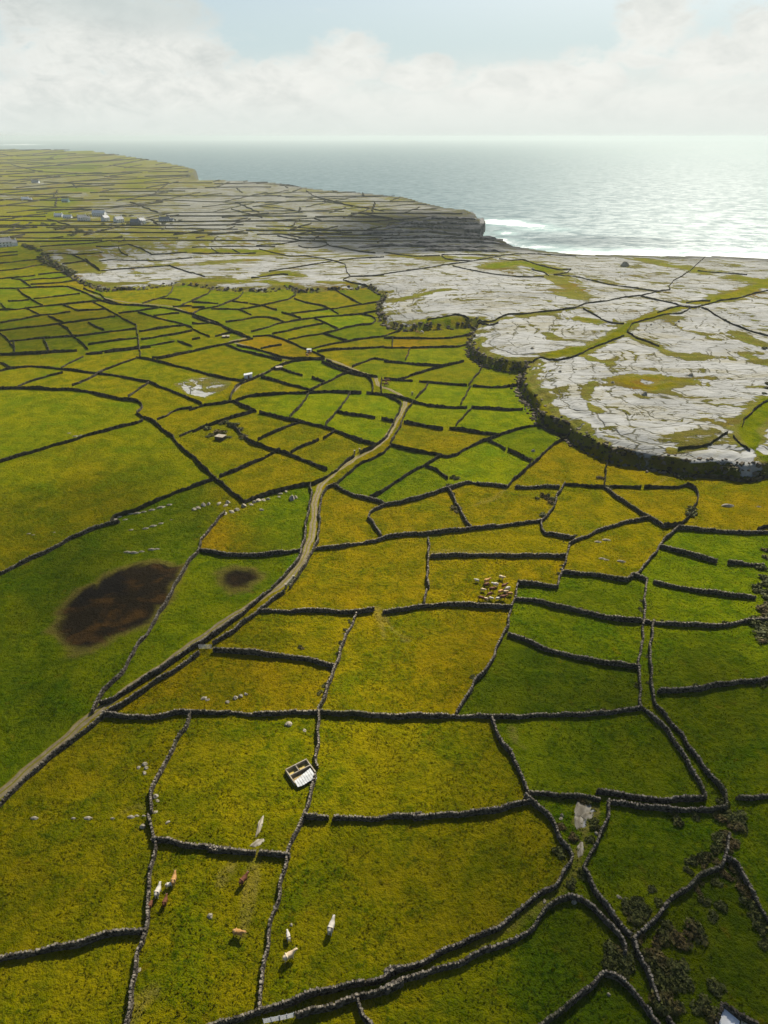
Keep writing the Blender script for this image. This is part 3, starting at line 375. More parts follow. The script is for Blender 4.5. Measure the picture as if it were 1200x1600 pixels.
AUTO = [(-449.7,821.6),(-425.4,807.8),(-410.4,812.4),(-397.9,822.9),(-374.8,810.2),(-357.1,809.2),(-343.1,817.2),(-321.8,806.4),(-309.2,819.3),(-289.9,813.6),(-271.5,809.8),(-254.4,810.6),(-236.4,807.5),(-218.4,804.3),(-199.9,798.3),(-185.8,811.5),(-167.0,803.7),(-149.8,802.6),(-134.0,810.9),(-117.7,818.0),(-98.3,799.4),(-82.6,813.0),(-65.3,813.4),(-47.4,801.8),(-30.6,806.8),(-13.4,807.4),(3.7,798.2),(21.0,811.4),(37.4,794.3),(54.7,800.7),(72.2,807.0),(88.4,797.3),(105.0,795.2),(125.3,818.1),(141.8,812.8),(162.2,828.7),(178.6,823.0),(197.8,830.2),(220.8,851.6),(235.6,839.0),(255.6,846.4),(273.8,847.2),(290.8,843.9),(312.3,854.2),(327.1,845.1),(343.4,841.0),(369.2,860.4),(379.9,842.6),(402.6,853.4),(420.2,852.2),(442.0,859.9),(453.0,845.6),(-421.6,770.5),(-409.5,779.5),(-391.2,775.8),(-376.9,780.6),(-356.4,772.0),(-341.2,775.3),(-325.4,776.9),(-305.2,767.2),(-288.8,767.0),(-273.7,770.7),(-255.4,764.5),(-242.6,776.8),(-222.7,764.5),(-209.4,776.5),(-189.3,760.9),(-174.0,765.7),(-157.7,765.7),(-140.4,760.2),(-124.8,764.0),(-108.6,764.5),(-94.0,779.1),(-76.8,773.5),(-60.7,778.2),(-44.0,775.2),(-27.4,773.6),(-10.7,759.5),(5.5,770.2),(21.8,765.1),(37.8,759.3),(53.4,750.6),(69.1,746.8),(85.7,753.3),(103.6,767.6),(119.5,764.2),(136.1,765.9),(156.2,785.7),(171.1,776.6),(191.0,790.7),(207.8,790.4),(225.6,793.4),(243.7,797.3),(261.9,801.2),(279.2,801.8),(299.4,810.7),(313.8,803.1),(334.4,812.0),(348.0,803.2),(364.5,801.6),(379.2,796.2),(400.7,806.0),(422.0,814.5),(433.1,802.2),(-407.1,740.1),(-393.6,745.1),(-377.9,745.4),(-358.5,737.6),(-346.7,746.9),(-326.5,737.4),(-310.4,736.6),(-294.4,735.8),(-281.2,743.0),(-262.9,735.5),(-245.1,728.8),(-231.4,735.3),(-214.5,731.2),(-197.9,727.3),(-182.7,729.2),(-167.4,730.7),(-151.5,729.0),(-135.8,728.6),(-121.8,738.9),(-105.5,734.8),(-90.0,736.7),(-74.4,738.3),(-58.2,732.6),(-42.7,736.0),(-26.7,729.5),(-11.1,729.0),(4.5,735.1),(20.0,727.1),(35.4,724.9),(50.3,715.9),(66.4,724.9),(81.6,722.4),(96.5,717.9),(112.9,724.6),(128.4,724.3),(146.1,736.1),(163.8,745.1),(177.6,735.3),(198.1,754.3),(216.0,760.8),(232.1,760.0),(248.2,759.7),(265.5,762.7),(279.4,755.9),(292.4,747.4),(315.8,766.2),(329.6,760.0),(343.3,754.0),(357.2,749.1),(372.3,747.1),(397.0,764.9),(409.1,756.5),(-391.2,720.7),(-370.8,710.6),(-358.0,715.8),(-339.3,708.2),(-323.3,706.3),(-306.0,701.9),(-293.7,709.2),(-278.6,709.2),(-261.6,704.2),(-244.3,697.4),(-232.4,707.3),(-215.3,700.6),(-201.4,704.7),(-186.6,706.3),(-170.1,700.1),(-156.4,706.4),(-141.0,705.3),(-124.7,698.4),(-110.2,702.0),(-94.5,696.6),(-79.9,700.0),(-65.3,704.9),(-49.9,701.1),(-34.6,695.3),(-19.8,699.0),(-4.7,690.8),(10.3,703.6),(25.0,694.9),(39.4,684.5),(53.8,681.1),(68.3,679.6),(82.6,677.4),(97.0,676.0),(112.5,682.3),(128.5,689.6),(144.4,695.1),(160.0,698.1),(177.9,710.0),(192.7,707.9),(208.8,711.4),(223.7,709.9),(241.2,716.9),(259.0,724.4),(270.8,713.7),(284.0,708.2),(301.2,713.2),(316.5,713.1),(334.2,718.5),(350.2,719.8),(361.9,712.0),(383.2,724.1),(390.8,708.8),(-369.8,677.8),(-360.5,688.9),(-345.0,687.5),(-325.5,676.8),(-314.2,684.4),(-296.6,678.1),(-279.8,672.8),(-263.7,668.3),(-252.2,676.6),(-236.2,672.2),(-221.2,670.4),(-206.8,670.5),(-195.3,681.4),(-178.0,670.5),(-164.6,675.3),(-150.0,674.9),(-135.0,672.6),(-121.0,675.6),(-105.0,665.8),(-91.8,675.0),(-76.8,670.0),(-62.8,675.1),(-47.8,668.8),(-33.3,665.7),(-19.0,665.9),(-4.7,674.3),(9.7,664.1),(23.7,655.7),(38.1,661.9),(51.8,654.8),(65.2,647.6),(78.9,645.4),(93.6,650.8),(107.6,650.7),(122.1,653.3),(138.0,662.3),(152.2,662.0),(167.9,667.8),(182.7,669.1),(199.1,676.2),(215.3,681.6),(229.8,680.7),(241.8,672.8),(260.7,685.3),(275.3,685.0),(290.7,686.7),(299.3,671.8),(312.9,669.8),(333.3,683.0),(347.7,682.3),(363.4,684.4),(374.6,677.4),(-361.0,653.6),(-321.2,659.6),(-302.7,649.7),(-291.0,655.6),(-271.5,642.4),(-256.3,639.3),(-242.1,638.0),(-230.5,644.6),(-216.4,643.9),(-202.8,645.0),(-190.4,650.8),(-175.6,647.5),(-160.3,641.8),(-146.2,640.9),(-134.5,652.4),(-118.7,642.5),(-105.4,646.2),(-91.6,647.8),(-77.6,647.8),(-63.0,640.5),(-49.1,639.1),(-35.5,644.6),(-21.6,645.5),(-7.6,641.8),(6.2,634.6),(19.8,631.8),(33.6,636.3),(47.0,630.3),(59.5,618.5),(73.2,621.8),(86.4,619.7),(99.7,619.4),(113.9,623.6),(127.7,625.1),(142.3,630.4),(157.9,638.8),(173.0,643.6),(184.1,632.9),(203.3,651.8),(214.5,642.3),(228.0,641.2),(245.4,651.4),(260.4,653.8),(272.4,648.4),(286.8,649.3),(299.4,646.1),(313.0,645.5),(323.1,637.2),(343.5,650.6),(351.3,638.4),(-351.1,627.1),(-298.5,631.5),(-282.7,626.4),(-272.8,635.9),(-253.3,621.3),(-238.2,616.9),(-225.1,617.6),(-212.0,618.4),(-201.1,626.8),(-187.6,627.0),(-173.9,626.2),(-160.8,628.9),(-144.8,617.9),(-131.9,620.5),(-118.7,622.2),(-105.3,622.7),(-91.4,619.3),(-78.6,624.8),(-64.8,622.3),(-51.3,622.0),(-37.9,623.0),(-24.2,618.2),(-10.8,617.9),(2.6,608.9),(15.7,607.4),(28.9,608.6),(41.8,604.6),(54.9,603.9),(67.6,600.6),(80.0,595.5),(92.8,594.5),(106.7,600.7),(119.8,601.4),(132.1,597.3),(145.1,597.6),(161.5,611.5),(175.7,614.7),(187.1,607.7),(202.3,614.3),(216.6,617.0),(229.4,615.2),(242.4,614.3),(259.4,623.8),(267.6,610.8),(280.5,610.1),(297.0,617.3),(309.9,616.4),(324.2,618.4),(335.2,613.6),(-340.8,609.2),(-325.0,604.1),(-313.6,607.9),(-297.8,602.4),(-261.4,609.9),(-246.0,603.8),(-232.1,602.6),(-219.5,603.9),(-208.0,608.1),(-196.5,614.1),(-183.7,616.2),(-170.4,616.4),(-155.0,607.8),(-141.3,606.9),(-127.6,604.1),(-113.2,596.4),(-100.3,597.5),(-88.6,606.4),(-75.0,603.7),(-61.3,597.3),(-48.6,601.3),(-35.8,606.0),(-22.8,610.3),(-9.4,602.5),(3.6,586.2),(16.4,585.5),(29.2,587.5),(41.8,584.8),(53.7,576.1),(65.8,572.3),(78.3,572.2),(90.6,571.2),(104.0,577.4),(116.6,577.3),(129.6,579.3),(142.2,579.4),(155.7,582.6),(166.8,576.8),(182.4,587.3),(195.7,588.9),(207.1,584.3),(221.9,590.2),(235.4,591.8),(245.3,584.1),(258.6,585.4),(275.0,594.0),(287.8,593.9),(298.4,588.9),(310.6,587.8),(325.0,590.9),(-325.2,584.1),(-311.8,582.9),(-301.7,588.6),(-286.8,584.1),(-251.2,590.8),(-238.4,591.0),(-200.2,592.6),(-187.3,592.6),(-172.2,584.5),(-160.5,588.7),(-147.3,587.4),(-134.7,588.4),(-122.4,591.1),(-84.2,594.6),(-71.0,593.2),(-57.5,586.8),(-19.2,589.8),(-6.3,587.7),(6.4,571.9),(18.5,561.1),(30.6,558.3),(42.8,559.1),(54.8,555.9),(66.8,555.3),(78.5,552.2),(90.4,551.4),(102.6,552.0),(114.1,549.2),(126.2,549.4),(140.5,559.4),(152.1,556.9),(165.8,562.5),(177.5,560.4),(188.6,556.7),(201.6,559.2),(215.0,562.2),(230.1,569.7),(239.0,560.9),(252.2,563.2),(266.3,567.2),(276.3,562.0),(292.7,570.7),(304.2,568.8),(313.2,562.0),(-322.0,569.9),(-307.6,565.9),(-269.5,563.8),(-257.5,564.8),(-247.3,570.4),(-183.9,567.0),(-84.8,568.2),(-22.5,568.4),(-10.1,569.8),(2.4,557.5),(14.3,547.1),(25.9,538.4),(38.0,543.8),(49.3,536.6),(60.5,531.1),(72.2,531.6),(84.3,534.8),(95.4,531.3),(108.0,536.5),(119.2,533.6),(131.6,536.8),(142.0,531.3),(153.8,531.7),(165.9,533.2),(179.2,538.5),(189.9,534.9),(201.2,533.7),(215.5,540.8),(227.2,540.2),(241.2,545.5),(253.5,546.4),(262.6,539.9),(278.0,547.6),(287.3,542.0),(302.1,547.7),(-305.0,545.0),(-292.6,544.1),(-258.9,549.3),(-246.5,548.5),(-234.1,547.7),(-195.9,541.7),(-183.7,540.7),(-173.9,547.9),(-114.5,551.8),(-103.0,555.3),(-90.5,553.5),(-77.8,548.8),(-41.3,545.6),(-29.2,543.4),(-17.5,550.7),(-5.3,547.1),(6.5,527.1),(18.0,525.8),(29.5,524.7),(40.5,518.1),(51.6,514.9),(63.4,519.1),(74.2,514.8),(86.0,517.7),(97.3,517.6),(108.1,514.4),(120.0,517.1),(130.3,512.4),(142.7,517.2),(154.7,519.3),(165.0,515.4),(177.5,519.3),(189.9,522.2),(198.5,513.9),(213.0,522.3),(224.8,523.2),(235.0,520.0),(249.0,525.9),(257.1,518.2),(272.1,525.8),(284.1,526.6),(291.3,518.0),(-297.4,527.5),(-262.5,527.7),(-251.0,528.0),(-241.2,532.8),(-226.8,526.1),(-216.9,530.8),(-205.2,530.9),(-190.7,522.4),(-180.4,526.6),(-167.8,523.0),(-157.2,526.3),(-145.4,525.8),(-134.4,528.1),(-122.4,526.4),(-111.9,532.0),(-99.9,530.2),(-88.3,531.0),(-76.8,532.5),(-29.6,529.6),(-17.9,529.4),(-6.2,527.4),(5.3,515.7),(16.5,508.9),(27.5,505.0),(38.7,505.6),(49.7,504.1),(60.6,502.9),(70.8,495.5),(81.4,493.9),(92.4,494.3),(103.6,495.8),(114.8,496.7),(126.8,501.4),(136.3,495.0),(148.3,499.1),(159.0,497.8),(171.4,502.7),(180.8,497.2),(193.6,502.7),(202.1,495.6),(214.1,498.3),(225.9,500.1),(236.6,499.3),(249.6,503.8),(260.1,502.3),(273.5,507.0),(284.0,505.7),(-293.9,517.4),(-222.3,510.6),(-211.7,512.7),(-200.3,512.5),(-188.0,509.6),(-175.2,504.6),(-164.7,507.0),(-154.5,510.5),(-144.1,514.2),(-133.3,516.3),(-121.6,514.7),(-109.9,513.2),(-98.3,512.0),(-87.6,515.8),(-75.6,511.8),(-64.2,511.2),(3.7,495.7),(14.6,494.6),(25.4,490.8),(36.2,491.1),(46.7,486.3),(57.6,488.0),(68.0,485.1),(78.5,483.5),(88.7,480.8),(99.9,483.7),(111.0,485.6),(121.1,482.7),(131.8,482.8),(142.3,481.9),(154.0,485.6),(163.9,482.7),(175.1,484.3),(186.3,485.8),(196.1,483.0),(206.1,481.2),(218.2,484.8),(227.7,481.9),(238.2,481.5),(252.1,488.3),(262.4,487.2),(273.3,487.4),(-282.8,499.3),(-271.1,498.1),(-226.4,497.6),(-214.0,494.4),(-203.2,495.0),(-191.0,491.1),(-180.4,492.3),(-170.4,495.3),(-158.3,491.5),(-149.1,497.8),(-138.6,500.1),(-127.1,498.1),(-115.6,495.8),(-104.1,493.4),(-93.7,497.0),(-83.2,500.6),(-71.7,497.1),(-61.1,501.5),(-5.4,494.4),(5.5,484.6),(16.2,481.0),(26.8,479.5),(37.0,474.1),(47.6,474.2),(58.5,477.9),(68.0,469.3),(77.5,463.7),(88.3,467.0),(99.1,469.3),(109.5,469.0),(119.5,467.2),(130.4,469.1),(140.8,469.1),(151.0,468.3),(160.0,463.9),(172.5,470.6),(180.7,464.1),(192.3,467.5),(201.8,465.2),(212.8,466.8),(221.8,463.7),(235.1,470.2),(245.3,469.8),(254.8,467.9),(265.4,468.1),(-277.5,485.4),(-266.8,485.8),(-253.7,481.1),(-219.8,477.2),(-208.8,476.3),(-199.1,479.0),(-166.2,476.1),(-155.6,476.2),(-146.2,480.8),(-136.0,482.9),(-124.2,478.3),(-113.6,478.2),(-103.3,480.3),(-92.1,477.5),(-82.0,481.2),(-71.2,481.1),(-61.0,485.1),(-49.9,482.4),(3.8,477.0),(14.2,469.6),(24.7,469.0),(35.1,468.6),(45.9,472.2),(56.6,473.4),(65.3,460.4),(73.9,449.7),(84.0,450.5),(94.1,450.5),(104.2,450.7),(114.4,451.6),(125.4,455.2),(135.5,455.2),(144.6,451.5),(155.5,454.3),(165.2,452.9),(174.8,451.3),(185.0,451.8),(196.0,454.2),(206.0,453.8),(216.4,454.6),(224.9,450.9),(235.0,451.0),(247.4,455.7),(257.2,454.9),(-269.3,467.3),(-259.4,468.6),(-246.7,463.8),(-217.0,467.5),(-205.3,464.3),(-194.7,463.9),(-163.3,462.9),(-153.4,464.5),(-142.5,462.9),(-132.7,465.1),(-123.4,469.6),(-112.4,467.5),(-101.3,464.2),(-91.3,466.7),(-80.4,463.8),(-70.6,468.0),(-59.8,464.9),(-49.7,467.5),(-18.2,464.7),(-7.9,471.4),(2.7,469.7),(33.9,465.2),(44.5,467.7),(55.0,467.5),(62.7,448.0),(71.6,441.4),(81.1,439.2),(90.3,435.5),(100.2,436.3),(110.6,439.3),(119.9,437.1),(129.6,436.6),(139.4,436.8),(150.7,441.8),(160.2,440.8),(168.2,435.2),(179.6,439.7),(188.2,436.4),(198.4,437.6),(207.6,436.2),(219.6,441.2),(226.9,435.7),(237.0,436.3),(249.1,441.0),(-260.8,457.2),(-247.2,450.5),(-197.5,452.9),(-186.6,450.8),(-176.4,450.7),(-167.9,455.8),(-156.2,450.6),(-147.4,455.5),(-136.9,454.5),(-125.9,451.4),(-116.0,452.5),(-105.2,449.6),(-95.8,453.1),(-85.1,450.2),(-74.9,449.4),(-64.7,448.5),(-55.1,453.2),(-45.1,455.0),(-34.8,453.7),(-24.6,453.3),(-14.4,451.3),(-4.3,453.6),(5.9,454.9),(36.6,455.1),(46.5,452.1),(56.8,452.6),(63.9,432.3),(72.7,426.8),(82.3,427.3),(91.6,425.4),(101.3,426.2),(111.1,427.5),(120.1,425.1),(129.5,424.2),(139.6,426.5),(148.2,423.3),(159.3,428.0),(168.9,428.0),(177.0,423.8),(186.9,424.9),(196.1,424.1),(205.3,423.2),(216.0,425.8),(224.6,423.8),(234.6,424.7),(244.5,425.5),(-251.8,436.9),(-243.7,440.6),(-233.3,439.8),(-223.4,439.7),(-193.9,440.2),(-185.1,443.3),(-153.8,438.9),(-144.9,442.5),(-134.0,439.2),(-123.8,437.8),(-113.6,436.5),(-103.7,436.5),(-94.0,436.9),(-65.0,441.6),(-55.0,440.2),(-44.9,438.2),(-35.2,441.3),(-25.2,439.1),(-15.3,440.8),(-5.4,440.6),(44.2,439.8),(53.9,437.2),(61.2,420.7),(69.9,416.0),(79.2,415.6),(88.4,414.8),(98.0,416.1),(106.0,410.1),(116.5,415.0),(125.3,412.8),(133.8,410.3),(143.9,412.9),(153.8,414.6),(163.1,414.4),(172.1,413.7),(181.7,414.4),(190.7,413.4),(200.2,414.0),(210.6,416.2),(217.7,411.4),(226.6,410.7),(236.9,412.8),(-248.2,425.2),(-240.2,428.6),(-230.5,428.6),(-221.3,429.6),(-210.3,426.5),(-201.5,428.4),(-192.7,430.8),(-182.6,430.0),(-172.4,428.8),(-142.9,427.4),(-132.6,425.1),(-122.4,422.9),(-113.8,427.5),(-103.1,422.3),(-93.5,422.5),(-46.3,428.4),(-36.3,424.8),(-26.8,426.3),(40.8,427.3),(50.8,430.4),(57.3,407.3),(66.0,404.0),(74.7,401.5),(84.2,403.7),(92.4,399.5),(102.0,401.6),(111.3,402.8),(120.2,401.9),(129.6,403.2),(138.3,401.7),(148.1,403.9),(155.4,398.5),(166.4,403.8),(175.1,402.7),(184.2,402.8),(192.9,401.8),(202.3,402.6),(210.1,399.6),(221.1,403.7),(227.9,399.1),(-241.0,414.1),(-233.5,418.0),(-224.7,419.5),(-213.4,415.6),(-205.8,419.7),(-195.0,416.6),(-185.2,415.7),(-176.9,419.0),(-166.8,417.5),(-156.6,415.3),(-146.4,413.0),(-137.0,412.7),(-128.0,414.5),(-118.3,413.2),(-108.4,411.0),(-99.7,414.3),(-89.5,409.9),(-80.3,410.9),(-43.6,416.7),(-34.0,415.2),(3.7,415.7),(50.9,415.7),(58.0,399.7),(66.6,397.1),(74.7,392.2),(83.6,392.1),(92.0,389.8),(100.6,388.5),(109.7,389.6),(118.1,388.0),(127.5,390.1),(136.4,390.3),(145.8,392.0),(153.2,387.5),(162.7,389.3),(171.0,387.9),(180.0,388.3),(190.7,392.8),(198.4,390.0),(207.6,390.7),(215.8,389.4),(226.6,393.4),(-235.3,405.6),(-226.8,407.1),(-218.1,408.4),(-207.5,405.5),(-199.8,409.1),(-171.2,407.2),(-162.1,408.0),(-152.0,405.5),(-142.6,405.1),(-132.5,402.4),(-123.1,401.5),(-77.2,401.0),(-50.2,404.6),(-40.9,402.9),(-31.7,403.7),(-22.6,404.9),(-13.3,403.9),(-4.1,403.0),(5.1,405.5),(51.1,403.2),(57.9,387.6),(66.2,384.6),(74.7,383.3),(83.1,381.8),(91.4,380.3),(99.4,377.2),(108.7,380.0),(117.0,378.8),(125.3,377.6),(134.0,377.8),(142.8,378.4),(151.3,378.2),(159.9,378.0),(169.0,379.3),(178.2,380.4),(185.9,378.3),(196.2,382.0),(205.0,382.2),(213.3,381.3),(222.2,381.7),(-228.7,395.6),(-219.0,394.2),(-210.7,395.9),(-202.4,397.6),(-192.0,394.4),(-164.5,393.5),(-156.5,396.5),(-145.8,391.7),(-136.8,391.8),(-128.3,393.5),(-119.0,392.4),(-73.9,390.7),(-65.5,394.3),(-56.3,392.6),(-47.4,393.2),(-38.4,393.2),(-29.5,395.1),(-20.3,391.7),(-11.4,393.8),(-2.4,393.4),(6.6,394.0),(15.7,395.5),(51.7,393.8),(59.0,383.2),(66.7,376.5),(75.2,376.3),(83.3,374.3),(-226.7,386.4),(-216.9,384.3),(-209.5,387.4),(-199.3,384.5),(-192.2,388.6),(-183.0,388.0),(-173.6,386.8),(-163.6,383.7),(-154.7,383.5),(-145.8,383.4),(-136.7,382.6),(-109.8,380.4),(-101.7,383.3),(-92.3,380.5),(-83.9,382.3),(-74.9,380.7),(-66.1,380.3),(-57.6,382.7),(-49.0,384.3),(-22.6,384.2),(-13.8,384.5),(-5.0,385.9),(3.9,384.8),(30.3,383.6),(39.2,384.9),(47.7,382.0),(56.5,382.1),(64.4,377.2),(72.2,372.4),(79.6,367.6),(-221.5,378.8),(-213.0,379.3),(-204.1,379.0),(-194.6,377.3),(-184.7,374.6),(-177.4,377.8),(-167.8,375.6),(-158.6,374.1),(-149.3,372.4),(-140.9,373.0),(-132.6,374.0),(-106.9,374.6),(-97.8,372.6),(-88.9,370.9),(-80.2,370.5),(-71.8,371.3),(-63.6,373.5),(-55.1,374.4),(-46.6,375.0),(-20.6,374.3),(-12.0,373.3),(-3.4,375.6),(5.2,373.7),(31.2,375.3),(39.6,372.8),(48.3,374.0),(56.8,373.1),(65.8,375.4),(73.7,371.5),(78.6,354.7),(-218.2,365.1),(-210.7,367.0),(-183.7,363.6),(-176.5,366.6),(-167.5,365.4),(-158.7,364.5),(-150.4,364.7),(-141.8,364.2),(-115.7,361.8),(-108.2,364.9),(-99.1,362.4),(-91.0,363.6),(-82.2,361.3),(-73.7,360.9),(-65.7,362.9),(-57.4,363.5),(-48.7,361.5),(-23.7,361.9),(-15.3,362.6),(-6.9,361.9),(1.5,361.9),(26.8,365.0),(69.2,366.1),(75.8,357.4),(-213.1,359.0),(-203.6,356.8),(-178.5,356.2),(-111.2,352.6),(-103.3,353.6),(-95.5,355.6),(-87.2,355.2),(-78.8,354.6),(-70.6,354.2),(-62.0,352.3),(-54.0,353.6),(-46.0,355.2),(-37.8,355.6),(-29.4,354.4),(-21.3,356.6),(-13.0,354.7),(-4.7,352.7),(3.5,352.7),(11.7,354.8),(20.0,355.4),(28.3,356.8),(69.6,355.8),(74.2,339.5)]
LANE = [[(-95.44,50.98),(-85.76,71.13),(-79.84,84.43),(-76.34,91.99),(-72.47,100.46),(-68.63,107.61),(-64.41,115.3),(-60.58,121.4),(-55.37,129.48),(-49.74,138.56),(-43.31,147.54),(-36.25,157.27),(-30.16,166.02),(-26.84,173.23),(-24.66,182.57),(-23.97,192.54),(-24.27,205.28),(-24.85,219.38),(-23.52,232.02),(-18.83,242.48),(-11.21,254.3),(-2.7,266.23),(2.25,279.74),(6.22,297.72),(9.96,315.91),(10.79,323.39)],[(10.79,323.39),(8.14,333.1),(1.66,341.79),(-2.69,345.78),(-4.08,351.1),(-4.52,360.24),(-7.03,365.02),(-14.3,372.16),(-21.92,381.66),(-33.19,396.06),(-39.72,397.46),(-49.03,396.06),(-54.51,394.62),(-61.2,396.94),(-69.46,406.94),(-80.88,417.55),(-91.91,428.0),(-98.44,432.46),(-88.33,444.37),(-98.1,456.33),(-117.12,485.22),(-141.74,512.11),(-162.21,535.61),(-200.86,548.63),(-237.21,578.73),(-273.84,610.81)],[(-57.56,389.06),(-61.78,374.41),(-69.74,361.67),(-75.58,351.46),(-77.68,337.58)]]
SODS = [([(108.88,382.64),(125.33,399.65),(140.19,418.13),(151.12,434.55),(162.92,455.82),(175.32,467.58),(198.44,489.59),(215.37,507.19),(223.55,507.26)],4.34,1.0),([(228.11,524.68),(248.36,532.64)],5.58,1.0),([(258.25,544.22),(281.58,562.55),(319.16,600.2),(353.23,640.29)],9.92,0.95),([(284.8,791.32),(291.25,742.09),(302.09,711.09),(303.14,675.68)],9.92,0.85),([(321.27,649.24),(338.7,625.73)],12.4,0.9),([(132.55,469.68),(141.94,460.32)],5.58,0.9),([(153.75,414.57),(158.47,400.05),(163.4,382.8),(170.06,376.58),(192.13,375.76)],3.7199999999999998,0.75),([(117.22,334.49),(130.65,338.45),(143.91,338.9),(153.4,333.86)],4.34,0.85),([(121.71,328.18),(131.1,320.81),(143.29,328.42)],4.34,0.9),([(113.5,379.43),(116.27,369.75),(123.26,363.53)],2.48,0.7),([(100.5,430.11),(105.11,414.63)],3.7199999999999998,0.7),([(104.12,330.81),(94.62,306.56),(95.06,291.56)],2.48,0.75),([(221.33,430.55),(221.9,400.46)],4.96,0.8),([(204.08,380.37),(207.72,362.06)],4.34,0.75),([(104.76,689.75),(121.68,718.38),(142.64,736.4),(154.42,705.47),(155.23,679.54)],13.64,1.0),([(63.95,758.36),(100.88,757.18)],8.68,0.9),([(9.89,541.19),(25.19,553.02),(49.46,573.92)],4.34,0.9),([(26.25,471.84),(44.17,477.32),(54.94,473.97)],6.2,1.0),([(73.14,463.95),(90.74,473.15),(111.53,483.74),(138.32,501.92)],3.1,0.8),([(94.56,379.32),(111.38,392.75)],4.34,1.0),([(161.9,655.42),(155.64,598.77),(149.34,546.39)],11.16,0.8),([(179.82,305.49),(165.21,286.03),(152.43,269.16),(147.99,249.8),(149.13,242.58)],5.58,1.0),([(114.81,250.85),(127.57,250.85)],1.8599999999999999,0.6),([(59.17,420.15),(54.05,409.35),(59.88,388.02),(68.09,375.67),(78.22,372.25)],2.48,0.85),([(76.09,359.19),(71.04,339.98),(71.28,323.32),(72.56,302.84),(75.46,285.79)],2.79,0.9),([(17.34,782.44),(34.08,768.31),(65.32,734.3)],9.3,0.8),([(-172.31,637.0),(-150.14,634.32),(-127.57,628.46)],8.68,1.0),([(-179.77,733.65),(-157.12,743.25),(-137.54,754.62)],8.68,0.8),([(-116.77,648.95),(-97.26,678.19),(-82.96,659.72)],8.68,0.9),([(-103.46,628.37),(-83.53,615.9)],6.2,1.0),([(-56.72,628.74),(-28.1,622.24)],4.96,0.9),([(-219.09,826.65),(-170.38,820.22),(-126.84,819.98)],13.64,1.0),([(-156.1,782.37),(-120.61,801.36)],8.68,0.8),([(-267.6,630.44),(-236.66,616.23),(-211.84,625.84),(-196.31,646.16)],3.7199999999999998,0.9),([(-288.53,718.45),(-254.91,713.69),(-218.07,724.39)],4.34,0.6)]
ROCKPATCH = [([(-110.9,349.25),(-103.86,358.51),(-95.86,361.39),(-86.57,358.62),(-81.17,350.83),(-83.85,337.16),(-90.12,328.67),(-97.48,332.38),(-104.17,339.48)],0.97),([(35.86,86.42),(38.41,89.23),(41.58,89.84),(41.47,88.73),(39.65,86.8),(38.3,84.5),(37.27,84.72)],0.9),([(35.43,80.27),(37.26,81.85),(37.68,81.44),(35.57,78.71)],0.9),([(147.99,249.8),(160.05,265.48),(157.66,255.37),(150.82,242.3),(147.48,244.56)],0.75)]
GRASSPATCH = [([(-477.27,866.68),(-437.11,870.34),(-393.16,827.53),(-338.29,732.87),(-292.81,672.84),(-282.51,654.52),(-369.73,657.15)],1.0),([(-356.26,796.41),(-324.99,836.52),(-267.62,678.58),(-292.81,672.84),(-326.82,729.54)],0.8),([(-1029.26,1863.91),(-662.9,1436.86),(-379.68,1168.61),(-280.42,987.57),(-289.5,877.11),(-329.99,850.29),(-372.25,834.82),(-477.27,866.68)],0.55),([(-291.1,1027.33),(-202.37,922.61),(-182.32,923.55),(-199.38,820.22),(-265.12,798.15),(-290.37,849.55)],0.35)]
BOGS = [[(-88.53,150.63),(-88.8,156.93),(-87.29,163.79),(-84.61,169.92),(-81.71,176.26),(-76.29,179.97),(-68.07,179.47),(-63.27,176.61),(-62.28,170.52),(-62.61,162.54),(-63.15,153.92),(-63.95,148.8),(-68.43,144.85),(-72.73,141.02),(-75.23,137.36),(-78.17,136.48),(-83.9,141.0),(-87.59,145.7)],[(-49.07,172.09),(-45.61,174.3),(-40.26,173.54),(-37.31,169.39),(-40.13,165.47),(-44.34,164.5),(-48.1,167.45)]]
FOAM = [(240.97,1417.26,38,60,1.15),(208.77,1258.2,20,30,0.8),(187.53,1174.89,18,24,0.8),(213.05,1428.46,25,50,1.4),(274.61,1374.05,40,40,0.9),(191.01,1144.4,50,40,0.7),(286.1,1313.72,60,40,0.55),(221.8,1094.46,70,40,0.6),(322.71,1011.77,110,35,1.0),(371.55,1023.72,60,40,1.0),(491.34,988.62,140,45,1.0),(276.41,1042.16,60,30,0.7),(-7492.43,15925.3,500,900,1.0),(-31965.52,77763.37,700,900,0.8),(397.39,1648.37,90,50,0.0)]
SHADES = [(58.69,1034.71,150,150,120),(354.75,1190.71,160,60,25),(-115.13,182.04,42,36,45),(-70.59,112.5,34,36,60),(-94.04,148.56,26,34,20),(54.22,61.15,45,50,45),(70.01,83.78,35,40,30),(43.61,126.11,28,26,30),(-230.85,457.39,70,35,40),(-350.99,809.52,110,70,35),(3.58,45.79,90,30,35)]
LEDGES = [(-9.5,14,[(106.04,1366.11),(125.79,1390.3),(148.67,1415.33),(169.15,1402.71),(163.24,1331.29),(136.92,1298.11),(111.35,1287.4)]),(-12,16,[(125.7,1261.1),(145.39,1291.91),(177.45,1324.18),(169.06,1241.32),(149.38,1159.14),(127.3,1150.64),(116.28,1194.36)]),(-17,12,[(87.7,1113.88),(129.62,1170.16),(150.05,1129.43),(148.17,1083.96),(124.31,1048.61),(82.87,1048.61)]),(-23,8,[(74.73,1061.51),(128.82,1103.48),(168.81,1133.23),(185.52,1125.65),(175.1,1089.15),(129.24,1048.18),(90.2,1022.42)]),(-25.5,6,[(112.85,1022.05),(128.57,1040.94),(154.35,1028.28),(170.58,1015.9),(162.45,991.95),(122.93,991.95)])]
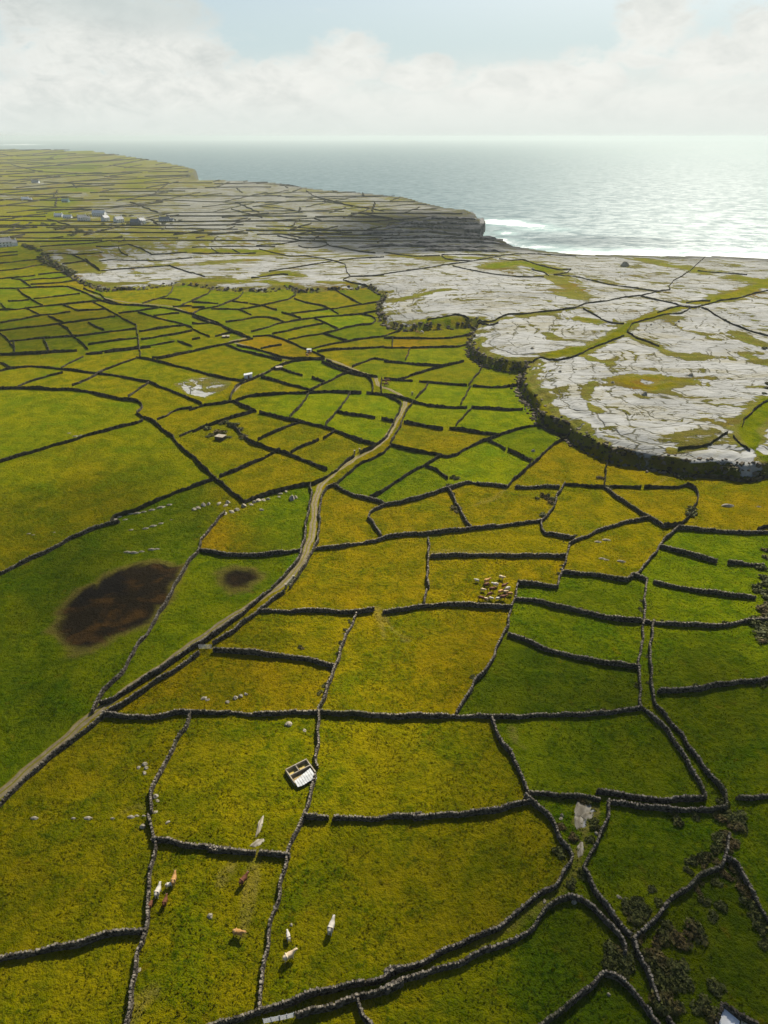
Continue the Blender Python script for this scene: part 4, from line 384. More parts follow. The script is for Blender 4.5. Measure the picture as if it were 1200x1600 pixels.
CLOUD_HEADS = [(-0.043,0.081,0.051,0.035),(-0.103,0.058,0.099,0.031),(0.313,0.107,0.051,0.037),(0.303,0.084,0.049,0.023),(0.251,0.069,0.057,0.029),(0.388,0.072,0.082,0.035),(0.429,0.094,0.041,0.027),(-0.3,0.099,0.123,0.054),(-0.399,0.084,0.09,0.062),(-0.261,0.124,0.09,0.031),(-0.367,0.042,0.213,0.035),(0.047,0.065,0.057,0.023),(0.158,0.051,0.115,0.031),(-0.189,0.05,0.099,0.023),(-0.526,0.09,0.131,0.069),(0.543,0.089,0.131,0.062)]
TROD = [[(-1.79,153.88),(0.0,149.67),(2.29,145.21),(5.61,141.36)],[(-1.79,153.88),(-0.58,147.83),(0.0,141.7)],[(-23.1,79.73),(-23.36,72.06),(-23.24,67.69),(-23.29,64.82)],[(-50.44,87.61),(-48.04,89.37),(-46.21,88.3)],[(-37.32,52.46),(-37.11,54.51),(-35.26,56.1)],[(30.5,105.03),(28.91,106.53),(28.57,110.17)],[(101.55,231.02),(113.87,241.53)],[(-28.69,73.7),(-28.72,75.5),(-27.92,76.6)],[(39.97,182.11),(20.31,184.06),(14.8,182.52)],[(35.43,80.27),(33.1,76.45),(30.21,72.82),(27.36,70.41),(22.56,67.44),(15.7,64.02)],[(46.57,227.93),(40.48,218.8),(31.71,212.87)],[(38.25,84.29),(35.66,79.1),(33.6,75.7),(28.43,70.75)]]
SHELVES = [[(0.0,1054.67),(58.21,1115.2),(123.1,1178.57),(169.24,1184.62)],[(-34.4,983.87),(35.33,1011.67),(91.54,1047.78),(171.68,1141.98)],[(-8.21,936.64),(49.93,950.06),(108.67,953.54),(165.62,1026.35)],[(31.29,889.61),(78.98,899.08),(149.17,911.75)],[(-30.27,858.54),(15.28,867.55),(74.28,842.35),(129.8,866.19)],[(19.65,1131.76),(94.15,1205.96),(165.59,1222.6)],[(63.91,1230.97),(108.8,1257.91),(163.99,1263.43)],[(36.03,815.4),(87.09,821.58),(140.48,827.59)]]
# ------------------------------------------------------------------ the lie of the land
SEA_Z = -30.0
def smooth(a, b, v):
    t = np.clip((v-a)/(b-a), 0, 1); return t*t*(3-2*t)
def seg_dist(px, py, line, closed=False):
    pts = list(line)+([line[0]] if closed else [])
    best = np.full(px.shape, 1e18)
    for (x0, y0), (x1, y1) in zip(pts[:-1], pts[1:]):
        dx, dy = x1-x0, y1-y0; L = dx*dx+dy*dy+1e-9
        t = np.clip(((px-x0)*dx+(py-y0)*dy)/L, 0, 1)
        best = np.minimum(best, (px-x0-t*dx)**2+(py-y0-t*dy)**2)
    return np.sqrt(best)
def inside(px, py, poly):
    r = np.zeros(px.shape, bool); n = len(poly)
    for i in range(n):
        x0, y0 = poly[i]; x1, y1 = poly[(i+1) % n]
        if y0 == y1: continue
        c = ((y0 > py) != (y1 > py)) & (px < (x1-x0)*(py-y0)/(y1-y0)+x0)
        r ^= c
    return r
def und(x, y):
    """soft undulation of the ground, metres"""
    r = (.55*np.sin(x/31+1.3)*np.cos(y/43+.4)+.45*np.sin((x+y)/57+2.2)+.25*np.sin((x*.8-y*.6)/19+.7)
         +.12*np.sin(x/9.1+y/13.3)+.10*np.sin(y/7.7-x/17.0))
    return r*.8
def wob(x, y, s):
    return np.sin(x/s+2*np.sin(y/(s*1.7)))+.6*np.sin(y/(s*.63)+1.7*np.cos(x/(s*.8)))+.35*np.sin((x-y)/(s*.31))
def base_h(x, y):
    z = -3*smooth(1000, 1350, y)+3*smooth(1500, 2200, y)+5*smooth(2200, 3000, y)+40*smooth(3000, 5000, y)
    return z-16*np.exp(-(((x-165)/95)**2+((y-1130)/130)**2))-2.0*np.exp(-(((x+88)/40)**2+((y-185)/34)**2))
PLATEAU = SCARP_W+[(2500, 300), (2500, 9000), (-9000, 9000), (-9000, 900)]
LAND = COAST_W+[(-9000, 5300), (-9000, -3000), (4000, -3000), (4000, 700)]
def plateau_dist(x, y):
    d = seg_dist(x, y, SCARP_W)
    return np.where(inside(x, y, PLATEAU), d, -d)
def coast_dist(x, y):
    d = seg_dist(x, y, COAST_W)
    return np.where(inside(x, y, LAND), d, -d)
def height(x, y, dp=None, dc=None, shore=True):
    x = np.asarray(x, float); y = np.asarray(y, float)
    if dp is None: dp = plateau_dist(x, y)
    z = base_h(x, y)+und(x, y)*(1-smooth(-6, 6, dp)*.5)
    hp = (2.8+4.4*smooth(-40, 90, x))*(1-smooth(500, 1050, y))
    dd = dp+.8*wob(x, y, 9)
    z = z+hp*(.74*smooth(.2, 2.4, dd)+.14*smooth(5, 7, dd)+.12*smooth(13, 16, dd))
    z = z-7*smooth(350, 900, y)*smooth(60, 250, x)*(1-smooth(900, 1300, y))
    if shore:
        if dc is None: dc = coast_dist(x, y)
        dcc = dc+1.6*wob(x, y, 23)
        drop = smooth(0, 9, dcc)
        z = z*drop+(SEA_Z-9)*(1-drop)
    return z
def ray(px, py):
    """direction of a line of sight, from survey photo coordinates"""
    u, v = (px-600)/FPX, (py-800)/FPX
    c, s = math.cos(PITCH), math.sin(PITCH)
    return np.array([u, c-v*s, -s-v*c])
def at_z(px, py, z):
    d = ray(px, py); t = (z-CAM_H)/d[2]
    return d[0]*t, d[1]*t
def project(x, y, z):
    c, s = math.cos(PITCH), math.sin(PITCH)
    zz = z-CAM_H
    dep = y*c-zz*s
    return 600+FPX*x/dep, 800-FPX*(y*s+zz*c)/dep, dep
build_world()
rng = np.random.default_rng(7); random.seed(7)
COL = sc.collection
# ------------------------------------------------------------------ helpers
def mesh(name, verts, faces, mat=None, smooth_=False):
    """verts (n,3); faces: (m,k) array, or a list of such arrays"""
    me = bpy.data.meshes.new(name)
    if not isinstance(faces, list): faces = [faces]
    verts = np.asarray(verts, np.float32)
    me.vertices.add(len(verts)); me.vertices.foreach_set('co', verts.ravel())
    idx = np.concatenate([np.asarray(f, np.int32).ravel() for f in faces])
    cnt = np.concatenate([np.full(len(f), np.asarray(f).shape[1], np.int32) for f in faces])
    st = np.concatenate([[0], np.cumsum(cnt)[:-1]]).astype(np.int32)
    me.loops.add(len(idx)); me.loops.foreach_set('vertex_index', idx)
    me.polygons.add(len(cnt)); me.polygons.foreach_set('loop_start', st)
    me.polygons.foreach_set('loop_total', cnt)
    me.polygons.foreach_set('use_smooth', np.full(len(cnt), smooth_))
    me.update(calc_edges=True); me.validate()
    if mat: me.materials.append(mat)
    return me
def obj(name, me, parent=None, loc=(0, 0, 0), rz=0):
    o = bpy.data.objects.new(name, me); COL.objects.link(o)
    o.location = loc; o.rotation_euler = (0, 0, rz)
    if parent: o.parent = parent
    return o
def tag(o, label=None, cat=None, group=None, kind=None):
    if label: o['label'] = label
    if cat: o['category'] = cat
    if group: o['group'] = group
    if kind: o['kind'] = kind
    return o
def copy_tree(o, parent=None):
    c = o.copy(); COL.objects.link(c); c.parent = parent
    for ch in list(o.children): copy_tree(ch, c)
    return c
BOXF = np.array([[0, 3, 2, 1], [4, 5, 6, 7], [0, 1, 5, 4], [1, 2, 6, 5], [2, 3, 7, 6], [3, 0, 4, 7]])
BOXV = np.array([[-1, -1, -1], [1, -1, -1], [1, 1, -1], [-1, 1, -1], [-1, -1, 1], [1, -1, 1], [1, 1, 1], [-1, 1, 1]])*.5
def box(c, s, rz=0, taper=1.0, tilt=0):
    v = BOXV*np.array(s); v[4:, :2] *= taper
    v[:, 2] += v[:, 0]*tilt
    cs, sn = math.cos(rz), math.sin(rz)
    v = np.stack([v[:, 0]*cs-v[:, 1]*sn, v[:, 0]*sn+v[:, 1]*cs, v[:, 2]], 1)
    return v+np.array(c)
def boxes(lst):
    V = np.concatenate(lst); F = np.concatenate([BOXF+8*i for i in range(len(lst))])
    return V, F
def hz(x, y): return float(height(np.array([x]), np.array([y]))[0])

# ------------------------------------------------------------------ materials
def material(name, rough=.9, spec=.2):
    m = bpy.data.materials.new(name); m.use_nodes = True
    T = NT(m.node_tree); T.n.clear()
    b = T.new('ShaderNodeBsdfPrincipled'); b.inputs['Roughness'].default_value = rough
    b.inputs['Specular IOR Level'].default_value = spec
    o = T.new('ShaderNodeOutputMaterial'); T.l.new(b.outputs[0], o.inputs[0])
    return m, T, b
def bump(T, b, h, dist, strength=1.0):
    n = T.new('ShaderNodeBump'); n.inputs['Distance'].default_value = dist; n.inputs['Strength'].default_value = strength
    T.put(n.inputs['Height'], h); T.l.new(n.outputs[0], b.inputs['Normal'])
def plain(name, c1, c2, scale=1.0, rough=.9, bd=0.0, spec=.2):
    m, T, b = material(name, rough, spec)
    p = T.new('ShaderNodeTexCoord').outputs['Object']
    n = T.noise(p, scale, 5, .6)
    T.l.new(T.mix(T.smooth(n, .35, .65), c1, c2), b.inputs['Base Color'])
    if bd: bump(T, b, n, bd)
    return m
def stone_mat():
    m, T, b = material('dry_stone', .95, .0)
    g = T.new('ShaderNodeNewGeometry')
    p = g.outputs['Position']
    n = T.noise(p, 1.7, 4, .65)
    big = T.noise(p, .06, 3, .5)
    r = g.outputs['Random Per Island']
    f = T.math('ADD', T.math('MULTIPLY', r, .55), T.math('MULTIPLY', n, .6))
    cope_lit = T.new('ShaderNodeAttribute', attribute_name='cope_lit').outputs['Fac']
    c = T.mix(T.smooth(f, .25, .95), T.mix(cope_lit, (.022, .018, .013), (.055, .047, .036)), T.mix(cope_lit, (.17, .145, .11), (.30, .26, .20)))  # coping paler, body darker: sunlit tops and shaded faces painted into the colour
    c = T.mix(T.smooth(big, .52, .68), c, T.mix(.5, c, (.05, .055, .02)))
    T.l.new(c, b.inputs['Base Color'])
    v = T.new('ShaderNodeTexVoronoi'); T.put(v.inputs['Vector'], p); v.inputs['Scale'].default_value = 2.4
    bump(T, b, T.math('ADD', v.outputs['Distance'], n), .18)
    return m
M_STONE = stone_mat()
def wall_far_mat():
    m, T, b = material('weathered_stone', .95, .0)
    p = T.new('ShaderNodeNewGeometry').outputs['Position']
    n = T.noise(p, .7, 4, .65); big = T.noise(p, .03, 3, .5)
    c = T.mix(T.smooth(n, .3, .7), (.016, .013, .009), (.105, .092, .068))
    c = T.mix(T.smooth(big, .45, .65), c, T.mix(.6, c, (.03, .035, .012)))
    T.l.new(c, b.inputs['Base Color']); bump(T, b, n, .3)
    return m
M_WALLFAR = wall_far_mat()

def ground_mat():
    m, T, b = material('ground_cover', .95, .0)
    p = T.new('ShaderNodeNewGeometry').outputs['Position']
    at = lambda n: T.new('ShaderNodeAttribute', attribute_name=n)
    tint, rk, pd, bog = at('tint').outputs['Color'], at('rock').outputs['Fac'], at('pdist').outputs['Fac'], at('bog').outputs['Fac']
    rng_ = at('range').outputs['Fac']
    # grass
    n1 = T.noise(p, .022, 5, .6); n2 = T.noise(p, .16, 6, .62, .4); n3 = T.noise(p, .85, 5, .7, .3); n4 = T.noise(p, 3.2, 3, .6)
    near = T.smooth(rng_, 420, 160)
    g = T.mix(T.smooth(n2, .36, .66), T.mix(1, tint, (1.12, 1.06, 1), 'MULTIPLY'), T.mix(1, tint, (.58, .70, .5), 'MULTIPLY'))
    g = T.mix(T.math('MULTIPLY', T.smooth(n1, .45, .7), .45), g, T.mix(1, tint, (1.15, 1.0, .8), 'MULTIPLY'))
    mid = T.noise(p, .055, 5, .6, .6)
    g = T.mix(T.math('MULTIPLY', T.smooth(mid, .50, .68), .75), g, T.mix(1, tint, (.60, .84, .8), 'MULTIPLY'))
    g = T.mix(T.math('MULTIPLY', T.smooth(mid, .46, .33), .5), g, T.mix(1, tint, (1.2, 1.02, .8), 'MULTIPLY'))
    blotch = T.math('MULTIPLY', T.smooth(n3, .48, .64), T.math('MULTIPLY', near, T.smooth(mid, .35, .6, .3, 1.0)))
    g = T.mix(blotch, g, T.mix(1, g, (.36, .52, .4), 'MULTIPLY'))
    fleck = T.math('MULTIPLY', T.smooth(T.math('MULTIPLY', n4, n3), .31, .40), T.math('MULTIPLY', near, .55))
    g = T.mix(fleck, g, T.mix(1, g, (1.5, 1.35, 1.2), 'MULTIPLY'))
    g = T.mix(T.math('MULTIPLY', T.smooth(n4, .6, .75), T.math('MULTIPLY', near, .5)), g, (.028, .024, .003))
    rust = T.math('MULTIPLY', T.smooth(T.noise(p, .33, 4, .6), .60, .74), .35)
    g = T.mix(rust, g, (.15, .075, .004))
    trod = at('trod').outputs['Fac']
    pt = T.vmath('MULTIPLY', T.vmath('ADD', p, T.comb(T.math('MULTIPLY', n1, 60.0), 0.0)), (.28, .035, .1))
    grain = T.noise(pt, 1.0, 5, .6, .4)
    g = T.mix(T.math('MULTIPLY', T.smooth(grain, .50, .64), .38), g, T.mix(1, g, (.62, .74, .6), 'MULTIPLY'))
    g = T.mix(T.math('MULTIPLY', trod, T.smooth(n3, .35, .6, .1, .42)), g, (.25, .19, .05))
    # limestone, its joints and the sod in them follow the terrace edge
    sep = T.new('ShaderNodeSeparateXYZ'); T.put(sep.inputs[0], p)
    warp = T.noise(p, .03, 4, .55)
    band = T.math('ADD', T.math('MULTIPLY', pd, .11), T.math('MULTIPLY', warp, 5.0))
    bv = T.comb(T.math('MULTIPLY', sep.outputs[0], .018), band)
    ledge = T.noise(bv, 1.0, 6, .62)
    pv = T.vmath('MULTIPLY', p, (.030, .085, .05))
    st = T.noise(pv, 1.0, 8, .62, .5)
    mixn = T.math('ADD', T.math('MULTIPLY', ledge, .62), T.math('MULTIPLY', st, .5))
    mixn = T.math('ADD', T.math('MULTIPLY', T.math('SUBTRACT', mixn, .56), 1.25), .5)
    rim = T.math('MULTIPLY', T.smooth(pd, 15, 0), .09)
    isrock = T.smooth(T.math('SUBTRACT', T.math('ADD', T.math('MULTIPLY', rk, .245), .335), T.math('ADD', mixn, rim)), -.012, .018)
    isrock = T.math('MULTIPLY', isrock, T.smooth(rk, .02, .1))
    fine = T.noise(T.vmath('MULTIPLY', p, (.12, .4, .3)), 1.0, 7, .7, .3)
    rc = T.mix(T.smooth(fine, .3, .7), (.225, .227, .212), (.345, .345, .325))
    rc = T.mix(T.math('MULTIPLY', T.smooth(T.noise(p, .016, 5, .65), .46, .66), .75), rc, (.20, .202, .188))
    rc = T.mix(T.math('MULTIPLY', T.smooth(st, .48, .60), .75), rc, (.235, .222, .165))
    vo = T.new('ShaderNodeTexVoronoi', feature='DISTANCE_TO_EDGE')
    T.put(vo.inputs['Vector'], T.vmath('ADD', T.vmath('MULTIPLY', p, (.045, .11, .0)), T.comb(warp, warp))); vo.inputs['Scale'].default_value = 1.0
    crack = T.math('MULTIPLY', T.smooth(vo.outputs['Distance'], .03, .006), T.smooth(n2, .42, .58))
    vo2 = T.new('ShaderNodeTexVoronoi', feature='DISTANCE_TO_EDGE')
    T.put(vo2.inputs['Vector'], T.vmath('ADD', T.vmath('MULTIPLY', p, (.13, .36, .0)), T.comb(n2, n2))); vo2.inputs['Scale'].default_value = 1.0
    crack2 = T.math('MULTIPLY', T.smooth(vo2.outputs['Distance'], .05, .0), T.smooth(n1, .45, .60, .0, .6))
    contour = T.math('MULTIPLY', T.smooth(T.math('ABSOLUTE', T.math('SUBTRACT', T.math('FRACT', T.math('ADD', T.math('MULTIPLY', pd, .085), T.math('MULTIPLY', warp, 2.6))), .5)), .06, .0), T.math('MAXIMUM', T.smooth(st, .42, .54), T.smooth(pd, 38, 12, 0, .8)))
    ck = T.math('MAXIMUM', T.math('MAXIMUM', crack, contour), crack2)
    rc = T.mix(T.math('MULTIPLY', ck, .9), rc, (.065, .06, .028))
    clump = T.smooth(T.noise(p, .28, 4, .7), .60, .66)
    rc = T.mix(T.math('MULTIPLY', clump, T.smooth(st, .40, .56)), rc, (.11, .095, .018))
    sod = T.mix(T.smooth(n2, .4, .6), (.175, .155, .03), (.13, .14, .02))
    sod = T.mix(T.smooth(n1, .55, .68), sod, (.16, .10, .01))
    sod = T.mix(T.math('MULTIPLY', T.smooth(st, .46, .60), .6), sod, (.085, .07, .015))
    soft = T.smooth(rk, .05, .3)
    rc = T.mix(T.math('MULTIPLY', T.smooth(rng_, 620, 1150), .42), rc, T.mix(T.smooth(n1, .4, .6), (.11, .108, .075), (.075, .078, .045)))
    wet_shade_ = at('wet').outputs['Fac']
    wet_shade_m = T.smooth(T.math('ADD', wet_shade_, T.math('MULTIPLY', T.math('SUBTRACT', st, .5), 1.6)), .25, .75)
    rc = T.mix(T.math('MULTIPLY', wet_shade_m, .92), rc, (.062, .060, .055))  # dark wet rock and painted-in shade share one tone
    sod = T.mix(T.math('MULTIPLY', wet_shade_m, .6), sod, (.06, .058, .035))
    gg = T.mix(soft, g, sod)
    c = T.mix(isrock, gg, rc)
    # peat hollow
    bn = T.noise(p, .11, 5, .6, .8)
    bc = T.mix(T.smooth(bn, .48, .66), (.020, .015, .009), (.062, .034, .011))
    bc = T.mix(T.smooth(T.noise(p, .05, 3), .5, .62), bc, (.014, .012, .010))
    c = T.mix(T.smooth(T.math('ADD', bog, T.math('MULTIPLY', T.math('SUBTRACT', bn, .5), .9)), .30, .68), T.mix(T.smooth(T.math('ADD', bog, T.math('MULTIPLY', T.math('SUBTRACT', bn, .5), .9)), .12, .40, 0, .55), c, (.15, .10, .03)), bc)
    T.l.new(c, b.inputs['Base Color'])
    hg = T.math('ADD', T.math('MULTIPLY', n3, 1.9), T.math('ADD', T.math('MULTIPLY', n4, .5), T.math('MULTIPLY', n2, 2.2)))
    hh = T.math('ADD', T.math('MULTIPLY', hg, T.math('SUBTRACT', 1.0, isrock)), T.math('MULTIPLY', T.math('SUBTRACT', T.math('MULTIPLY', fine, .5), T.math('MULTIPLY', ck, .6)), isrock))
    hh = T.math('ADD', hh, T.math('MULTIPLY', isrock, .35))
    bump(T, b, hh, 1.0, .85)
    return m

# ------------------------------------------------------------------ terrain: one sheet, finer where it is near
pys = np.concatenate([np.arange(1690, 400, -2.1), np.arange(400, 226, -1.5)])
dep = PITCH+np.arctan((pys-800)/FPX)
rr = CAM_H/np.tan(np.maximum(dep, .0085))
rr = np.concatenate([[2, 12, 22, 31, 38, 44], rr[rr < 6200], np.geomspace(6400, 12000, 8)])
core = np.linspace(-math.radians(52), math.radians(52), 900)
out_ = np.radians(np.linspace(56, 304, 52)[:-1])
th = np.concatenate([core, out_])
NR, NTH = len(rr), len(th)
R_, TH = np.meshgrid(rr, th, indexing='ij')
TX, TY = R_*np.sin(TH), R_*np.cos(TH)
tx, ty = TX.ravel(), TY.ravel()
DP = plateau_dist(tx, ty); DC = coast_dist(tx, ty)
TZ = height(tx, ty, DP, DC)
i, j = np.meshgrid(np.arange(NR-1), np.arange(NTH), indexing='ij')
a = i*NTH+j; b_ = i*NTH+(j+1) % NTH
F = np.stack([a, b_, b_+NTH, a+NTH], -1).reshape(-1, 4)
# drop faces far out under the sea
keep = ~((DC[F[:, 0]] < -60) & (DC[F[:, 2]] < -60))
F = F[keep]
used = np.unique(F); remap = np.full(len(tx), -1); remap[used] = np.arange(len(used))
# which field every point lies in: grown outward from one survey point per field, stopped by the walls
def cell(x, y):
    r = np.hypot(x, y); t = np.arctan2(x, y)
    return np.interp(r, rr, np.arange(NR)), np.interp(t, core, np.arange(len(core)))
NC = len(core)
block = np.zeros((NR, NC), bool)
def raster(line):
    for (x0, y0), (x1, y1) in zip(line[:-1], line[1:]):
        (r0, c0), (r1, c1) = cell(x0, y0), cell(x1, y1)
        n = int(max(abs(r1-r0), abs(c1-c0))*2)+2
        ri = np.round(np.linspace(r0, r1, n)).astype(int); ci = np.round(np.linspace(c0, c1, n)).astype(int)
        block[ri, ci] = True
        block[np.minimum(ri+1, NR-1), ci] = True
for d_, g_, subs in WALLS:
    for ln in subs: raster(ln)
raster(SCARP_W)
for ln in LANE: raster(ln)
ids = np.full((NR, NC), -1, np.int32)
seeds = list(SEEDS)
for x, y in AUTO: seeds.append((x, y, None))
cols = []
def auto_col(x, y):
    k = rng.random(); d = math.hypot(x, y)
    if k < .45: c = PAL['g']
    elif k < .8: c = PAL['o']
    else: c = PAL['y']
    return tuple(np.array(c)*rng.uniform(.85, 1.12))
for q, (x, y, k) in enumerate(seeds):
    r, c = cell(x, y); r = int(round(float(r))); c = int(round(float(c)))
    cols.append(PAL[k] if k else auto_col(x, y))
    r0, r1, c0, c1 = max(r-1, 0), r+2, max(c-1, 0), c+2
    sub = ids[r0:r1, c0:c1]; sub[sub < 0] = q
ids[block] = -2
for it in range(420):
    un = ids == -1
    if not un.any(): break
    new = ids.copy()
    for ax, s in ((0, 1), (0, -1), (1, 1), (1, -1)):
        sh = np.roll(ids, s, ax)
        if ax == 0: (sh[0] if s == 1 else sh[-1])[:] = -1
        else: sh[:, (0 if s == 1 else -1)] = -1
        t = (new == -1) & (sh >= 0); new[t] = sh[t]
    if (new == ids).all(): break
    ids = new
for it in range(6):
    for ax, s in ((0, 1), (0, -1), (1, 1), (1, -1)):
        sh = np.roll(ids, s, ax); t = (ids < 0) & (sh >= 0); ids[t] = sh[t]
cols = np.array(cols+[PAL['g']])
tint = np.zeros((NR, NTH, 3)); tint[:] = PAL['g']
core_t = cols[ids]
# colour drifts gradually inside a field but never through a wall
open_ = (~block)[..., None].astype(float)
for step_ in (6, 4, 3, 2, 1)*9:
    acc = core_t*open_; wgt = open_.copy()
    for ax, s in ((0, step_), (0, -step_), (1, step_), (1, -step_)):
        ok_ = np.roll(open_, s, ax)
        for q in range(1, step_):
            ok_ = ok_*np.roll(open_, int(math.copysign(q, s)), ax)
        if ax == 0: (ok_[:step_] if s > 0 else ok_[-step_:])[:] = 0
        else: (ok_[:, :step_] if s > 0 else ok_[:, -step_:])[:] = 0
        acc += np.roll(core_t, s, ax)*ok_; wgt += ok_
    core_t = np.where(open_ > 0, acc/np.maximum(wgt, 1), core_t)
tint[:, :NC] = core_t
tint[:, NC:] = PAL['o']
tint = tint.reshape(-1, 3)
# big soft drifts of colour
drift = .5+.5*np.sin(tx/140+ty/210+1.5*np.sin(ty/90))*np.cos(ty/120-tx/260)
tint = tint*(.93+.14*drift)[:, None]
rock = np.where(DP > 0, 1.0, 0.0)*smooth(0, 2.0, DP)
far = smooth(620, 900, ty)
fn = .5+.5*np.sin(tx/83+2*np.sin(ty/140)+ty/75)*np.cos(ty/190+tx/47)
head = smooth(-560, -150, tx-(-.18)*(ty-900))
rock = rock*(1-far*(1-np.clip(.34+.52*head+.36*(fn-.5)*2, 0, 1)))
rock = rock*(1-smooth(2000, 2900, ty)*.5)
for line, hw, amt in SODS:
    d = seg_dist(tx, ty, line)
    d = d+.8*wob(tx, ty, 11)
    rock = rock*(1-amt*(1-smooth(hw*.2, hw*2.0, d)))
for poly, amt in ROCKPATCH:
    d = seg_dist(tx, ty, poly, True); ins = inside(tx, ty, poly)
    sd = np.where(ins, d, -d)+.5*wob(tx, ty, 5)
    rock = np.maximum(rock, amt*smooth(-.8, 1.5, sd))
for poly, amt in GRASSPATCH:
    d = seg_dist(tx, ty, poly, True); ins = inside(tx, ty, poly)
    rock = rock*(1-amt*smooth(-8, 8, np.where(ins, d, -d)+2*wob(tx, ty, 17)))
rock = np.where(DC < 14, np.maximum(rock, .9*smooth(16, 4, DC)*(DC < 16)), rock)
bog = np.zeros_like(tx)
for poly in BOGS:
    d = seg_dist(tx, ty, poly, True); ins = inside(tx, ty, poly)
    bog = np.maximum(bog, smooth(-7, 7, np.where(ins, d, -d)))
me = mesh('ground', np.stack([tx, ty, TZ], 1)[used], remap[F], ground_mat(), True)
def attr(me, name, val, kind='FLOAT'):
    A = me.attributes.new(name, kind, 'POINT')
    if kind == 'FLOAT_COLOR':
        val = np.concatenate([val, np.ones((len(val), 1))], 1); A.data.foreach_set('color', val.astype(np.float32).ravel())
    else: A.data.foreach_set('value', val.astype(np.float32))
attr(me, 'tint', tint[used], 'FLOAT_COLOR'); attr(me, 'rock', rock[used]); attr(me, 'pdist', DP[used]); attr(me, 'bog', bog[used])
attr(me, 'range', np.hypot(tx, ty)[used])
wet = np.maximum(smooth(70, 8, DC)*.8, np.exp(-((tx-90)/165)**2-((ty-1220)/150)**2)*1.2)*(DP > 0)  # wet coastal rock, plus the headland's cloud shade painted into the colour
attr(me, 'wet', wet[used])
trod = np.zeros_like(tx)
for ln in TROD: trod = np.maximum(trod, smooth(1.5, .25, seg_dist(tx, ty, ln)+.35*wob(tx, ty, 4)))
attr(me, 'trod', trod[used])
tag(obj('ground', me), kind='structure')

# ------------------------------------------------------------------ sea
def sea():
    m, T, b = material('sea_water', .22, .22)
    b.inputs['IOR'].default_value = 1.33
    p = T.new('ShaderNodeNewGeometry').outputs['Position']
    foam = T.new('ShaderNodeAttribute', attribute_name='foam').outputs['Fac']
    rg = T.new('ShaderNodeAttribute', attribute_name='range').outputs['Fac']
    a = T.noise(T.vmath('MULTIPLY', p, (.035, .05, .01)), 1, 9, .68, .6)
    w = T.noise(T.vmath('MULTIPLY', p, (.05, .075, .05)), 1, 6, .6, .3)
    big = T.noise(T.vmath('MULTIPLY', p, (.0006, .0012, .001)), 1, 4, .5)
    caps = T.noise(T.vmath('MULTIPLY', p, (.02, .012, .02)), 1.0, 6, .75, 1.0)
    capm = T.math('MULTIPLY', T.smooth(caps, .66, .74), T.smooth(big, .4, .6, .25, .9))
    fn = T.noise(T.vmath('MULTIPLY', p, (.03, .035, .03)), 1, 7, .7, 1.2)
    fm = T.smooth(T.math('ADD', foam, T.math('MULTIPLY', T.math('SUBTRACT', fn, .5), 1.4)), .45, .8)
    deepc = T.mix(T.smooth(a, .4, .6), (.065, .108, .122), (.11, .16, .172))
    deepc = T.mix(T.smooth(foam, .02, .5), deepc, (.15, .23, .23))
    c = T.mix(T.math('MAXIMUM', capm, fm), deepc, (.80, .82, .80))
    T.l.new(c, b.inputs['Base Color'])
    b.inputs['Specular IOR Level'].default_value = 0; b.inputs['Roughness'].default_value = 1
    gl = T.new('ShaderNodeBsdfGlossy'); gl.inputs['Roughness'].default_value = .34; gl.inputs['Color'].default_value = (.93, .97, .95, 1)
    mxs = T.new('ShaderNodeMixShader'); T.put(mxs.inputs[0], T.math('MULTIPLY', T.smooth(a, .36, .64, .035, .085), T.math('SUBTRACT', 1.0, fm)))
    T.l.new(b.outputs[0], mxs.inputs[1]); T.l.new(gl.outputs[0], mxs.inputs[2])
    T.l.new(mxs.outputs[0], [q for q in T.n if q.type == 'OUTPUT_MATERIAL'][0].inputs[0])
    bump(T, gl, T.math('ADD', T.math('MULTIPLY', a, 2.6), T.math('MULTIPLY', w, 1.6)), 1.0, .7)
    r = np.concatenate([[150, 400], np.geomspace(600, 45000, 330)])
    t = np.concatenate([np.linspace(-math.radians(34), math.radians(34), 330), np.radians(np.linspace(37, 323, 60)[:-1])])
    Rg, Tg = np.meshgrid(r, t, indexing='ij'); X, Y = (Rg*np.sin(Tg)).ravel(), (Rg*np.cos(Tg)).ravel()
    n = len(t); i, j = np.meshgrid(np.arange(len(r)-1), np.arange(n), indexing='ij')
    a_ = i*n+j; b2 = i*n+(j+1) % n
    F = np.stack([a_, b2, b2+n, a_+n], -1).reshape(-1, 4)
    Z = np.full(len(X), SEA_Z)
    dc = coast_dist(X, Y)
    fo = .32*smooth(-26, -2, dc)*(Y < 4000)
    for (x, y, rx, ry, s) in FOAM:
        q = ((X-x)/rx)**2+((Y-y)/ry)**2
        fo = np.maximum(fo, s*np.exp(-q))
    fo *= (dc < 3)
    me = mesh('sea', np.stack([X, Y, Z], 1), F, m, True)
    attr(me, 'foam', fo); attr(me, 'range', np.hypot(X, Y))
    tag(obj('sea', me), kind='structure')
sea()

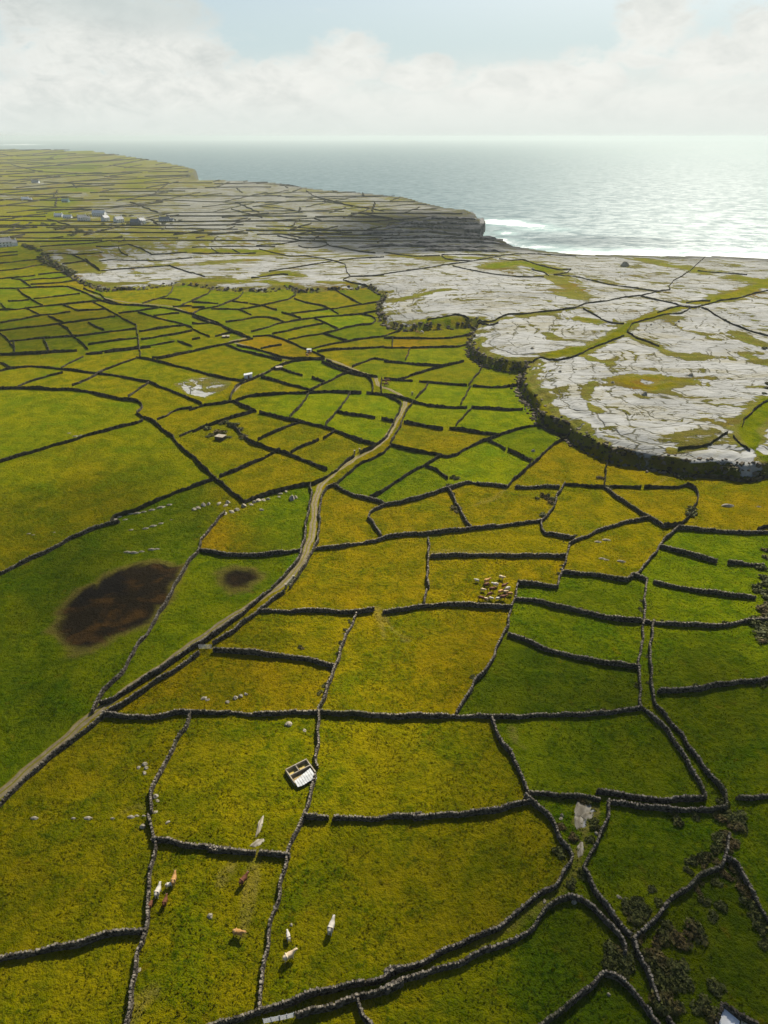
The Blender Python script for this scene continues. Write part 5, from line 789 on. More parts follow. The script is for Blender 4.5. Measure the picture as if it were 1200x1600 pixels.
# ------------------------------------------------------------------ air and the clouds that shade the land
def haze():
    m = bpy.data.materials.new('haze_air'); m.use_nodes = True
    T = NT(m.node_tree); T.n.clear()
    v = T.new('ShaderNodeVolumePrincipled'); v.inputs['Density'].default_value = HAZE_D
    v.inputs['Color'].default_value = (.53, .59, .58, 1); v.inputs['Anisotropy'].default_value = .25
    o = T.new('ShaderNodeOutputMaterial'); T.l.new(v.outputs[0], o.inputs['Volume'])
    V, F_ = boxes([box((0, 0, (128-46)/2+.0), (110000, 110000, 174))])
    tag(obj('haze', mesh('haze', V, F_, m)), kind='stuff')
HAZE_D = 8e-5
haze()
def clouds():
    m = bpy.data.materials.new('cloud_vapour'); m.use_nodes = True
    T = NT(m.node_tree); T.n.clear()
    v = T.new('ShaderNodeVolumePrincipled'); v.inputs['Density'].default_value = .007
    v.inputs['Color'].default_value = (.97, .98, 1, 1); v.inputs['Anisotropy'].default_value = .3
    o = T.new('ShaderNodeOutputMaterial'); T.l.new(v.outputs[0], o.inputs['Volume'])
    zc = 900.0; off = zc/math.tan(SUN_EL)
    ox, oy = off*math.sin(SUN_AZ), off*math.cos(SUN_AZ)
    OVER = ['headland', 'cove', 'long shaded wall', 'lowest lane field', 'peat hollow', 'lower right scrub', 'twin walls', 'dark green field', 'strip fields', 'village hedge', 'grassy track, added to darken the foreground']  # the last cloud is unseen, added only to darken the foreground
    for (x, y, rx, ry, thick), over in zip(SHADES, OVER):
        bm = bmesh.new(); bmesh.ops.create_uvsphere(bm, u_segments=48, v_segments=40, radius=1)
        for q in bm.verts:
            c = q.co.copy(); k = 1+.13*math.sin(3*c.x+x)+.12*math.sin(4*c.y+y)+.06*math.sin(9*c.x+y)+.06*math.sin(10*c.y+x)
            r2 = min(c.x*c.x+c.y*c.y, 1); w = (1-r2)**2*(1+.35*math.sin(5*c.x+y)*math.sin(6*c.y+x))
            q.co = (c.x*k*rx*1.5, c.y*k*ry*1.5, math.copysign(w*thick*1.25, c.z) if abs(c.z) > 1e-4 else 0)
        me = bpy.data.meshes.new('cloud'); bm.to_mesh(me); bm.free(); me.materials.append(m)
        tag(obj('cloud', me, loc=(x+ox, y+oy, zc)), 'thin grey-white cloud floating high in the sky, its shade lying on the '+over, 'cloud', 'clouds drifting over the island')
clouds()

# ------------------------------------------------------------------ dry stone walls
def resample(line, step):
    P = np.array(line, float); d = np.hypot(*np.diff(P, axis=0).T); s = np.concatenate([[0], np.cumsum(d)])
    n = max(int(s[-1]/step), 1)+1; t = np.linspace(0, s[-1], n)
    X = np.interp(t, s, P[:, 0]); Y = np.interp(t, s, P[:, 1])
    return np.stack([X, Y], 1), s[-1]
def soften(line, step):
    """walls wander a little between surveyed points"""
    P, L = resample(line, step)
    for _ in range(2):
        P[1:-1] = (P[:-2]+2*P[1:-1]+P[2:])/4
    d = np.gradient(P, axis=0) if len(P) > 2 else np.tile(P[-1]-P[0], (len(P), 1))
    n = np.stack([-d[:, 1], d[:, 0]], 1)/(np.hypot(d[:, 0], d[:, 1])[:, None]+1e-9)
    s = np.arange(len(P))*step; ph = rng.random(4)*6
    k = .16*np.sin(s/2.3+ph[0])+.20*np.sin(s/6.1+ph[1])+.12*np.sin(s/1.1+ph[2])
    k *= np.clip(np.minimum(np.arange(len(P)), np.arange(len(P))[::-1])*step/4, 0, 1)
    return P+n*k[:, None], n
def wall_stones(line, H, bag):
    st = .46
    P, n = soften(line, st)
    m = len(P); base = height(P[:, 0], P[:, 1])
    t = np.stack([n[:, 1], -n[:, 0]], 1)
    ph = rng.random(3)*6; s = np.arange(m)*st
    hv = H*(1+.14*np.sin(s/11+ph[0])+.10*np.sin(s/2.9+ph[1])-.28*(np.sin(s/17+ph[2]*2)*np.sin(s/5.3+ph[1]) > .78)+.05*rng.standard_normal(m))
    ci = []
    courses = 4
    for side in (-1, 1):
        for c in range(courses):
            f = (c+.5)/courses
            off = (.16-.06*f)*side
            jit = rng.random(m)*.2+(c % 2)*.23
            cx = P[:, 0]+n[:, 0]*off+t[:, 0]*(jit-.2); cyy = P[:, 1]+n[:, 1]*off+t[:, 1]*(jit-.2)
            cz = base-.08+hv*.86*f+rng.normal(0, .03, m)
            ci.append(np.stack([cx, cyy, cz, rng.uniform(.34, .62, m), rng.uniform(.17, .27, m), hv*.86/courses*rng.uniform(.85, 1.25, m)], 1))
    for k in range(2):
        cx = P[:, 0]+t[:, 0]*(k*.23)+rng.normal(0, .06, m); cyy = P[:, 1]+t[:, 1]*(k*.23)+rng.normal(0, .06, m)
        cz = base+hv*.90+rng.normal(0, .05, m)
        ci.append(np.stack([cx, cyy, cz, rng.uniform(.16, .34, m), rng.uniform(.24, .40, m), rng.uniform(.2, .42, m)], 1))
    A = np.concatenate(ci)
    ang = np.tile(np.arctan2(t[:, 1], t[:, 0]), 2*courses+2)
    ang = ang[:len(A)] if len(ang) == len(A) else np.arctan2(np.interp(A[:, 0]*0, [0], [0]), 1)+_angles(A, P, t)
    V = BOXV[None]*A[:, None, 3:6]*(1+rng.uniform(-.17, .17, (len(A), 8, 3)))
    ang = ang+rng.normal(0, .16, len(A)); c, s_ = np.cos(ang)[:, None], np.sin(ang)[:, None]
    tl = rng.normal(0, .12, len(A))[:, None]
    V[:, :, 2] += V[:, :, 0]*tl
    X = V[:, :, 0]*c-V[:, :, 1]*s_+A[:, 0:1]; Y = V[:, :, 0]*s_+V[:, :, 1]*c+A[:, 1:2]; Z = V[:, :, 2]+A[:, 2:3]
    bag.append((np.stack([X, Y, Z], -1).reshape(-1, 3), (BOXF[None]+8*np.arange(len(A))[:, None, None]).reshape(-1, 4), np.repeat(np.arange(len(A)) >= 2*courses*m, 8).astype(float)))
    strip(P, n, base, hv*.72, .15, .08, bag, .0)
def _angles(A, P, t):
    d = (A[:, 0:1]-P[None, :, 0])**2+(A[:, 1:2]-P[None, :, 1])**2
    k = np.argmin(d, 1); return np.arctan2(t[k, 1], t[k, 0])
def strip(P, n, base, hv, wb, wt, bag, jit=.08):
    m = len(P)
    prof = [(-1, -.15, wb), (-1, .45, wb*.5+wt*.55), (-1, .93, wt), (-.1, 1.06, wt), (1, .93, wt), (1, .45, wb*.5+wt*.55), (1, -.15, wb)]
    V = np.zeros((m, len(prof), 3))
    for k, (sd, f, w) in enumerate(prof):
        o = sd*w+rng.normal(0, jit, m)
        V[:, k, 0] = P[:, 0]+n[:, 0]*o; V[:, k, 1] = P[:, 1]+n[:, 1]*o
        V[:, k, 2] = base+hv*f+rng.normal(0, jit, m)*(f > 0)
    K = len(prof); i, j = np.meshgrid(np.arange(m-1), np.arange(K-1), indexing='ij')
    a = (i*K+j).ravel(); F = np.stack([a, a+1, a+K+1, a+K], 1)
    e0 = np.array([[0, 1, 5, 6], [1, 2, 4, 5]]); e0b = np.array([[2, 3, 4, 4]])
    caps = np.concatenate([e0, e0[:, ::-1]+(m-1)*K])
    bag.append((V.reshape(-1, 3), np.concatenate([F, caps])))
def wall_mesh(subs, H, grp_=None):
    bag = []; d = 0
    for ln in subs:
        L = np.array(ln); rmean = np.hypot(L[:, 0], L[:, 1]).mean(); d = max(d, rmean)
        if rmean < 235: wall_stones(ln, H, bag)
        else:
            st = .8 if rmean < 420 else (1.6 if rmean < 800 else 5)
            P, n = soften(ln, st); base = height(P[:, 0], P[:, 1]); m = len(P); s = np.arange(m)*st; ph = rng.random(3)*6
            hv = H*(1+.13*np.sin(s/8+ph[0])+.10*np.sin(s/3.1+ph[1])+.09*rng.standard_normal(m))
            k = 1 if grp_ != 'g3' else .8
            strip(P, n, base, hv, .25*k, .15*k, bag, .06)
    off = 0; Vs = []; Fs = []; Cs = []
    for V, F, *cp in bag: Vs.append(V); Fs.append(F+off); off += len(V); Cs.append(cp[0] if cp else np.zeros(len(V)))
    return np.concatenate(Vs), np.concatenate(Fs), d, np.concatenate(Cs)
for desc, grp, subs in WALLS:
    Hh = {None: 1.35, 'g5': 1.35, 'g1': 1.2, 'g2': 1.15, 'g3': 1.0, 'g4': 1.3, 'g6': 1.1}[grp]
    V, F, d, cp = wall_mesh(subs, Hh*rng.uniform(.92, 1.1), grp)
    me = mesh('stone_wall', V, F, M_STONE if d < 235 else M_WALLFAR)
    if d < 235: attr(me, 'cope_lit', cp)
    o = obj('stone_wall', me)
    if grp: tag(o, WGROUP[grp][0], 'wall', WGROUP[grp][1], 'thing')
    else: tag(o, desc, 'wall', 'dry stone walls dividing the fields', 'thing')
def far_walls():
    """the countless field walls of the far country"""
    bag = []
    def run(P):
        P = np.array(P); ok = (coast_dist(P[:, 0], P[:, 1]) > 22) & (np.hypot(P[:, 0], P[:, 1]) > 850) & (plateau_dist(P[:, 0], P[:, 1]) > 4)
        k = 0
        while k < len(P):
            if not ok[k]: k += 1; continue
            e = k
            while e+1 < len(P) and ok[e+1]: e += 1
            if e-k >= 2:
                Q = P[k:e+1]; d = np.gradient(Q, axis=0); n = np.stack([-d[:, 1], d[:, 0]], 1)/np.hypot(d[:, 0], d[:, 1])[:, None]
                far_ = Q[:, 1].mean()/1000
                strip(Q, n, height(Q[:, 0], Q[:, 1])-.4, np.full(len(Q), 1.5+.55*far_)*rng.uniform(.7, 1.1), .5+.1*far_, .3+.1*far_, bag, .15)
            k = e+1
    y = 900.0; rows = []
    while y < 5200:
        rows.append(y); slope = .02*(y > 2900)
        y += rng.uniform(.55, 1.6)*3.6*y/(683*(115/y+slope))
    for q, y0 in enumerate(rows):
        gap = (rows[q+1]-y0) if q+1 < len(rows) else 200.0
        xs = np.arange(-.58*y0, .36*y0, 14.0); ph = rng.random(3)*6
        yy = y0+gap*.22*np.sin(xs/190+ph[0])+gap*.10*np.sin(xs/61+ph[1])+xs*.05*math.sin(y0/260)
        # broken into lengths
        k = 0
        while k < len(xs):
            L = int(rng.integers(8, 34))
            if rng.random() < .82: run(np.stack([xs[k:k+L], yy[k:k+L]+rng.normal(0, gap*.10)+np.linspace(0, rng.normal(0, gap*.25), len(xs[k:k+L]))], 1))
            k += L
        nxt = rows[q+1] if q+1 < len(rows) else y0+60
        x = -.55*y0+rng.uniform(0, 60)
        while x < .34*y0:
            ln = int(max((nxt-y0)/8, 3))*int(rng.integers(1, 3))
            sl = rng.normal(.1, .45); yy2 = np.arange(ln)*8.0
            run(np.stack([x+yy2*sl+2*np.sin(yy2/9), y0+yy2], 1))
            x += rng.uniform(45, 150)*(1+max(0, y0-1200)/1500)
    off = 0; Vs = []; Fs = []
    for V, F in bag: Vs.append(V); Fs.append(F+off); off += len(V)
    tag(obj('distant_walls', mesh('distant_walls', np.concatenate(Vs), np.concatenate(Fs), M_WALLFAR)), 'countless thin dark field walls of the far country behind the village', 'wall', kind='stuff')
far_walls()

# ------------------------------------------------------------------ lane
def ribbon(line, hw, dz, step=1.5, jit=.08, cross=5):
    P, n = soften(line, step); m = len(P)
    us = np.linspace(-1, 1, cross); V = []
    for u in us:
        o = u*hw*(1+rng.normal(0, jit, m)*(abs(u) == 1))
        X = P[:, 0]+n[:, 0]*o; Y = P[:, 1]+n[:, 1]*o
        V.append(np.stack([X, Y, height(X, Y)+dz*(1-.9*(abs(u) == 1))], 1))
    V = np.stack(V, 1).reshape(-1, 3); i, j = np.meshgrid(np.arange(m-1), np.arange(cross-1), indexing='ij')
    a = (i*cross+j).ravel(); return V, np.stack([a, a+1, a+cross+1, a+cross], 1), np.tile(us, m)
def lane():
    m, T, b = material('lane_surface', .95, .1)
    p = T.new('ShaderNodeNewGeometry').outputs['Position']
    u = T.new('ShaderNodeAttribute', attribute_name='across').outputs['Fac']
    n = T.noise(p, .8, 5, .65); n2 = T.noise(p, .12, 3, .6)
    au = T.math('ABSOLUTE', T.math('ADD', u, T.math('MULTIPLY', T.math('SUBTRACT', n, .5), .25)))
    grit = T.mix(T.smooth(n, .35, .7), (.125, .10, .055), (.205, .168, .10))
    grass = T.mix(n2, (.11, .10, .003), (.15, .125, .005))
    f = T.math('MULTIPLY', T.smooth(au, .10, .22), T.smooth(au, .92, .72))
    T.l.new(T.mix(f, grass, grit), b.inputs['Base Color']); bump(T, b, n, .15)
    for k, ln in enumerate(LANE):
        V, F, us = ribbon(ln, [1.2, 1.1][min(k, 1)], .10)
        me = mesh('lane', V, F, m, True); attr(me, 'across', us)
        tag(obj('lane', me), kind='structure')
lane()
# ------------------------------------------------------------------ rocks and boulders
M_ROCK = plain('bare_limestone', (.17, .145, .10), (.36, .325, .25), .9, bd=.1, spec=0.0)
def rock_mesh(flat, seed, mat=None, sub=2):
    r = random.Random(seed); bm = bmesh.new(); bmesh.ops.create_icosphere(bm, subdivisions=sub, radius=1)
    pl = [(r.uniform(-1, 1), r.uniform(-1, 1), r.uniform(-.4, 1), r.uniform(.55, .85)) for _ in range(9)]
    for v in bm.verts:
        for a, b, c, d in pl:
            L = math.sqrt(a*a+b*b+c*c); n = (a/L, b/L, c/L); k = v.co.x*n[0]+v.co.y*n[1]+v.co.z*n[2]
            if k > d:
                for q in range(3): v.co[q] -= (k-d)*n[q]
        v.co.z = v.co.z*flat+flat*.3
        v.co.x *= 1+.06*math.sin(9*v.co.y); v.co.y *= 1+.06*math.sin(8*v.co.x)
    me = bpy.data.meshes.new('rock'); bm.to_mesh(me); bm.free(); me.materials.append(mat or M_ROCK); return me
RMESH = [rock_mesh(.55, 1), rock_mesh(.4, 2), rock_mesh(.75, 3), rock_mesh(.3, 4), rock_mesh(.16, 5, sub=3)]
def put_rock(p, size, label, grp, k=None, sq=1.0, rz=None, name='boulder', cat='rock'):
    o = obj(name, RMESH[random.randrange(4) if k is None else k])
    o.location = (p[0], p[1], hz(*p)-.05*size); o.scale = (size, size*sq, size*random.uniform(.8, 1.2)); o.rotation_euler = (0, 0, random.uniform(0, 6) if rz is None else rz)
    return tag(o, label, cat, grp)
for p, L, sq, rz in [((39.29, 89.72), 3.0, 0.6, 0.9), ((37.68, 86.83), 2.2, 0.5, 1.2), ((39.58, 87.97), 1.6, 0.7, 0.3)]:
    put_rock(p, L, 'slab of the pale rough rock patch beside the zigzag wall, lower right', 'slabs of the pale rock patch', 4, sq, rz, 'rock_slab')
put_rock((36.35, 80.65), 1.9, 'long white rock slab lying on the grassy track, below the pale rock patch', None, 4, .38, 1.2, 'rock_slab')
put_rock((-23.71, 85.44), 2.6, 'narrow pale streak of bare rock above the wall between the cow fields', None, 4, .2, 1.45, 'rock_slab')
put_rock((-23.61, 81.8), 1.5, 'small pale slab touching the wall under the narrow rock streak', None, 4, .5, .6, 'rock_slab')
for p, L in [((-82.6, 186.81), 2.2), ((-80.39, 186.38), 2.4), ((-78.12, 187.07), 1.6), ((-75.11, 188.11), 2.2), ((-73.52, 188.4), 1.6)]:
    put_rock(p, L*.7, 'pale slab in the short rock ledge above the dark peat hollow', 'slabs of the ledge above the peat hollow', 3, .5, .1, 'rock_slab')
for p, L in [((-94.86, 204.37), 2.0), ((-93.94, 206.86), 2.6), ((-92.73, 208.56), 2.2), ((-89.97, 206.95), 1.8), ((-89.16, 210.72), 2.2), ((-87.02, 211.13), 2.6), ((-85.01, 211.97), 2.0), ((-82.43, 213.25), 2.6), ((-79.72, 214.97), 3.2), ((-77.21, 216.73), 2.2), ((-85.96, 200.54), 1.8), ((-81.18, 201.31), 2.2), ((-79.01, 202.88), 2.6), ((-76.8, 204.43), 2.0), ((-73.89, 206.8), 1.2), ((-118.28, 195.77), 1.4), ((-116.53, 195.14), 1.2), ((-110.54, 197.38), 1.0), ((-135.68, 279.2), 2.6), ((-133.42, 279.91), 2.6), ((-139.91, 282.74), 1.8)]:
    put_rock(p, L*.55, 'stone of the broken rock ledges in the shaded left pastures', 'stones of the left pasture ledges', 3, .55, .5)
for p, L in [((-67.45, 213.52), 1.8), ((-66.39, 214.84), 2.2), ((-64.87, 216.21), 2.0), ((-63.23, 217.09), 1.6), ((-59.62, 217.52), 2.2), ((-57.03, 216.11), 2.0), ((-56.47, 217.95), 1.8), ((-55.94, 210.67), 2.2), ((-53.84, 211.5), 2.4), ((-52.04, 212.82), 2.0), ((-50.24, 215.5), 2.2), ((-47.93, 216.81), 2.0), ((-46.77, 218.15), 1.6), ((-45.59, 219.51), 2.4), ((-43.79, 219.91), 2.2), ((-42.21, 220.31), 1.6), ((-43.56, 212.48), 1.8), ((-38.25, 223.92), 1.8), ((-36.35, 225.79), 1.8), ((-38.46, 222.01), 1.4), ((-33.51, 219.83), 2.6), ((-32.21, 220.73), 1.6)]:
    put_rock(p, L*.62, 'boulder of the rocky hollow left of the lane', 'boulders of the rocky hollow by the lane', None, .7)
for p, L in [((-42.05, 118.95), 1.2), ((-41.17, 118.36), 0.9), ((-36.31, 117.85), 0.9), ((-34.77, 119.11), 1.1), ((-33.69, 119.76), 1.0), ((-32.6, 120.4), 0.9)]:
    put_rock(p, L*.7, 'boulder in the yellow field above the straight dark cross wall', 'boulders in the yellow field', None, .8)
for p, L in [((-21.38, 111.29), 1.0), ((-17.61, 109.44), 0.6)]:
    put_rock(p, L, 'pale boulder under the straight cross wall, above the pen', 'boulders above the pen', None, .8)
for p, L in [((-66.89, 86.28), 1.5), ((-59.42, 86.28), 0.9), ((-56.61, 86.29), 1.6), ((-51.97, 86.31), 0.8), ((-48.52, 86.63), 1.4), ((-47.51, 86.93), 0.9), ((-46.17, 86.95), 0.8)]:
    put_rock(p, L*.6, 'stone in the sunken line across the left field near the leaning wall', 'stones of the sunken line', 3, .55, .1)
for p, L in [((-50.88, 98.35), 0.8), ((-49.74, 99.38), 1.0), ((-49.17, 98.38), 0.8), ((-49.16, 97.06), 0.9), ((-45.25, 91.34), 1.0), ((-44.61, 90.46), 0.7), ((-44.22, 87.83), 0.8), ((-45.7, 84.61), 1.0), ((-41.27, 85.65), 0.8), ((-29.33, 68.04), 0.8), ((-29.15, 67.72), 0.6), ((-15.48, 66.6), 0.5), ((-21.91, 110.91), 0.7), ((-38.52, 59.31), 0.7), ((32.67, 70.52), 0.8), ((27.63, 70.64), 0.7), ((40.66, 71.45), 0.8), ((40.23, 84.0), 0.7), ((34.21, 87.3), 0.7), ((34.63, 88.02), 0.6), ((34.41, 56.05), 0.5)]:
    put_rock(p, L*.7, 'small loose pale stone lying in the near fields', 'loose stones in the near fields', None, .8)
for p, L in [((69.34, 188.84), 1.4), ((72.39, 190.1), 1.6), ((67.82, 178.97), 1.2), ((69.01, 178.26), 1.0), ((73.17, 177.58), 1.3), ((73.66, 177.23), 1.2), ((122.3, 213.54), 2.6), ((132.84, 212.84), 1.0)]:
    put_rock(p, L, 'small pale slab in the yellow fields at the right', 'slabs in the right yellow fields', 3, .5, .1, 'rock_slab')
for p, L in [((124.1, 311.99), 1.8), ((114.21, 330.26), 1.2), ((141.79, 682.73), 2), ((61.94, 260.71), 1), ((158.06, 342.39), 2.0), ((92.03, 348.22), 1.2), ((245.37, 730.88), 5), ((86.1, 392.58), 1.4), ((196.54, 459.62), 1.2), ((191.04, 450.66), 1.4), ((174.68, 450.6), 1.0)]:
    put_rock(p, L, 'dark boulder standing on the bare limestone terrace', 'erratic boulders on the terrace', 2, .8)
# loose blocks fallen along the foot of the terrace
def scree():
    lst = []
    P, L = resample(SCARP_W, 1.0)
    for x, y in P:
        d = math.hypot(x, y)
        if d > 900 or abs(x) > .62*y: continue
        for k in range(3 if d < 420 else 1):
            s = rng.uniform(.5, 1.6) if d < 420 else rng.uniform(.9, 2.2)
            px_, py_ = x+rng.normal(0, 1.5), y+rng.normal(.8, 1.6)
            lst.append((px_, py_, s))
    A = np.array(lst); Z = height(A[:, 0], A[:, 1])
    bx = [box((a[0], a[1], z), (a[2]*rng.uniform(.8, 1.6), a[2], a[2]*rng.uniform(.5, .9)), rng.uniform(0, 6), rng.uniform(.6, 1), rng.uniform(-.2, .2))+rng.normal(0, .07*a[2], (8, 3)) for a, z in zip(A, Z)]
    V, F = boxes(bx)
    tag(obj('scree', mesh('scree', V, F, M_STONE)), 'tumbled grey blocks along the foot of the limestone terrace', 'scree', kind='stuff')
scree()

# ------------------------------------------------------------------ bushes
def leaf_mat():
    m, T, b = material('bush_leaves', .8, .2)
    g = T.new('ShaderNodeNewGeometry'); r = g.outputs['Random Per Island']
    n = T.noise(g.outputs['Position'], .15, 3)
    c = T.mix(r, (.03, .036, .007), (.11, .115, .02))
    c = T.mix(T.smooth(n, .5, .66), c, T.mix(r, (.06, .042, .012), (.15, .105, .03)))
    T.l.new(c, b.inputs['Base Color']); return m
M_LEAF = leaf_mat(); M_TWIG = plain('twigs', (.05, .035, .02), (.09, .07, .04), 4)
def bush_mesh(seed, n=260):
    r = np.random.default_rng(seed); V = []; F = []
    lob = [(r.uniform(-.55, .55), r.uniform(-.55, .55), r.uniform(.25, .55), r.uniform(.35, .6)) for _ in range(5)]
    for k in range(n):
        x, y, z, R = lob[r.integers(5)]
        d = r.standard_normal(3); d /= np.linalg.norm(d); d[2] = abs(d[2])*.9-.1
        c = np.array([x, y, z*.8])+d*R*r.uniform(.65, 1.05)*np.array([1, 1, .75]); s = r.uniform(.07, .17)
        a = r.standard_normal(3); a /= np.linalg.norm(a); b = np.cross(a, d+r.normal(0, .4, 3)); b /= np.linalg.norm(b)+1e-6
        V += [c-a*s-b*s*.7, c+a*s-b*s*.6, c+a*s*.8+b*s*.8, c-a*s+b*s*.6]; F.append([4*k, 4*k+1, 4*k+2, 4*k+3])
    return mesh('bush', V, np.array(F), M_LEAF)
BM = [bush_mesh(k) for k in range(6)]
TW = mesh('stem', *boxes([box((.12*math.cos(a), .12*math.sin(a), .22), (.07, .07, .5), a, .6, 0) for a in np.linspace(0, 5, 5)]), M_TWIG)
def bush(p, s, lab, grp, tall=1.0):
    o = obj('bush', BM[random.randrange(6)], loc=(p[0], p[1], hz(*p)-.1))
    o.scale = (s, s*random.uniform(.8, 1.2), s*tall*random.uniform(.7, 1.0)); o.rotation_euler = (0, 0, random.uniform(0, 6))
    if math.hypot(*p) < 200: obj('stem', TW, o)
    tag(o, lab, 'bush', grp)
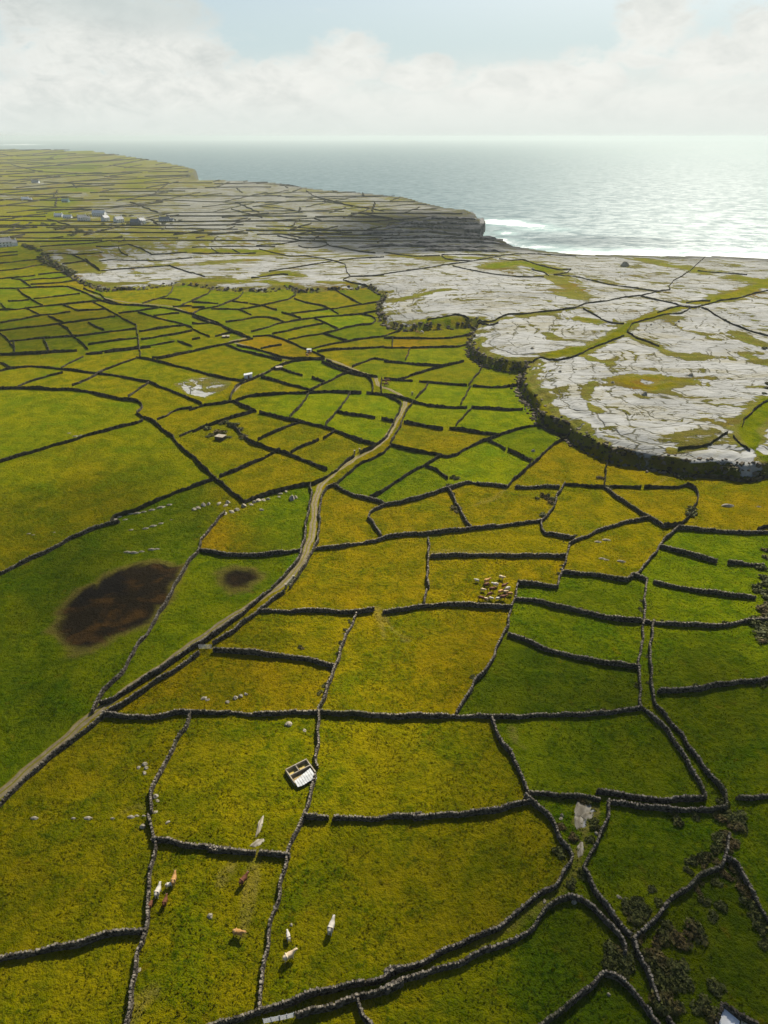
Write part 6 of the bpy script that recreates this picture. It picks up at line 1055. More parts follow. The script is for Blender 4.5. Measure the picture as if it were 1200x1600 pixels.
for ps, lo, hi, lab, grp in [
 ([(40.82, 86.36), (40.29, 85.11), (38.43, 82.24), (35.49, 75.7), (33.08, 73.54), (31.98, 79.88), (34.18, 85.58), (39.68, 91.23), (35.23, 91.74), (35.23, 83.08)], 1.0, 1.7, 'dark low bush around the pale rock patch and the track gap', 'bushes around the pale rock patch'),
 ([(60.08, 87.24), (56.84, 86.46), (66.31, 89.72), (64.83, 87.15), (66.85, 87.54), (67.57, 85.86), (65.94, 84.65), (66.84, 84.23), (63.11, 82.28), (65.07, 81.86), (63.68, 80.32), (61.07, 79.98), (65.57, 85.88), (67.77, 87.11)], 1.2, 2.2, 'brown-green bush crowding the end of the twin walls', 'bushes at the end of the twin walls'),
 ([(58.32, 79.26), (55.8, 78.17), (57.57, 77.4), (54.26, 75.98), (60.03, 77.93), (58.47, 73.81), (60.6, 74.84), (55.92, 74.18), (55.2, 70.75), (54.37, 72.8), (55.41, 68.11), (57.26, 69.4), (47.38, 70.11), (46.89, 72.49), (58.71, 78.51), (57.13, 78.9)], .8, 1.7, 'scrub bush beside the wall climbing right from the wall knot', 'bushes beside the climbing wall'),
 ([(43.21, 69.43), (43.43, 68.12), (41.7, 67.78), (44.41, 69.11), (42.34, 68.77), (41.9, 69.42), (43.54, 70.44)], 1.3, 2.0, 'large brown bush above the wall knot', 'brown bushes above the wall knot'),
 ([(46.74, 66.52), (47.21, 64.34), (49.98, 64.96), (51.49, 65.58), (44.8, 64.64), (41.75, 64.01), (43.21, 61.02), (41.98, 61.9), (43.83, 60.16), (42.6, 60.15), (46.03, 58.74), (44.31, 57.34), (46.29, 57.07), (47.58, 57.35), (42.91, 57.61), (42.82, 55.71), (42.82, 54.12), (44.76, 54.65), (41.45, 55.17), (47.96, 54.66), (48.29, 53.36), (45.95, 64.33), (48.24, 63.73), (45.3, 57.62), (45.23, 59.02), (44.24, 61.32), (46.55, 59.31)], 1.0, 2.3, 'brown-green bush below the wall knot in the lower right field', 'bushes below the wall knot'),
 ([(37.39, 63.08), (36.41, 61.89), (35.23, 61.0), (36.68, 60.71), (38.61, 61.0), (37.46, 59.28), (38.73, 60.43), (35.76, 60.71), (37.56, 61.59)], 1.0, 1.9, 'dark bush at the end of the hooking track wall', 'bushes at the end of the track wall'),
 ([(62.9, 76.97), (63.12, 75.17), (62.67, 73.41), (63.04, 72.04), (63.11, 69.35), (62.84, 67.42), (62.87, 66.15), (62.29, 64.31), (62.6, 70.36), (51.17, 57.37), (63.27, 76.25), (63.02, 72.72), (62.02, 63.1), (61.86, 68.07)], .9, 1.7, 'dark bush in the belt by the wall at the lower right edge', 'bush belt at the lower right edge'),
 ([(120.71, 183.31), (111.77, 167.7), (108.44, 163.36), (108.72, 160.14), (106.32, 154.02), (104.42, 150.14), (100.29, 146.4), (99.11, 142.76), (101.23, 143.66), (98.13, 138.43), (113.98, 172.26), (118.19, 178.21), (110.78, 164.38), (107.51, 160.17), (108.1, 157.03), (104.78, 152.07), (100.54, 144.56), (100.21, 141.0), (100.15, 147.32), (101.95, 146.86), (113.07, 166.52), (116.49, 172.16), (110.52, 160.1), (103.43, 146.38)], 1.6, 3.0, 'dark bush of the overgrown hedge on the right edge', 'bushes of the right edge hedge'),
 ([(72.87, 156.74), (71.31, 153.8), (71.12, 152.33), (68.47, 148.64), (66.62, 149.19), (64.1, 149.48), (61.45, 150.34), (59.03, 152.15), (56.29, 152.93), (54.76, 153.92), (63.18, 150.28), (80.42, 146.74), (88.58, 145.77), (95.48, 147.15), (91.56, 146.08), (84.78, 146.22), (77.3, 147.58), (75.11, 147.87)], .6, 1.1, 'dark bush growing against the long drooping wall', 'bushes on the long drooping wall'),
 ([(86.15, 123.11), (88.16, 123.05), (90.64, 122.96), (69.58, 122.15), (68.12, 122.33), (80.73, 123.44), (83.98, 123.91), (89.49, 123.73), (74.87, 122.75)], .7, 1.4, 'dark bush on the hedged wall at the far right', 'bushes on the hedged wall'),
 ([(43.92, 114.66), (48.85, 114.9), (52.88, 115.35), (54.96, 115.79), (67.11, 134.34), (66.57, 133.55), (63.5, 124.41), (60.97, 123.72), (60.74, 123.0), (53.72, 173.14), (52.6, 170.97), (57.94, 188.82), (63.09, 192.93), (61.07, 187.53), (46.94, 115.06), (50.86, 115.12), (54.22, 175.39)], .5, 1.0, 'little bush tucked against a wall in the green fields', 'little bushes against walls'),
 ([(55.55, 218.79), (59.91, 220.22), (59.76, 215.4), (58.27, 220.74), (60.11, 218.39), (54.52, 206.5), (24.82, 211.83), (25.64, 208.48), (27.76, 202.02), (25.29, 210.7), (27.43, 204.15), (27.48, 234.56), (26.32, 235.29), (58.8, 253.49), (59.16, 251.93), (23.87, 227.83), (25.09, 221.34)], 1.2, 2.0, 'dark bush among the yellow fields below the terrace', 'bushes in the yellow fields'),
 ([(-72.81, 294.89), (-70.19, 292.83), (-73.89, 293.0), (-67.6, 290.78), (-75.63, 280.86), (-76.15, 280.0), (-74.59, 282.64), (-70.98, 282.39), (-67.73, 276.78), (-76.45, 278.2), (-65.04, 284.89), (-62.58, 279.23), (-60.68, 276.5), (-69.07, 290.83), (-79.28, 287.61)], 1.6, 2.8, 'dark bush around the ruined hut', 'bushes around the ruined hut'),
 ([(116.54, 239.35), (117.08, 239.48), (114.96, 236.78), (82.77, 235.51), (106.85, 207.88), (108.37, 210.27), (83.28, 227.6), (133.24, 238.74), (134.89, 237.14), (132.43, 239.65), (190.59, 328.99), (187.39, 321.65), (221.36, 393.56), (183.17, 314.61), (144.63, 237.59)], 1.4, 2.5, 'bush at the foot of the shaded terrace scarp', 'bushes at the terrace foot'),
 ([(-9.29, 148.59), (-10.27, 144.92), (-10.75, 143.13), (-11.12, 139.67), (-11.53, 137.14), (-11.98, 135.48), (-13.29, 130.66), (-13.85, 123.86), (-15.15, 120.96), (-14.3, 123.11), (-21.42, 137.27), (-20.85, 137.03), (-21.97, 137.25), (21.35, 126.52), (21.96, 127.27), (33.14, 143.36), (32.72, 144.26), (33.35, 142.91), (-13.71, 129.09), (-9.25, 147.66)], .5, .95, 'small dark bush at the tall pale-topped wall or its neighbours', 'small bushes along the tall wall'),
 ([(-432.24, 872.58), (-421.29, 856.74), (-409.99, 840.42), (-406.11, 840.05), (-377.19, 797.37), (-368.47, 775.45), (-352.02, 749.36), (-341.46, 732.65), (-330.55, 718.4), (-322.81, 711.34), (-313.4, 700.45), (-301.39, 682.59), (-292.06, 674.75), (-394.93, 827.41), (-359.67, 759.27), (-335.61, 722.77), (-422.22, 862.95)], 4.0, 6.5, 'big dark bush in the hedge below the village, at the left', 'big bushes below the village')]:
    for p in ps: bush(p, random.uniform(lo, hi), lab, grp, .8)
def far_hedge():
    pts = [(random.gauss(a, 8), random.gauss(b, 8)) for a, b in [(-455.52, 1045.84), (-439.01, 1027.63), (-421.95, 1011.65), (-552.37, 1096.01), (-522.1, 1113.64), (-393.28, 1090.61), (-415.45, 1112.83), (-363.93, 1133.86), (-333.33, 1112.83), (-528.84, 1086.35), (-547.85, 1067.29), (-499.26, 1094.42), (-328.1, 1165.22), (-425.35, 1246.54), (-404.12, 983.72), (-405.65, 1010.63)] for _ in range(3)]
    for p in pts: bush(p, random.uniform(3, 5.5), 'dark bush among the village houses', 'bushes around the village', .8)
far_hedge()

# ------------------------------------------------------------------ cattle
def cow_mesh(kind):
    """one skin: trunk, neck, head, jointed legs, tail"""
    head = {'stand': (1.42, 0, 1.42), 'graze': (1.55, 0, .42), 'calf': (1.3, 0, 1.25)}[kind]
    neck = {'stand': (1.05, 0, 1.33), 'graze': (1.12, 0, .95), 'calf': (1.0, 0, 1.22)}[kind]
    hx, _, hzz = head; down = -.18 if kind != 'graze' else -.30
    V = [(-.15, 0, 1.02), (-.75, 0, 1.10), (.45, 0, 1.02), (.78, 0, 1.12), neck, head, (hx+.30, 0, hzz+down),
         (-.98, 0, 1.12), (-1.14, 0, 1.02), (-1.13, 0, .50)]
    R = [(.40, .43), (.34, .36), (.39, .42), (.30, .36), (.20, .24), (.16, .17), (.10, .10), (.24, .26), (.05, .05), (.05, .05)]
    E = [(0, 1), (0, 2), (2, 3), (3, 4), (4, 5), (5, 6), (1, 7), (7, 8), (8, 9)]
    for s in (-1, 1):
        k = len(V)
        V += [(.62, .20*s, .82), (.64, .20*s, .45), (.60, .20*s, .22), (.64, .20*s, .03)]; R += [(.15, .13), (.09, .08), (.06, .06), (.07, .07)]
        E += [(3 if False else 2, k), (k, k+1), (k+1, k+2), (k+2, k+3)]
        k = len(V)
        V += [(-.78, .22*s, .82), (-.66, .22*s, .58), (-.90, .22*s, .40), (-.84, .22*s, .03)]; R += [(.20, .16), (.12, .10), (.07, .06), (.07, .07)]
        E += [(1, k), (k, k+1), (k+1, k+2), (k+2, k+3)]
        k = len(V)
        V += [(hx-.02, .20*s, hzz+.10)]; R += [(.05, .04)]; E += [(5, k)]
    me = bpy.data.meshes.new('cow'); me.from_pydata(V, E, [])
    o = bpy.data.objects.new('cow_build', me); COL.objects.link(o)
    sk = o.modifiers.new('s', 'SKIN'); sk.use_smooth_shade = True
    for q, r in enumerate(R): me.skin_vertices[0].data[q].radius = r
    me.skin_vertices[0].data[0].use_root = True
    sb = o.modifiers.new('b', 'SUBSURF'); sb.levels = sb.render_levels = 2
    dg = bpy.context.evaluated_depsgraph_get(); dg.update()
    out = bpy.data.meshes.new_from_object(o.evaluated_get(dg)); bpy.data.objects.remove(o); out.name = 'cow'
    return out
def hide(name, a, b, sc_=1.2, lo=.5, hi=.56):
    m, T, bs = material(name, .75, .25)
    p = T.new('ShaderNodeTexCoord').outputs['Object']
    T.l.new(T.mix(T.smooth(T.noise(p, sc_, 2), lo, hi), a, b), bs.inputs['Base Color']); return m
HIDES = {'white': hide('white_coat', (.54, .49, .41), (.44, .38, .30)), 'cream': hide('cream_coat', (.58, .44, .27), (.66, .55, .38)),
 'tan': hide('tan_coat', (.42, .22, .07), (.50, .30, .12)), 'red': hide('red_coat', (.13, .045, .018), (.10, .035, .014)),
 'brown': hide('brown_coat', (.13, .05, .02), (.17, .07, .03)), 'pied': hide('pied_coat', (.16, .06, .02), (.62, .56, .46), 1.6, .47, .5)}
KIND = {k: cow_mesh(k) for k in ('stand', 'graze', 'calf')}
M_HORN = plain('horn', (.55, .5, .4), (.4, .35, .25), 5)
def horn_mesh(s):
    V = []; 
    for q, (x, y, z, r) in enumerate([(0, .08*s, .14, .035), (.05, .22*s, .20, .025), (.12, .26*s, .32, .008)]):
        for a in range(5): V.append((x+r*math.cos(a*1.257), y, z+r*math.sin(a*1.257)))
    F = [[5*q+a, 5*q+(a+1) % 5, 5*q+5+(a+1) % 5, 5*q+5+a] for q in range(2) for a in range(5)]
    return mesh('horn', V, np.array(F), M_HORN)
HORN = {1: horn_mesh(1), -1: horn_mesh(-1)}
CM = {}
def cow(p, p2, kind, coat, size, label, grp):
    if (kind, coat) not in CM:
        m = KIND[kind].copy(); m.materials.clear(); m.materials.append(HIDES[coat]); CM[kind, coat] = m
    rz = math.atan2(p2[1]-p[1], p2[0]-p[0])
    o = obj('calf' if kind == 'calf' else 'cow', CM[kind, coat], loc=(p[0], p[1], hz(*p)), rz=rz); o.scale = (size*.80, size*1.0, size*.98)
    if kind != 'calf' and math.hypot(*p) < 160:
        hd = {'stand': (1.42, 0, 1.42), 'graze': (1.55, 0, .42)}[kind]
        for s in (1, -1): obj('horn', HORN[s], o, hd)
    tag(o, label, 'calf' if kind == 'calf' else 'cow', grp)
g1, g2, g3 = 'cattle by the leaning wall', 'cattle near the tall pale-topped wall', 'cattle herd in the yellow field'
for a, b, kind, coat, size, lab, g in [
 ((-36.78, 73.8), (-36.79, 75.09), 'stand', 'tan', 1.05, 'tan cow highest up of the cattle beside the leaning wall', g1),
 ((-37.45, 72.97), (-36.73, 73.21), 'calf', 'white', .75, 'small pale calf next to the tan cow by the leaning wall', g1),
 ((-38.95, 71.58), (-38.78, 72.95), 'stand', 'white', 1.1, 'large white cow in the middle of the cattle by the leaning wall', g1),
 ((-37.27, 69.92), (-37.19, 70.81), 'stand', 'red', .9, 'red-brown cow below the white cow by the leaning wall', g1),
 ((-39.61, 69.35), (-39.54, 70.23), 'graze', 'red', .8, 'dark red cow pressed against the leaning wall', g1),
 ((-24.68, 73.89), (-23.88, 75.11), 'stand', 'red', 1.1, 'lone red-brown cow under the wall between the cow fields', g2),
 ((-23.88, 64.81), (-22.69, 64.61), 'stand', 'tan', 1.05, 'tan cow standing sideways left of the tall pale-topped wall', g2),
 ((-8.71, 65.81), (-8.36, 67.1), 'stand', 'white', 1.25, 'bright white cow alone in the big central field', g2),
 ((-15.63, 64.39), (-15.97, 65.42), 'calf', 'white', .85, 'pale calf above the cream cow right of the tall wall', g2),
 ((-15.13, 61.16), (-14.18, 61.77), 'stand', 'cream', 1.15, 'cream cow lowest right of the tall pale-topped wall', g2)]:
    cow(a, b, kind, coat, size, lab, g)
herd = [(180,355,'white',.9,'calf','small pale calf at the left edge of the herd, apart from the others'),(365,372,'tan',1.25,'stand','big tan cow at the upper left of the herd'),
 (360,440,'brown',1.1,'graze','dark brown cow just below the big tan cow of the herd'),(525,440,'white',1.15,'stand','white cow in the upper middle of the herd'),(640,305,'cream',1.1,'stand','cream cow standing highest in the herd'),
 (690,465,'brown',1.2,'stand','brown cow right of the white cow in the herd'),(755,515,'white',1.1,'graze','white cow grazing at the right side of the herd'),(295,532,'cream',.9,'calf','cream calf at the left below the big tan cow'),
 (465,525,'red',1.15,'stand','red-brown cow in the centre of the herd'),(418,622,'brown',1.15,'graze','very dark cow grazing low in the herd centre'),(620,575,'tan',1.15,'graze','tan cow grazing below the brown cow of the herd'),
 (715,565,'cream',.8,'calf','pale calf below the grazing white cow'),(800,608,'tan',1.0,'graze','tan cow at the right end of the herd by the thin wall'),(665,685,'red',1.3,'stand','big red-brown cow lowest at the right of the herd'),
 (260,698,'red',1.2,'graze','red-brown cow lowest at the left of the herd by the wall'),(345,702,'cream',.9,'calf','cream calf beside the lowest left red-brown cow'),(442,690,'white',.85,'calf','white calf lowest in the middle of the herd'),(570,697,'white',.9,'calf','white calf beside the big lowest red-brown cow')]
HP = [(27.39, 166.66), (30.25, 166.24), (29.94, 164.43), (32.53, 164.48), (34.86, 168.14), (35.0, 163.86), (35.81, 162.59), (28.63, 162.04), (31.29, 162.25), (30.21, 159.78), (33.5, 161.02), (35.0, 161.3), (36.14, 160.21), (33.76, 158.25), (27.57, 157.81), (28.85, 157.74), (30.35, 158.08), (32.27, 157.91)]
for (q, p) in enumerate(HP):
    _, _, coat, size, kind, lab = herd[q]; a = random.uniform(-.7, .7)+(math.pi if q % 3 == 0 else 0)
    cow(p, (p[0]+math.cos(a), p[1]+math.sin(a)), kind, coat, size*.85, lab, g3)
for k, (p, coat) in enumerate(zip([(0.34, 351.15), (1.01, 345.83), (2.05, 352.29), (22.26, 457.72), (25.24, 457.58), (-45.79, 401.49), (-44.66, 405.62)], ['red', 'brown', 'red', 'tan', 'white', 'tan', 'red'])):
    cow(p, (p[0]+1, p[1]+random.uniform(-1, 1)), 'graze', coat, 1.2,
        ['red-brown cow nearest the lane in the group of three right of the lane stub', 'dark brown cow in the group of three right of the lane stub', 'red-brown cow farthest from the lane in the group of three by the lane stub',
         'tan cow in the orange strip field below the rock terrace', 'white cow in the orange strip field below the rock terrace', 'tan cow at the small white tank', 'red-brown cow right beside the small white tank'][k], 'far cattle')

# ------------------------------------------------------------------ farm structures
M_CONC = plain('concrete', (.20, .17, .12), (.32, .285, .22), 1.5, bd=.02)
M_APRON = plain('sheet_metal', (.36, .37, .36), (.52, .53, .52), 1.0, .6)
M_FLOOR = plain('mud_floor', (.20, .14, .06), (.30, .22, .09), 1.2)
M_STRAW = plain('straw_floor', (.36, .27, .07), (.44, .33, .10), 1.5)
def pen():
    a, b = (-20.27, 97.92), (-16.3, 100.61)
    L = math.hypot(b[0]-a[0], b[1]-a[1]); rz = math.atan2(b[1]-a[1], b[0]-a[0]); D = 4.1
    root = bpy.data.objects.new('cattle_pen', None); COL.objects.link(root)
    root.location = (a[0], a[1], min(hz(*a), hz(*b))); root.rotation_euler = (0, 0, rz)
    tag(root, 'roofless concrete pen with two bays and a white sheet apron beside the tall wall', 'pen')
    def part(n, bs, m):
        V, F = boxes(bs); return obj(n, mesh(n, V, F, m), root)
    part('back_wall', [box((L/2, 0, .45), (L+.2, .22, 1.1))], M_CONC)
    part('end_wall', [box((0, -D/2, .4), (.22, D-.23, 1.05))], M_CONC)
    part('end_wall', [box((L, -D/2, .4), (.22, D-.23, 1.05))], M_CONC)
    part('middle_wall', [box((L/2, -1.75, .4), (L-.24, .2, 1.0))], M_CONC)
    part('divider', [box((L*.46, -.88, .4), (.18, 1.52, .95))], M_CONC)
    part('bay_floor', [box((L/2, -.88, .02), (L-.24, 1.5, .2))], M_STRAW)
    part('yard_floor', [box((L/2, -2.6, .02), (L-.24, 1.45, .2))], M_FLOOR)
    apr = bpy.data.objects.new('apron', None); COL.objects.link(apr); apr.parent = root
    n = 8
    for k in range(n):
        x0, x1 = .15+(L-.5)*k/n, .15+(L-.5)*(k+1)/n-.07
        f = lambda x: -2.95-1.75*(x/L)**1.0*0-.2
        y0a = -3.55+1.2*(x0/L); y0b = -3.55+1.2*(x1/L); ya = -5.0-.1*math.sin(k)-.2*(x0/L); 
        z0, z1 = .9, .6
        V = [(x0, ya, z1), (x1, ya-.03, z1), (x1, y0b, z0), (x0, y0a, z0)]; V = V+[(x, y, z-.08) for x, y, z in V]
        s = obj('sheet', mesh('sheet', V, np.array([[0, 1, 2, 3], [7, 6, 5, 4], [0, 4, 5, 1], [1, 5, 6, 2], [2, 6, 7, 3], [3, 7, 4, 0]]), M_APRON), apr)
    part('support_wall', [box((L/2, -4.3, .15), (L-.6, .3, .8))], M_CONC)
pen()
def catchment():
    a, b, c = (51.15, 54.41), (54.67, 51.85), (47.91, 50.01)
    z = hz(*a); root = bpy.data.objects.new('water_catchment', None); COL.objects.link(root); root.location = (a[0], a[1], z)
    tag(root, 'pointed white concrete rain catchment with stone rim in the lower right corner', 'catchment')
    bb = (b[0]-a[0], b[1]-a[1]); cc = (c[0]-a[0], c[1]-a[1]); dd = (bb[0]+cc[0]*.9, bb[1]+cc[1]*.9)
    poly = [(0, -.3), (bb[0]*.55-.3, bb[1]*.55-.6), (dd[0]*.62, dd[1]*.62), cc]
    V = [(x, y, .25-.05*i) for i, (x, y) in enumerate(poly)]+[(x, y, -.6) for x, y in poly]
    obj('basin', mesh('basin', V, np.array([[0, 3, 2, 1], [0, 1, 5, 4], [1, 2, 6, 5], [2, 3, 7, 6], [3, 0, 4, 7]]), plain('limewash', (.70, .70, .68), (.82, .82, .80), .8)), root)
    V2 = [(bb[0]*.55, bb[1]*.55-.5, .2), (bb[0], bb[1]-.4, .15), (dd[0], dd[1], -.02), (dd[0]*.63, dd[1]*.63, .05)]; V2 = V2+[(x, y, -.6) for x, y, _ in V2]
    obj('yard', mesh('yard', V2, np.array([[0, 3, 2, 1], [0, 1, 5, 4], [1, 2, 6, 5], [2, 3, 7, 6], [3, 0, 4, 7]]), plain('old_plaster', (.46, .38, .22), (.58, .52, .36), 1)), root)
    for p0, p1, h in (((0, 0), bb, 1.3), ((0, 0), cc, .6)):
        bag = []; wall_stones([(a[0]+p0[0], a[1]+p0[1]), (a[0]+p1[0], a[1]+p1[1])], h, bag)
        off = 0; Vs = []; Fs = []
        for V_, F_, *_ in bag: Vs.append(V_-np.array([a[0], a[1], z])); Fs.append(F_+off); off += len(V_)
        obj('rim_wall', mesh('rim_wall', np.concatenate(Vs), np.concatenate(Fs), M_STONE), root)
catchment()
M_STEEL = plain('galvanised_steel', (.30, .31, .31), (.42, .43, .43), 3, .5, spec=.5)
def gate(a, b, label, bars=6, h=1.3):
    L = math.hypot(b[0]-a[0], b[1]-a[1]); rz = math.atan2(b[1]-a[1], b[0]-a[0])
    root = bpy.data.objects.new('metal_gate', None); COL.objects.link(root); root.location = (*a, hz(*a)); root.rotation_euler = (0, 0, rz)
    tag(root, label, 'gate')
    for k in range(bars):
        V, F = boxes([box((L/2, 0, .2+(h-.2)*k/(bars-1)), (L, .06, .06))]); obj('rail', mesh('rail', V, F, M_STEEL), root)
    for x in (0, L/2, L):
        V, F = boxes([box((x, .07, h/2), (.08, .08, h+.1))]); obj('post', mesh('post', V, F, M_STEEL), root)
gate((-17.78, 51.99), (-15.48, 52.42), 'left one of the two grey metal gates by the grassy track')
gate((-15.38, 52.42), (-13.35, 52.85), 'right one of the two grey metal gates by the grassy track')
gate((-47.41, 136.49), (-44.14, 136.51), 'metal field gate in the lane wall beside the thick dark wall', 5)
gate((-28.48, 164.64), (-27.01, 168.02), 'metal field gate between pale pillars on the lane bend', 5)

M_WHITE = plain('whitewash', (.62, .63, .62), (.74, .75, .74), .4)
M_SLATE = plain('slate_roof', (.13, .14, .15), (.20, .21, .22), .8, .6)
M_PALEROOF = plain('pale_roof', (.50, .52, .53), (.62, .64, .65), .5, .6)
M_GLASS = plain('window_glass', (.03, .035, .04), (.05, .055, .06), 2, .15, spec=.6)
M_DOOR = plain('door_paint', (.12, .05, .03), (.16, .08, .05), 2)
def house(p, L, W_, H, rz, wallm, roofm, label, grp='houses of the far village', two=False, wing=0):
    root = bpy.data.objects.new('house', None); COL.objects.link(root); root.location = (*p, hz(*p)-.3); root.rotation_euler = (0, 0, rz)
    tag(root, label, 'house', grp)
    rh = W_*.42
    def block(cx, cy_, l, w, h, r, nm):
        x0, x1, y0, y1 = cx-l/2, cx+l/2, cy_-w/2, cy_+w/2
        V = [(x0, y0, 0), (x1, y0, 0), (x1, y1, 0), (x0, y1, 0), (x0, y0, h), (x1, y0, h), (x1, y1, h), (x0, y1, h), (x0, cy_, h+r), (x1, cy_, h+r)]
        obj('wall', mesh('wall', V, [np.array([[0, 1, 5, 4], [2, 3, 7, 6], [4, 5, 9, 8], [6, 7, 8, 9]]), np.array([[1, 2, 6, 9, 5], [3, 0, 4, 8, 7]])], wallm), root)
        e = .35; k = r/(w/2)
        V = []
        for (ya, yb) in ((y0-e, cy_), (cy_, y1+e)):
            za, zb = (h-e*k, h+r) if ya < cy_ else (h+r, h-e*k)
            V += [(x0-e, ya, za+.06), (x1+e, ya, za+.06), (x1+e, yb, zb+.06), (x0-e, yb, zb+.06), (x0-e, ya, za+.26), (x1+e, ya, za+.26), (x1+e, yb, zb+.26), (x0-e, yb, zb+.26)]
        rf = obj('roof', mesh('roof', V, np.concatenate([BOXF, BOXF+8]), roofm), root)
        for xc in (x0+.6, x1-.6):
            v, f = boxes([box((xc, cy_, h+r+.5), (.9, .7, 1.5))]); obj('chimney', mesh('chimney', v, f, wallm), rf)
    block(0, 0, L, W_, H, rh, 0)
    if wing: block(L/2+wing/2, 0, wing, W_*.75, H*.7, rh*.7, 1)
    rows = [1.5] if not two else [1.5, 4.1]
    for zz in rows:
        n = max(int(L/3.2), 2)
        for k in range(n):
            x = -L/2+L*(k+.5)/n
            if zz == 1.5 and k == n//2:
                v, f = boxes([box((x, -W_/2-.03, 1.1), (1.1, .1, 2.2))]); obj('door', mesh('door', v, f, M_DOOR), root); continue
            v, f = boxes([box((x, -W_/2-.03, zz+.3), (1.1, .1, 1.2))]); obj('window', mesh('window', v, f, M_GLASS), root)
R = math.radians
V_ = [((-476.94, 1243.47), 22, 9, 5.5, R(-8), M_WHITE, M_PALEROOF, 'largest house of the far village, long and pale, behind the others', 1, 0),
 ((-473.62, 1160.65), 13, 9, 5.2, R(35), M_WHITE, M_SLATE, 'white gabled house left of the village road', 1, 5),
 ((-437.61, 1161.15), 11, 8, 5.0, R(70), M_WHITE, M_SLATE, 'small white gabled house just below the largest village house', 1, 0),
 ((-406.79, 1132.71), 13, 9, 5.4, R(55), M_WHITE, M_SLATE, 'white gabled house in the middle of the village row', 1, 0),
 ((-371.07, 1101.1), 13, 9, 4.2, R(-10), plain('dark_render', (.16, .16, .15), (.22, .22, .21), 1), M_SLATE, 'dark stone house beside the white-fronted village house', 0, 4),
 ((-365.8, 1111.7), 11, 9, 5.2, R(60), M_WHITE, M_SLATE, 'white-fronted gabled house right of the dark stone house', 1, 0),
 ((-342.76, 1156.29), 17, 8, 3.6, R(-12), M_WHITE, M_SLATE, 'low white house at the right end of the village row', 0, 6),
 ((-539.69, 1229.3), 13, 7, 3.0, R(0), M_WHITE, M_PALEROOF, 'low white-roofed shed at the left of the village', 0, 0),
 ((-515.74, 1207.03), 14, 6, 2.8, R(-5), M_WHITE, M_PALEROOF, 'long pale low shed next to the white-roofed shed', 0, 0),
 ((-756.56, 1580.18), 14, 8, 3.2, R(5), M_WHITE, M_PALEROOF, 'bright white far farmhouse above the village, near the left edge', 0, 6),
 ((-653.35, 1535.68), 14, 8, 3.4, R(-8), plain('green_render', (.20, .30, .26), (.26, .36, .32), 1), plain('green_roof', (.25, .36, .33), (.3, .42, .38), 1), 'greenish far farmhouse above the village', 0, 0),
 ((-983.7, 2138.53), 20, 10, 3.4, R(0), M_WHITE, M_SLATE, 'tiny most distant farmhouse in the hillside fields', 0, 0),
 ((-453.06, 868.57), 15, 10, 5.6, R(40), M_WHITE, M_SLATE, 'white gabled house at the left edge of the picture, nearer than the village', 1, 6)]
for p, L, W_, H, rz, wm, rm, lab, two, wing in V_: house(p, L, W_, H, rz, wm, rm, lab, two=bool(two), wing=wing)
def shed(p, s, rz, wm, rm, label, name='shed', cat='shed', tilt=.15):
    root = bpy.data.objects.new(name, None); COL.objects.link(root); root.location = (*p, hz(*p)-.1); root.rotation_euler = (0, 0, rz)
    tag(root, label, cat); l, w, h = s; t = .22
    for bx in (box((0, -w/2, h/2), (l, t, h)), box((0, w/2, h/2), (l, t, h)), box((-l/2+t/2, 0, h/2), (t, w-t-.01, h)), box((l/2-t/2, 0, h/2), (t, w-t-.01, h))):
        V, F = boxes([bx]); obj('wall', mesh('wall', V, F, wm), root)
    V, F = boxes([box((0, 0, h+.12), (l+.4, w+.4, .14), 0, 1, tilt)]); obj('roof', mesh('roof', V, F, rm), root)
    V, F = boxes([box((.2, -w/2-.13, .85), (.9, .06, 1.6))]); obj('door', mesh('door', V, F, M_DOOR), root)
shed((-73.57, 359.61), (4.2, 2.8, 2.0), .2, M_WHITE, M_APRON, 'small bright white shed at the corner of the yellow field, left of the lane junction')
shed((-70.94, 275.4), (4.0, 2.8, 1.5), -.4, M_STONE, M_CONC, 'ruined stone hut with pale slab roof among bushes', 'hut', 'hut', .05)
shed((-102.76, 443.72), (4.4, 3.2, .9), .2, M_STONE, M_CONC, 'low stone tank with pale lid in a small green field left of the narrow lane', 'water_tank', 'tank', 0)
shed((-45.56, 411.0), (2.6, 2.0, 1.7), 0, M_WHITE, M_APRON, 'tiny white tank house between the orange and green strip fields', 'water_tank', 'tank', 0)
shed((-58.93, 374.58), (3.6, 2.4, 1.4), .5, M_STONE, M_CONC, 'dark stone box beside the lane junction', 'pump_house', 'shed', 0)
def pillar(p, label):
    V, F = boxes([box((0, 0, .7), (.6, .6, 1.5), .2, .85), box((0, 0, 1.52), (.7, .7, .14), .2)])
    tag(obj('gate_pillar', mesh('gate_pillar', V, F, M_CONC), loc=(*p, hz(*p)-.05)), label, 'pillar', 'concrete gate pillars')
for p, lab in zip([(-28.59, 163.98), (-26.85, 168.36), (-12.16, 258.8), (-10.1, 260.62), (14.29, 332.22), (-56.68, 385.09)], ['lower pale pillar of the gate on the lane bend', 'upper pale pillar of the gate on the lane bend', 'left pillar of the gap in the wall left of the lane', 'right pillar of the gap in the wall left of the lane', 'white pillar at the top of the lane bend', 'pale pillar at the lane junction']): pillar(p, lab)

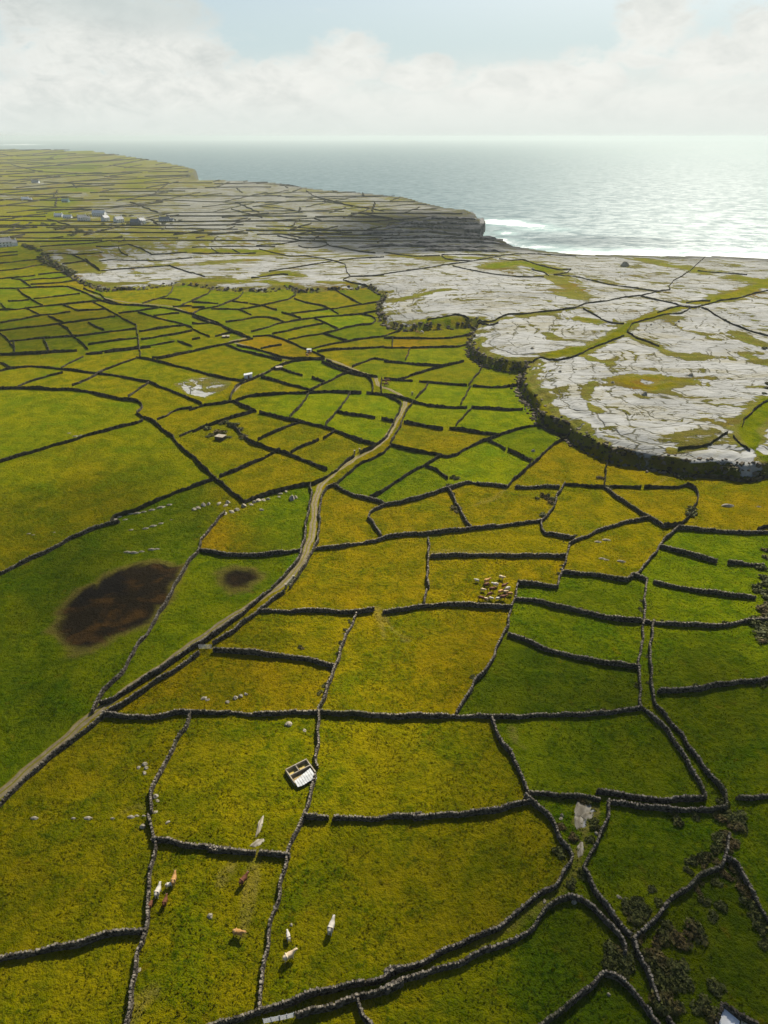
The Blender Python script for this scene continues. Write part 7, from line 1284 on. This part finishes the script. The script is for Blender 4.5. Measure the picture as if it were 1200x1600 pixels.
# ------------------------------------------------------------------ sea cliff ledges
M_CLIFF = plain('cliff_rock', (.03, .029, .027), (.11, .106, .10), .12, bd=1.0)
def ledge(poly, ztop, thick):
    P, L = resample(poly+[poly[0]], 6); P = P[:-1]; n = len(P); c = P.mean(0)
    P = P+rng.normal(0, 1.6, P.shape)
    V = []
    for f, z in ((.985, ztop), (1.0, ztop-1.2), (.97, ztop-thick*.5), (1.02, ztop-thick*.55), (1.0, ztop-thick)):
        V.append(np.concatenate([c+(P-c)*f+rng.normal(0, .5, P.shape), np.full((n, 1), z)+rng.normal(0, .2, (n, 1))], 1))
    V = np.concatenate(V); F = []
    for k in range(4):
        a = np.arange(n)+k*n; b = (np.arange(n)+1) % n+k*n; F.append(np.stack([a, a+n, b+n, b], 1))
    o = obj('sea_cliff', mesh('sea_cliff', V, F+[np.arange(n)[None, :]], M_CLIFF)); return tag(o, kind='structure')
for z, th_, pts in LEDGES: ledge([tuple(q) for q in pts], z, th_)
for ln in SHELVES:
    P, n = soften(ln, 5.0); m = len(P); bag = []
    P[:, 1] += rng.normal(0, 1.5, m)
    e = np.clip(np.minimum(np.arange(m), np.arange(m)[::-1])/3, .15, 1)
    strip(P, n, height(P[:, 0], P[:, 1])-.6, 3.2*e*rng.uniform(.8, 1.15, m), 7.0, 6.2, bag, .5)
    tag(obj('rock_shelf', mesh('rock_shelf', bag[0][0], bag[0][1], M_CLIFF)), kind='structure')

# ------------------------------------------------------------------ grass tufts of the near fields
def tufts():
    m, T, b = material('tuft_blades', .9, .0)
    g = T.new('ShaderNodeNewGeometry'); r = g.outputs['Random Per Island']
    tn = T.new('ShaderNodeAttribute', attribute_name='tint').outputs['Color']
    k = T.math('ADD', .7, T.math('MULTIPLY', r, .9))
    c = T.mix(1, tn, T.comb(k, k, T.math('MULTIPLY', k, .8)), 'MULTIPLY')
    T.l.new(c, b.inputs['Base Color'])
    tr = T.new('ShaderNodeBsdfTranslucent'); T.l.new(c, tr.inputs[0])
    mx = T.new('ShaderNodeMixShader'); mx.inputs[0].default_value = .5
    T.l.new(b.outputs[0], mx.inputs[1]); T.l.new(tr.outputs[0], mx.inputs[2])
    T.l.new(mx.outputs[0], [q for q in T.n if q.type == 'OUTPUT_MATERIAL'][0].inputs[0])
    N = 140000
    d = 52+250*rng.random(N)**.8; t = rng.uniform(-.84, .84, N)*np.interp(d, [50, 300], [1, .68]); x, y = d*np.sin(t), d*np.cos(t)
    dens = .55+.30*wob(x+3*np.sin(y/5), y, 2.7)/1.95+.16*wob(x, y, 9)
    ok = (dens > rng.uniform(.1, 1.1, N)) & (plateau_dist(x, y) < -3)
    for ln in LANE[:1]: ok &= seg_dist(x, y, ln) > 2.6
    x, y, d, t = x[ok], y[ok], d[ok], t[ok]; n = len(x); z = height(x, y)
    ri = np.round(np.interp(d, rr, np.arange(NR))).astype(int); ci = np.round(np.interp(t, core, np.arange(NC))).astype(int)
    tc = tint.reshape(NR, NTH, 3)[ri, ci]
    bg = bog.reshape(NR, NTH)[ri, ci] < .2
    x, y, z, tc = x[bg], y[bg], z[bg], tc[bg]; n = len(x)
    s = rng.uniform(.12, .40, n); V = np.zeros((n, 9, 3))
    for k in range(3):
        a = rng.uniform(0, 6.28, n); lean = rng.normal(0, .35, (n, 2))*s[:, None]; w = s*.55
        V[:, 3*k, 0] = x-np.cos(a)*w; V[:, 3*k, 1] = y-np.sin(a)*w; V[:, 3*k, 2] = z-.05
        V[:, 3*k+1, 0] = x+np.cos(a)*w; V[:, 3*k+1, 1] = y+np.sin(a)*w; V[:, 3*k+1, 2] = z-.05
        V[:, 3*k+2, 0] = x+lean[:, 0]; V[:, 3*k+2, 1] = y+lean[:, 1]; V[:, 3*k+2, 2] = z+s*rng.uniform(.7, 1.1, n)
    me = mesh('grass', V.reshape(-1, 3), np.arange(9*n).reshape(-1, 3), m)
    attr(me, 'tint', np.repeat(tc, 9, 0), 'FLOAT_COLOR')
    tag(obj('grass', me), 'rough tussocky grass of the near fields', 'grass', kind='stuff')
tufts()

# ------------------------------------------------------------------ every look-alike says where it stands
LANDMARKS = [((-73.95, 361.78), 'the white shed'), ((-54.51, 394.62), 'the lane junction'), ((-71.38, 277.53), 'the ruined hut'), ((-102.76, 443.72), 'the low stone tank'), ((-45.56, 411.0), 'the white tank house'), ((-3.43, 354.42), 'the lane stub'), ((11.69, 321.49), 'the lane bend'), ((53.63, 412.04), 'the rounded terrace corner'), ((-93.72, 344.4), 'the pale stony field'), ((-453.06, 868.57), 'the gabled house at the edge'), ((-415.93, 1165.22), 'the village row'), ((-272.9, 636.84), 'the tip of the pale terrace'), ((23.04, 446.5), 'the orange strip fields'), ((0.0, 512.28), 'the notch in the scarp'), ((130.76, 873.0), 'the rocky spit'), ((133.66, 328.22), 'the grass patch on the pavement'), ((227.79, 512.01), 'the crossing of terrace walls'), ((162.23, 447.06), 'the fork of the green strip'), ((27.17, 765.39), 'the oval green enclosure'), ((134.42, 710.45), 'the bright green terrace patch'), ((-69.6, 784.87), 'the middle of the far terrace'), ((41.1, 64.93), 'the wall knot'), ((38.8, 87.83), 'the pale rock patch'), ((50.79, 53.36), 'the white rain catchment'), ((39.13, 62.68), 'the end of the hooking wall'), ((68.73, 92.37), 'the foot of the twin walls'), ((-47.08, 215.83), 'the rocky hollow'), ((-75.71, 158.28), 'the peat hollow'), ((69.8, 148.67), 'the head of the twin walls'), ((103.25, 150.14), 'the right edge hedge'), ((60.24, 213.65), 'the round yellow field'), ((24.93, 212.96), 'the bushy stub wall'), ((-17.27, 98.3), 'the concrete pen'), ((-44.74, 86.27), 'the gap in the leaning wall'), ((-315.65, 611.17), 'the strip fields'), ((-154.52, 425.55), 'the upright pale wall'), ((-194.63, 375.2), 'the long shaded wall'), ((-44.82, 1028.23), 'the grey headland'), ((158.53, 583.21), 'the middle of the pavement'), ((144.65, 249.51), 'the green hollow by the scarp'), ((-15.19, 154.23), 'the top of the tall wall'), ((62.71, 68.28), 'the bush belt')]
SHORT = {'walls of the small fields below the rock terrace': 'dark wall', 'walls of the strip fields below the village': 'dark strip field wall', 'walls crossing the limestone terrace': 'thin terrace wall', 'walls on the headland': 'thin headland wall',
 'short walls right of the lane bend': 'short green field wall', 'walls left of the white shed': 'low pasture wall'}
def relabel():
    from collections import defaultdict
    G = defaultdict(list)
    for o in sc.objects:
        if o.parent is None and o.get('category') and o.get('group'): G[o['label']].append(o)
    lp = [(project(p[0], p[1], hz(*p)), n) for p, n in LANDMARKS]
    words = ['first', 'second', 'third', 'fourth', 'fifth', 'sixth', 'seventh', 'eighth', 'ninth', 'tenth', 'eleventh', 'twelfth', 'thirteenth', 'fourteenth', 'fifteenth', 'sixteenth', 'seventeenth', 'eighteenth']
    B = defaultdict(list)
    for lab, os_ in G.items():
        if len(os_) < 2 or os_[0]['category'] == 'cloud': continue
        for o in os_:
            bb = [o.matrix_world @ __import__('mathutils').Vector(c) for c in o.bound_box]
            c = sum(bb, bb[0]*0)/8
            px_, py_, _ = project(c.x, c.y, c.z)
            (q, n) = min(lp, key=lambda t: (t[0][0]-px_)**2+(1.8*(t[0][1]-py_))**2)
            dx, dy = px_-q[0], py_-q[1]
            side = ('left of' if dx < 0 else 'right of') if abs(dx) > 1.8*abs(dy) else ('above' if dy < 0 else 'below')
            base = SHORT.get(o['group'])
            if base is None:
                w_ = lab.split()
                k = next((i for i, t in enumerate(w_) if i > 1 and t in ('of', 'around', 'crowding', 'beside', 'above', 'below', 'at', 'in', 'on', 'growing', 'tucked', 'among', 'lying', 'standing', 'under', 'left')), 4)
                base = ' '.join(w_[:k])
            if o['category'] == 'wall':
                P = [o.matrix_world @ v.co for v in (o.data.vertices[0], o.data.vertices[len(o.data.vertices)-1])]
                a, b = project(*P[0]), project(*P[1]); ux, uy = b[0]-a[0], b[1]-a[1]
                base += ' running across' if abs(uy) < .28*abs(ux) else (' slanting down right' if ux*uy > 0 else ' slanting up right')
            B[base, side, n].append((math.hypot(dx, dy), o))
    for (base, side, n), L in B.items():
        L.sort(key=lambda t: t[0])
        for k, (_, o) in enumerate(L):
            o['label'] = (base+', '+(words[k]+' ' if len(L) > 1 and k < len(words) else '')+side+' '+n)
relabel()
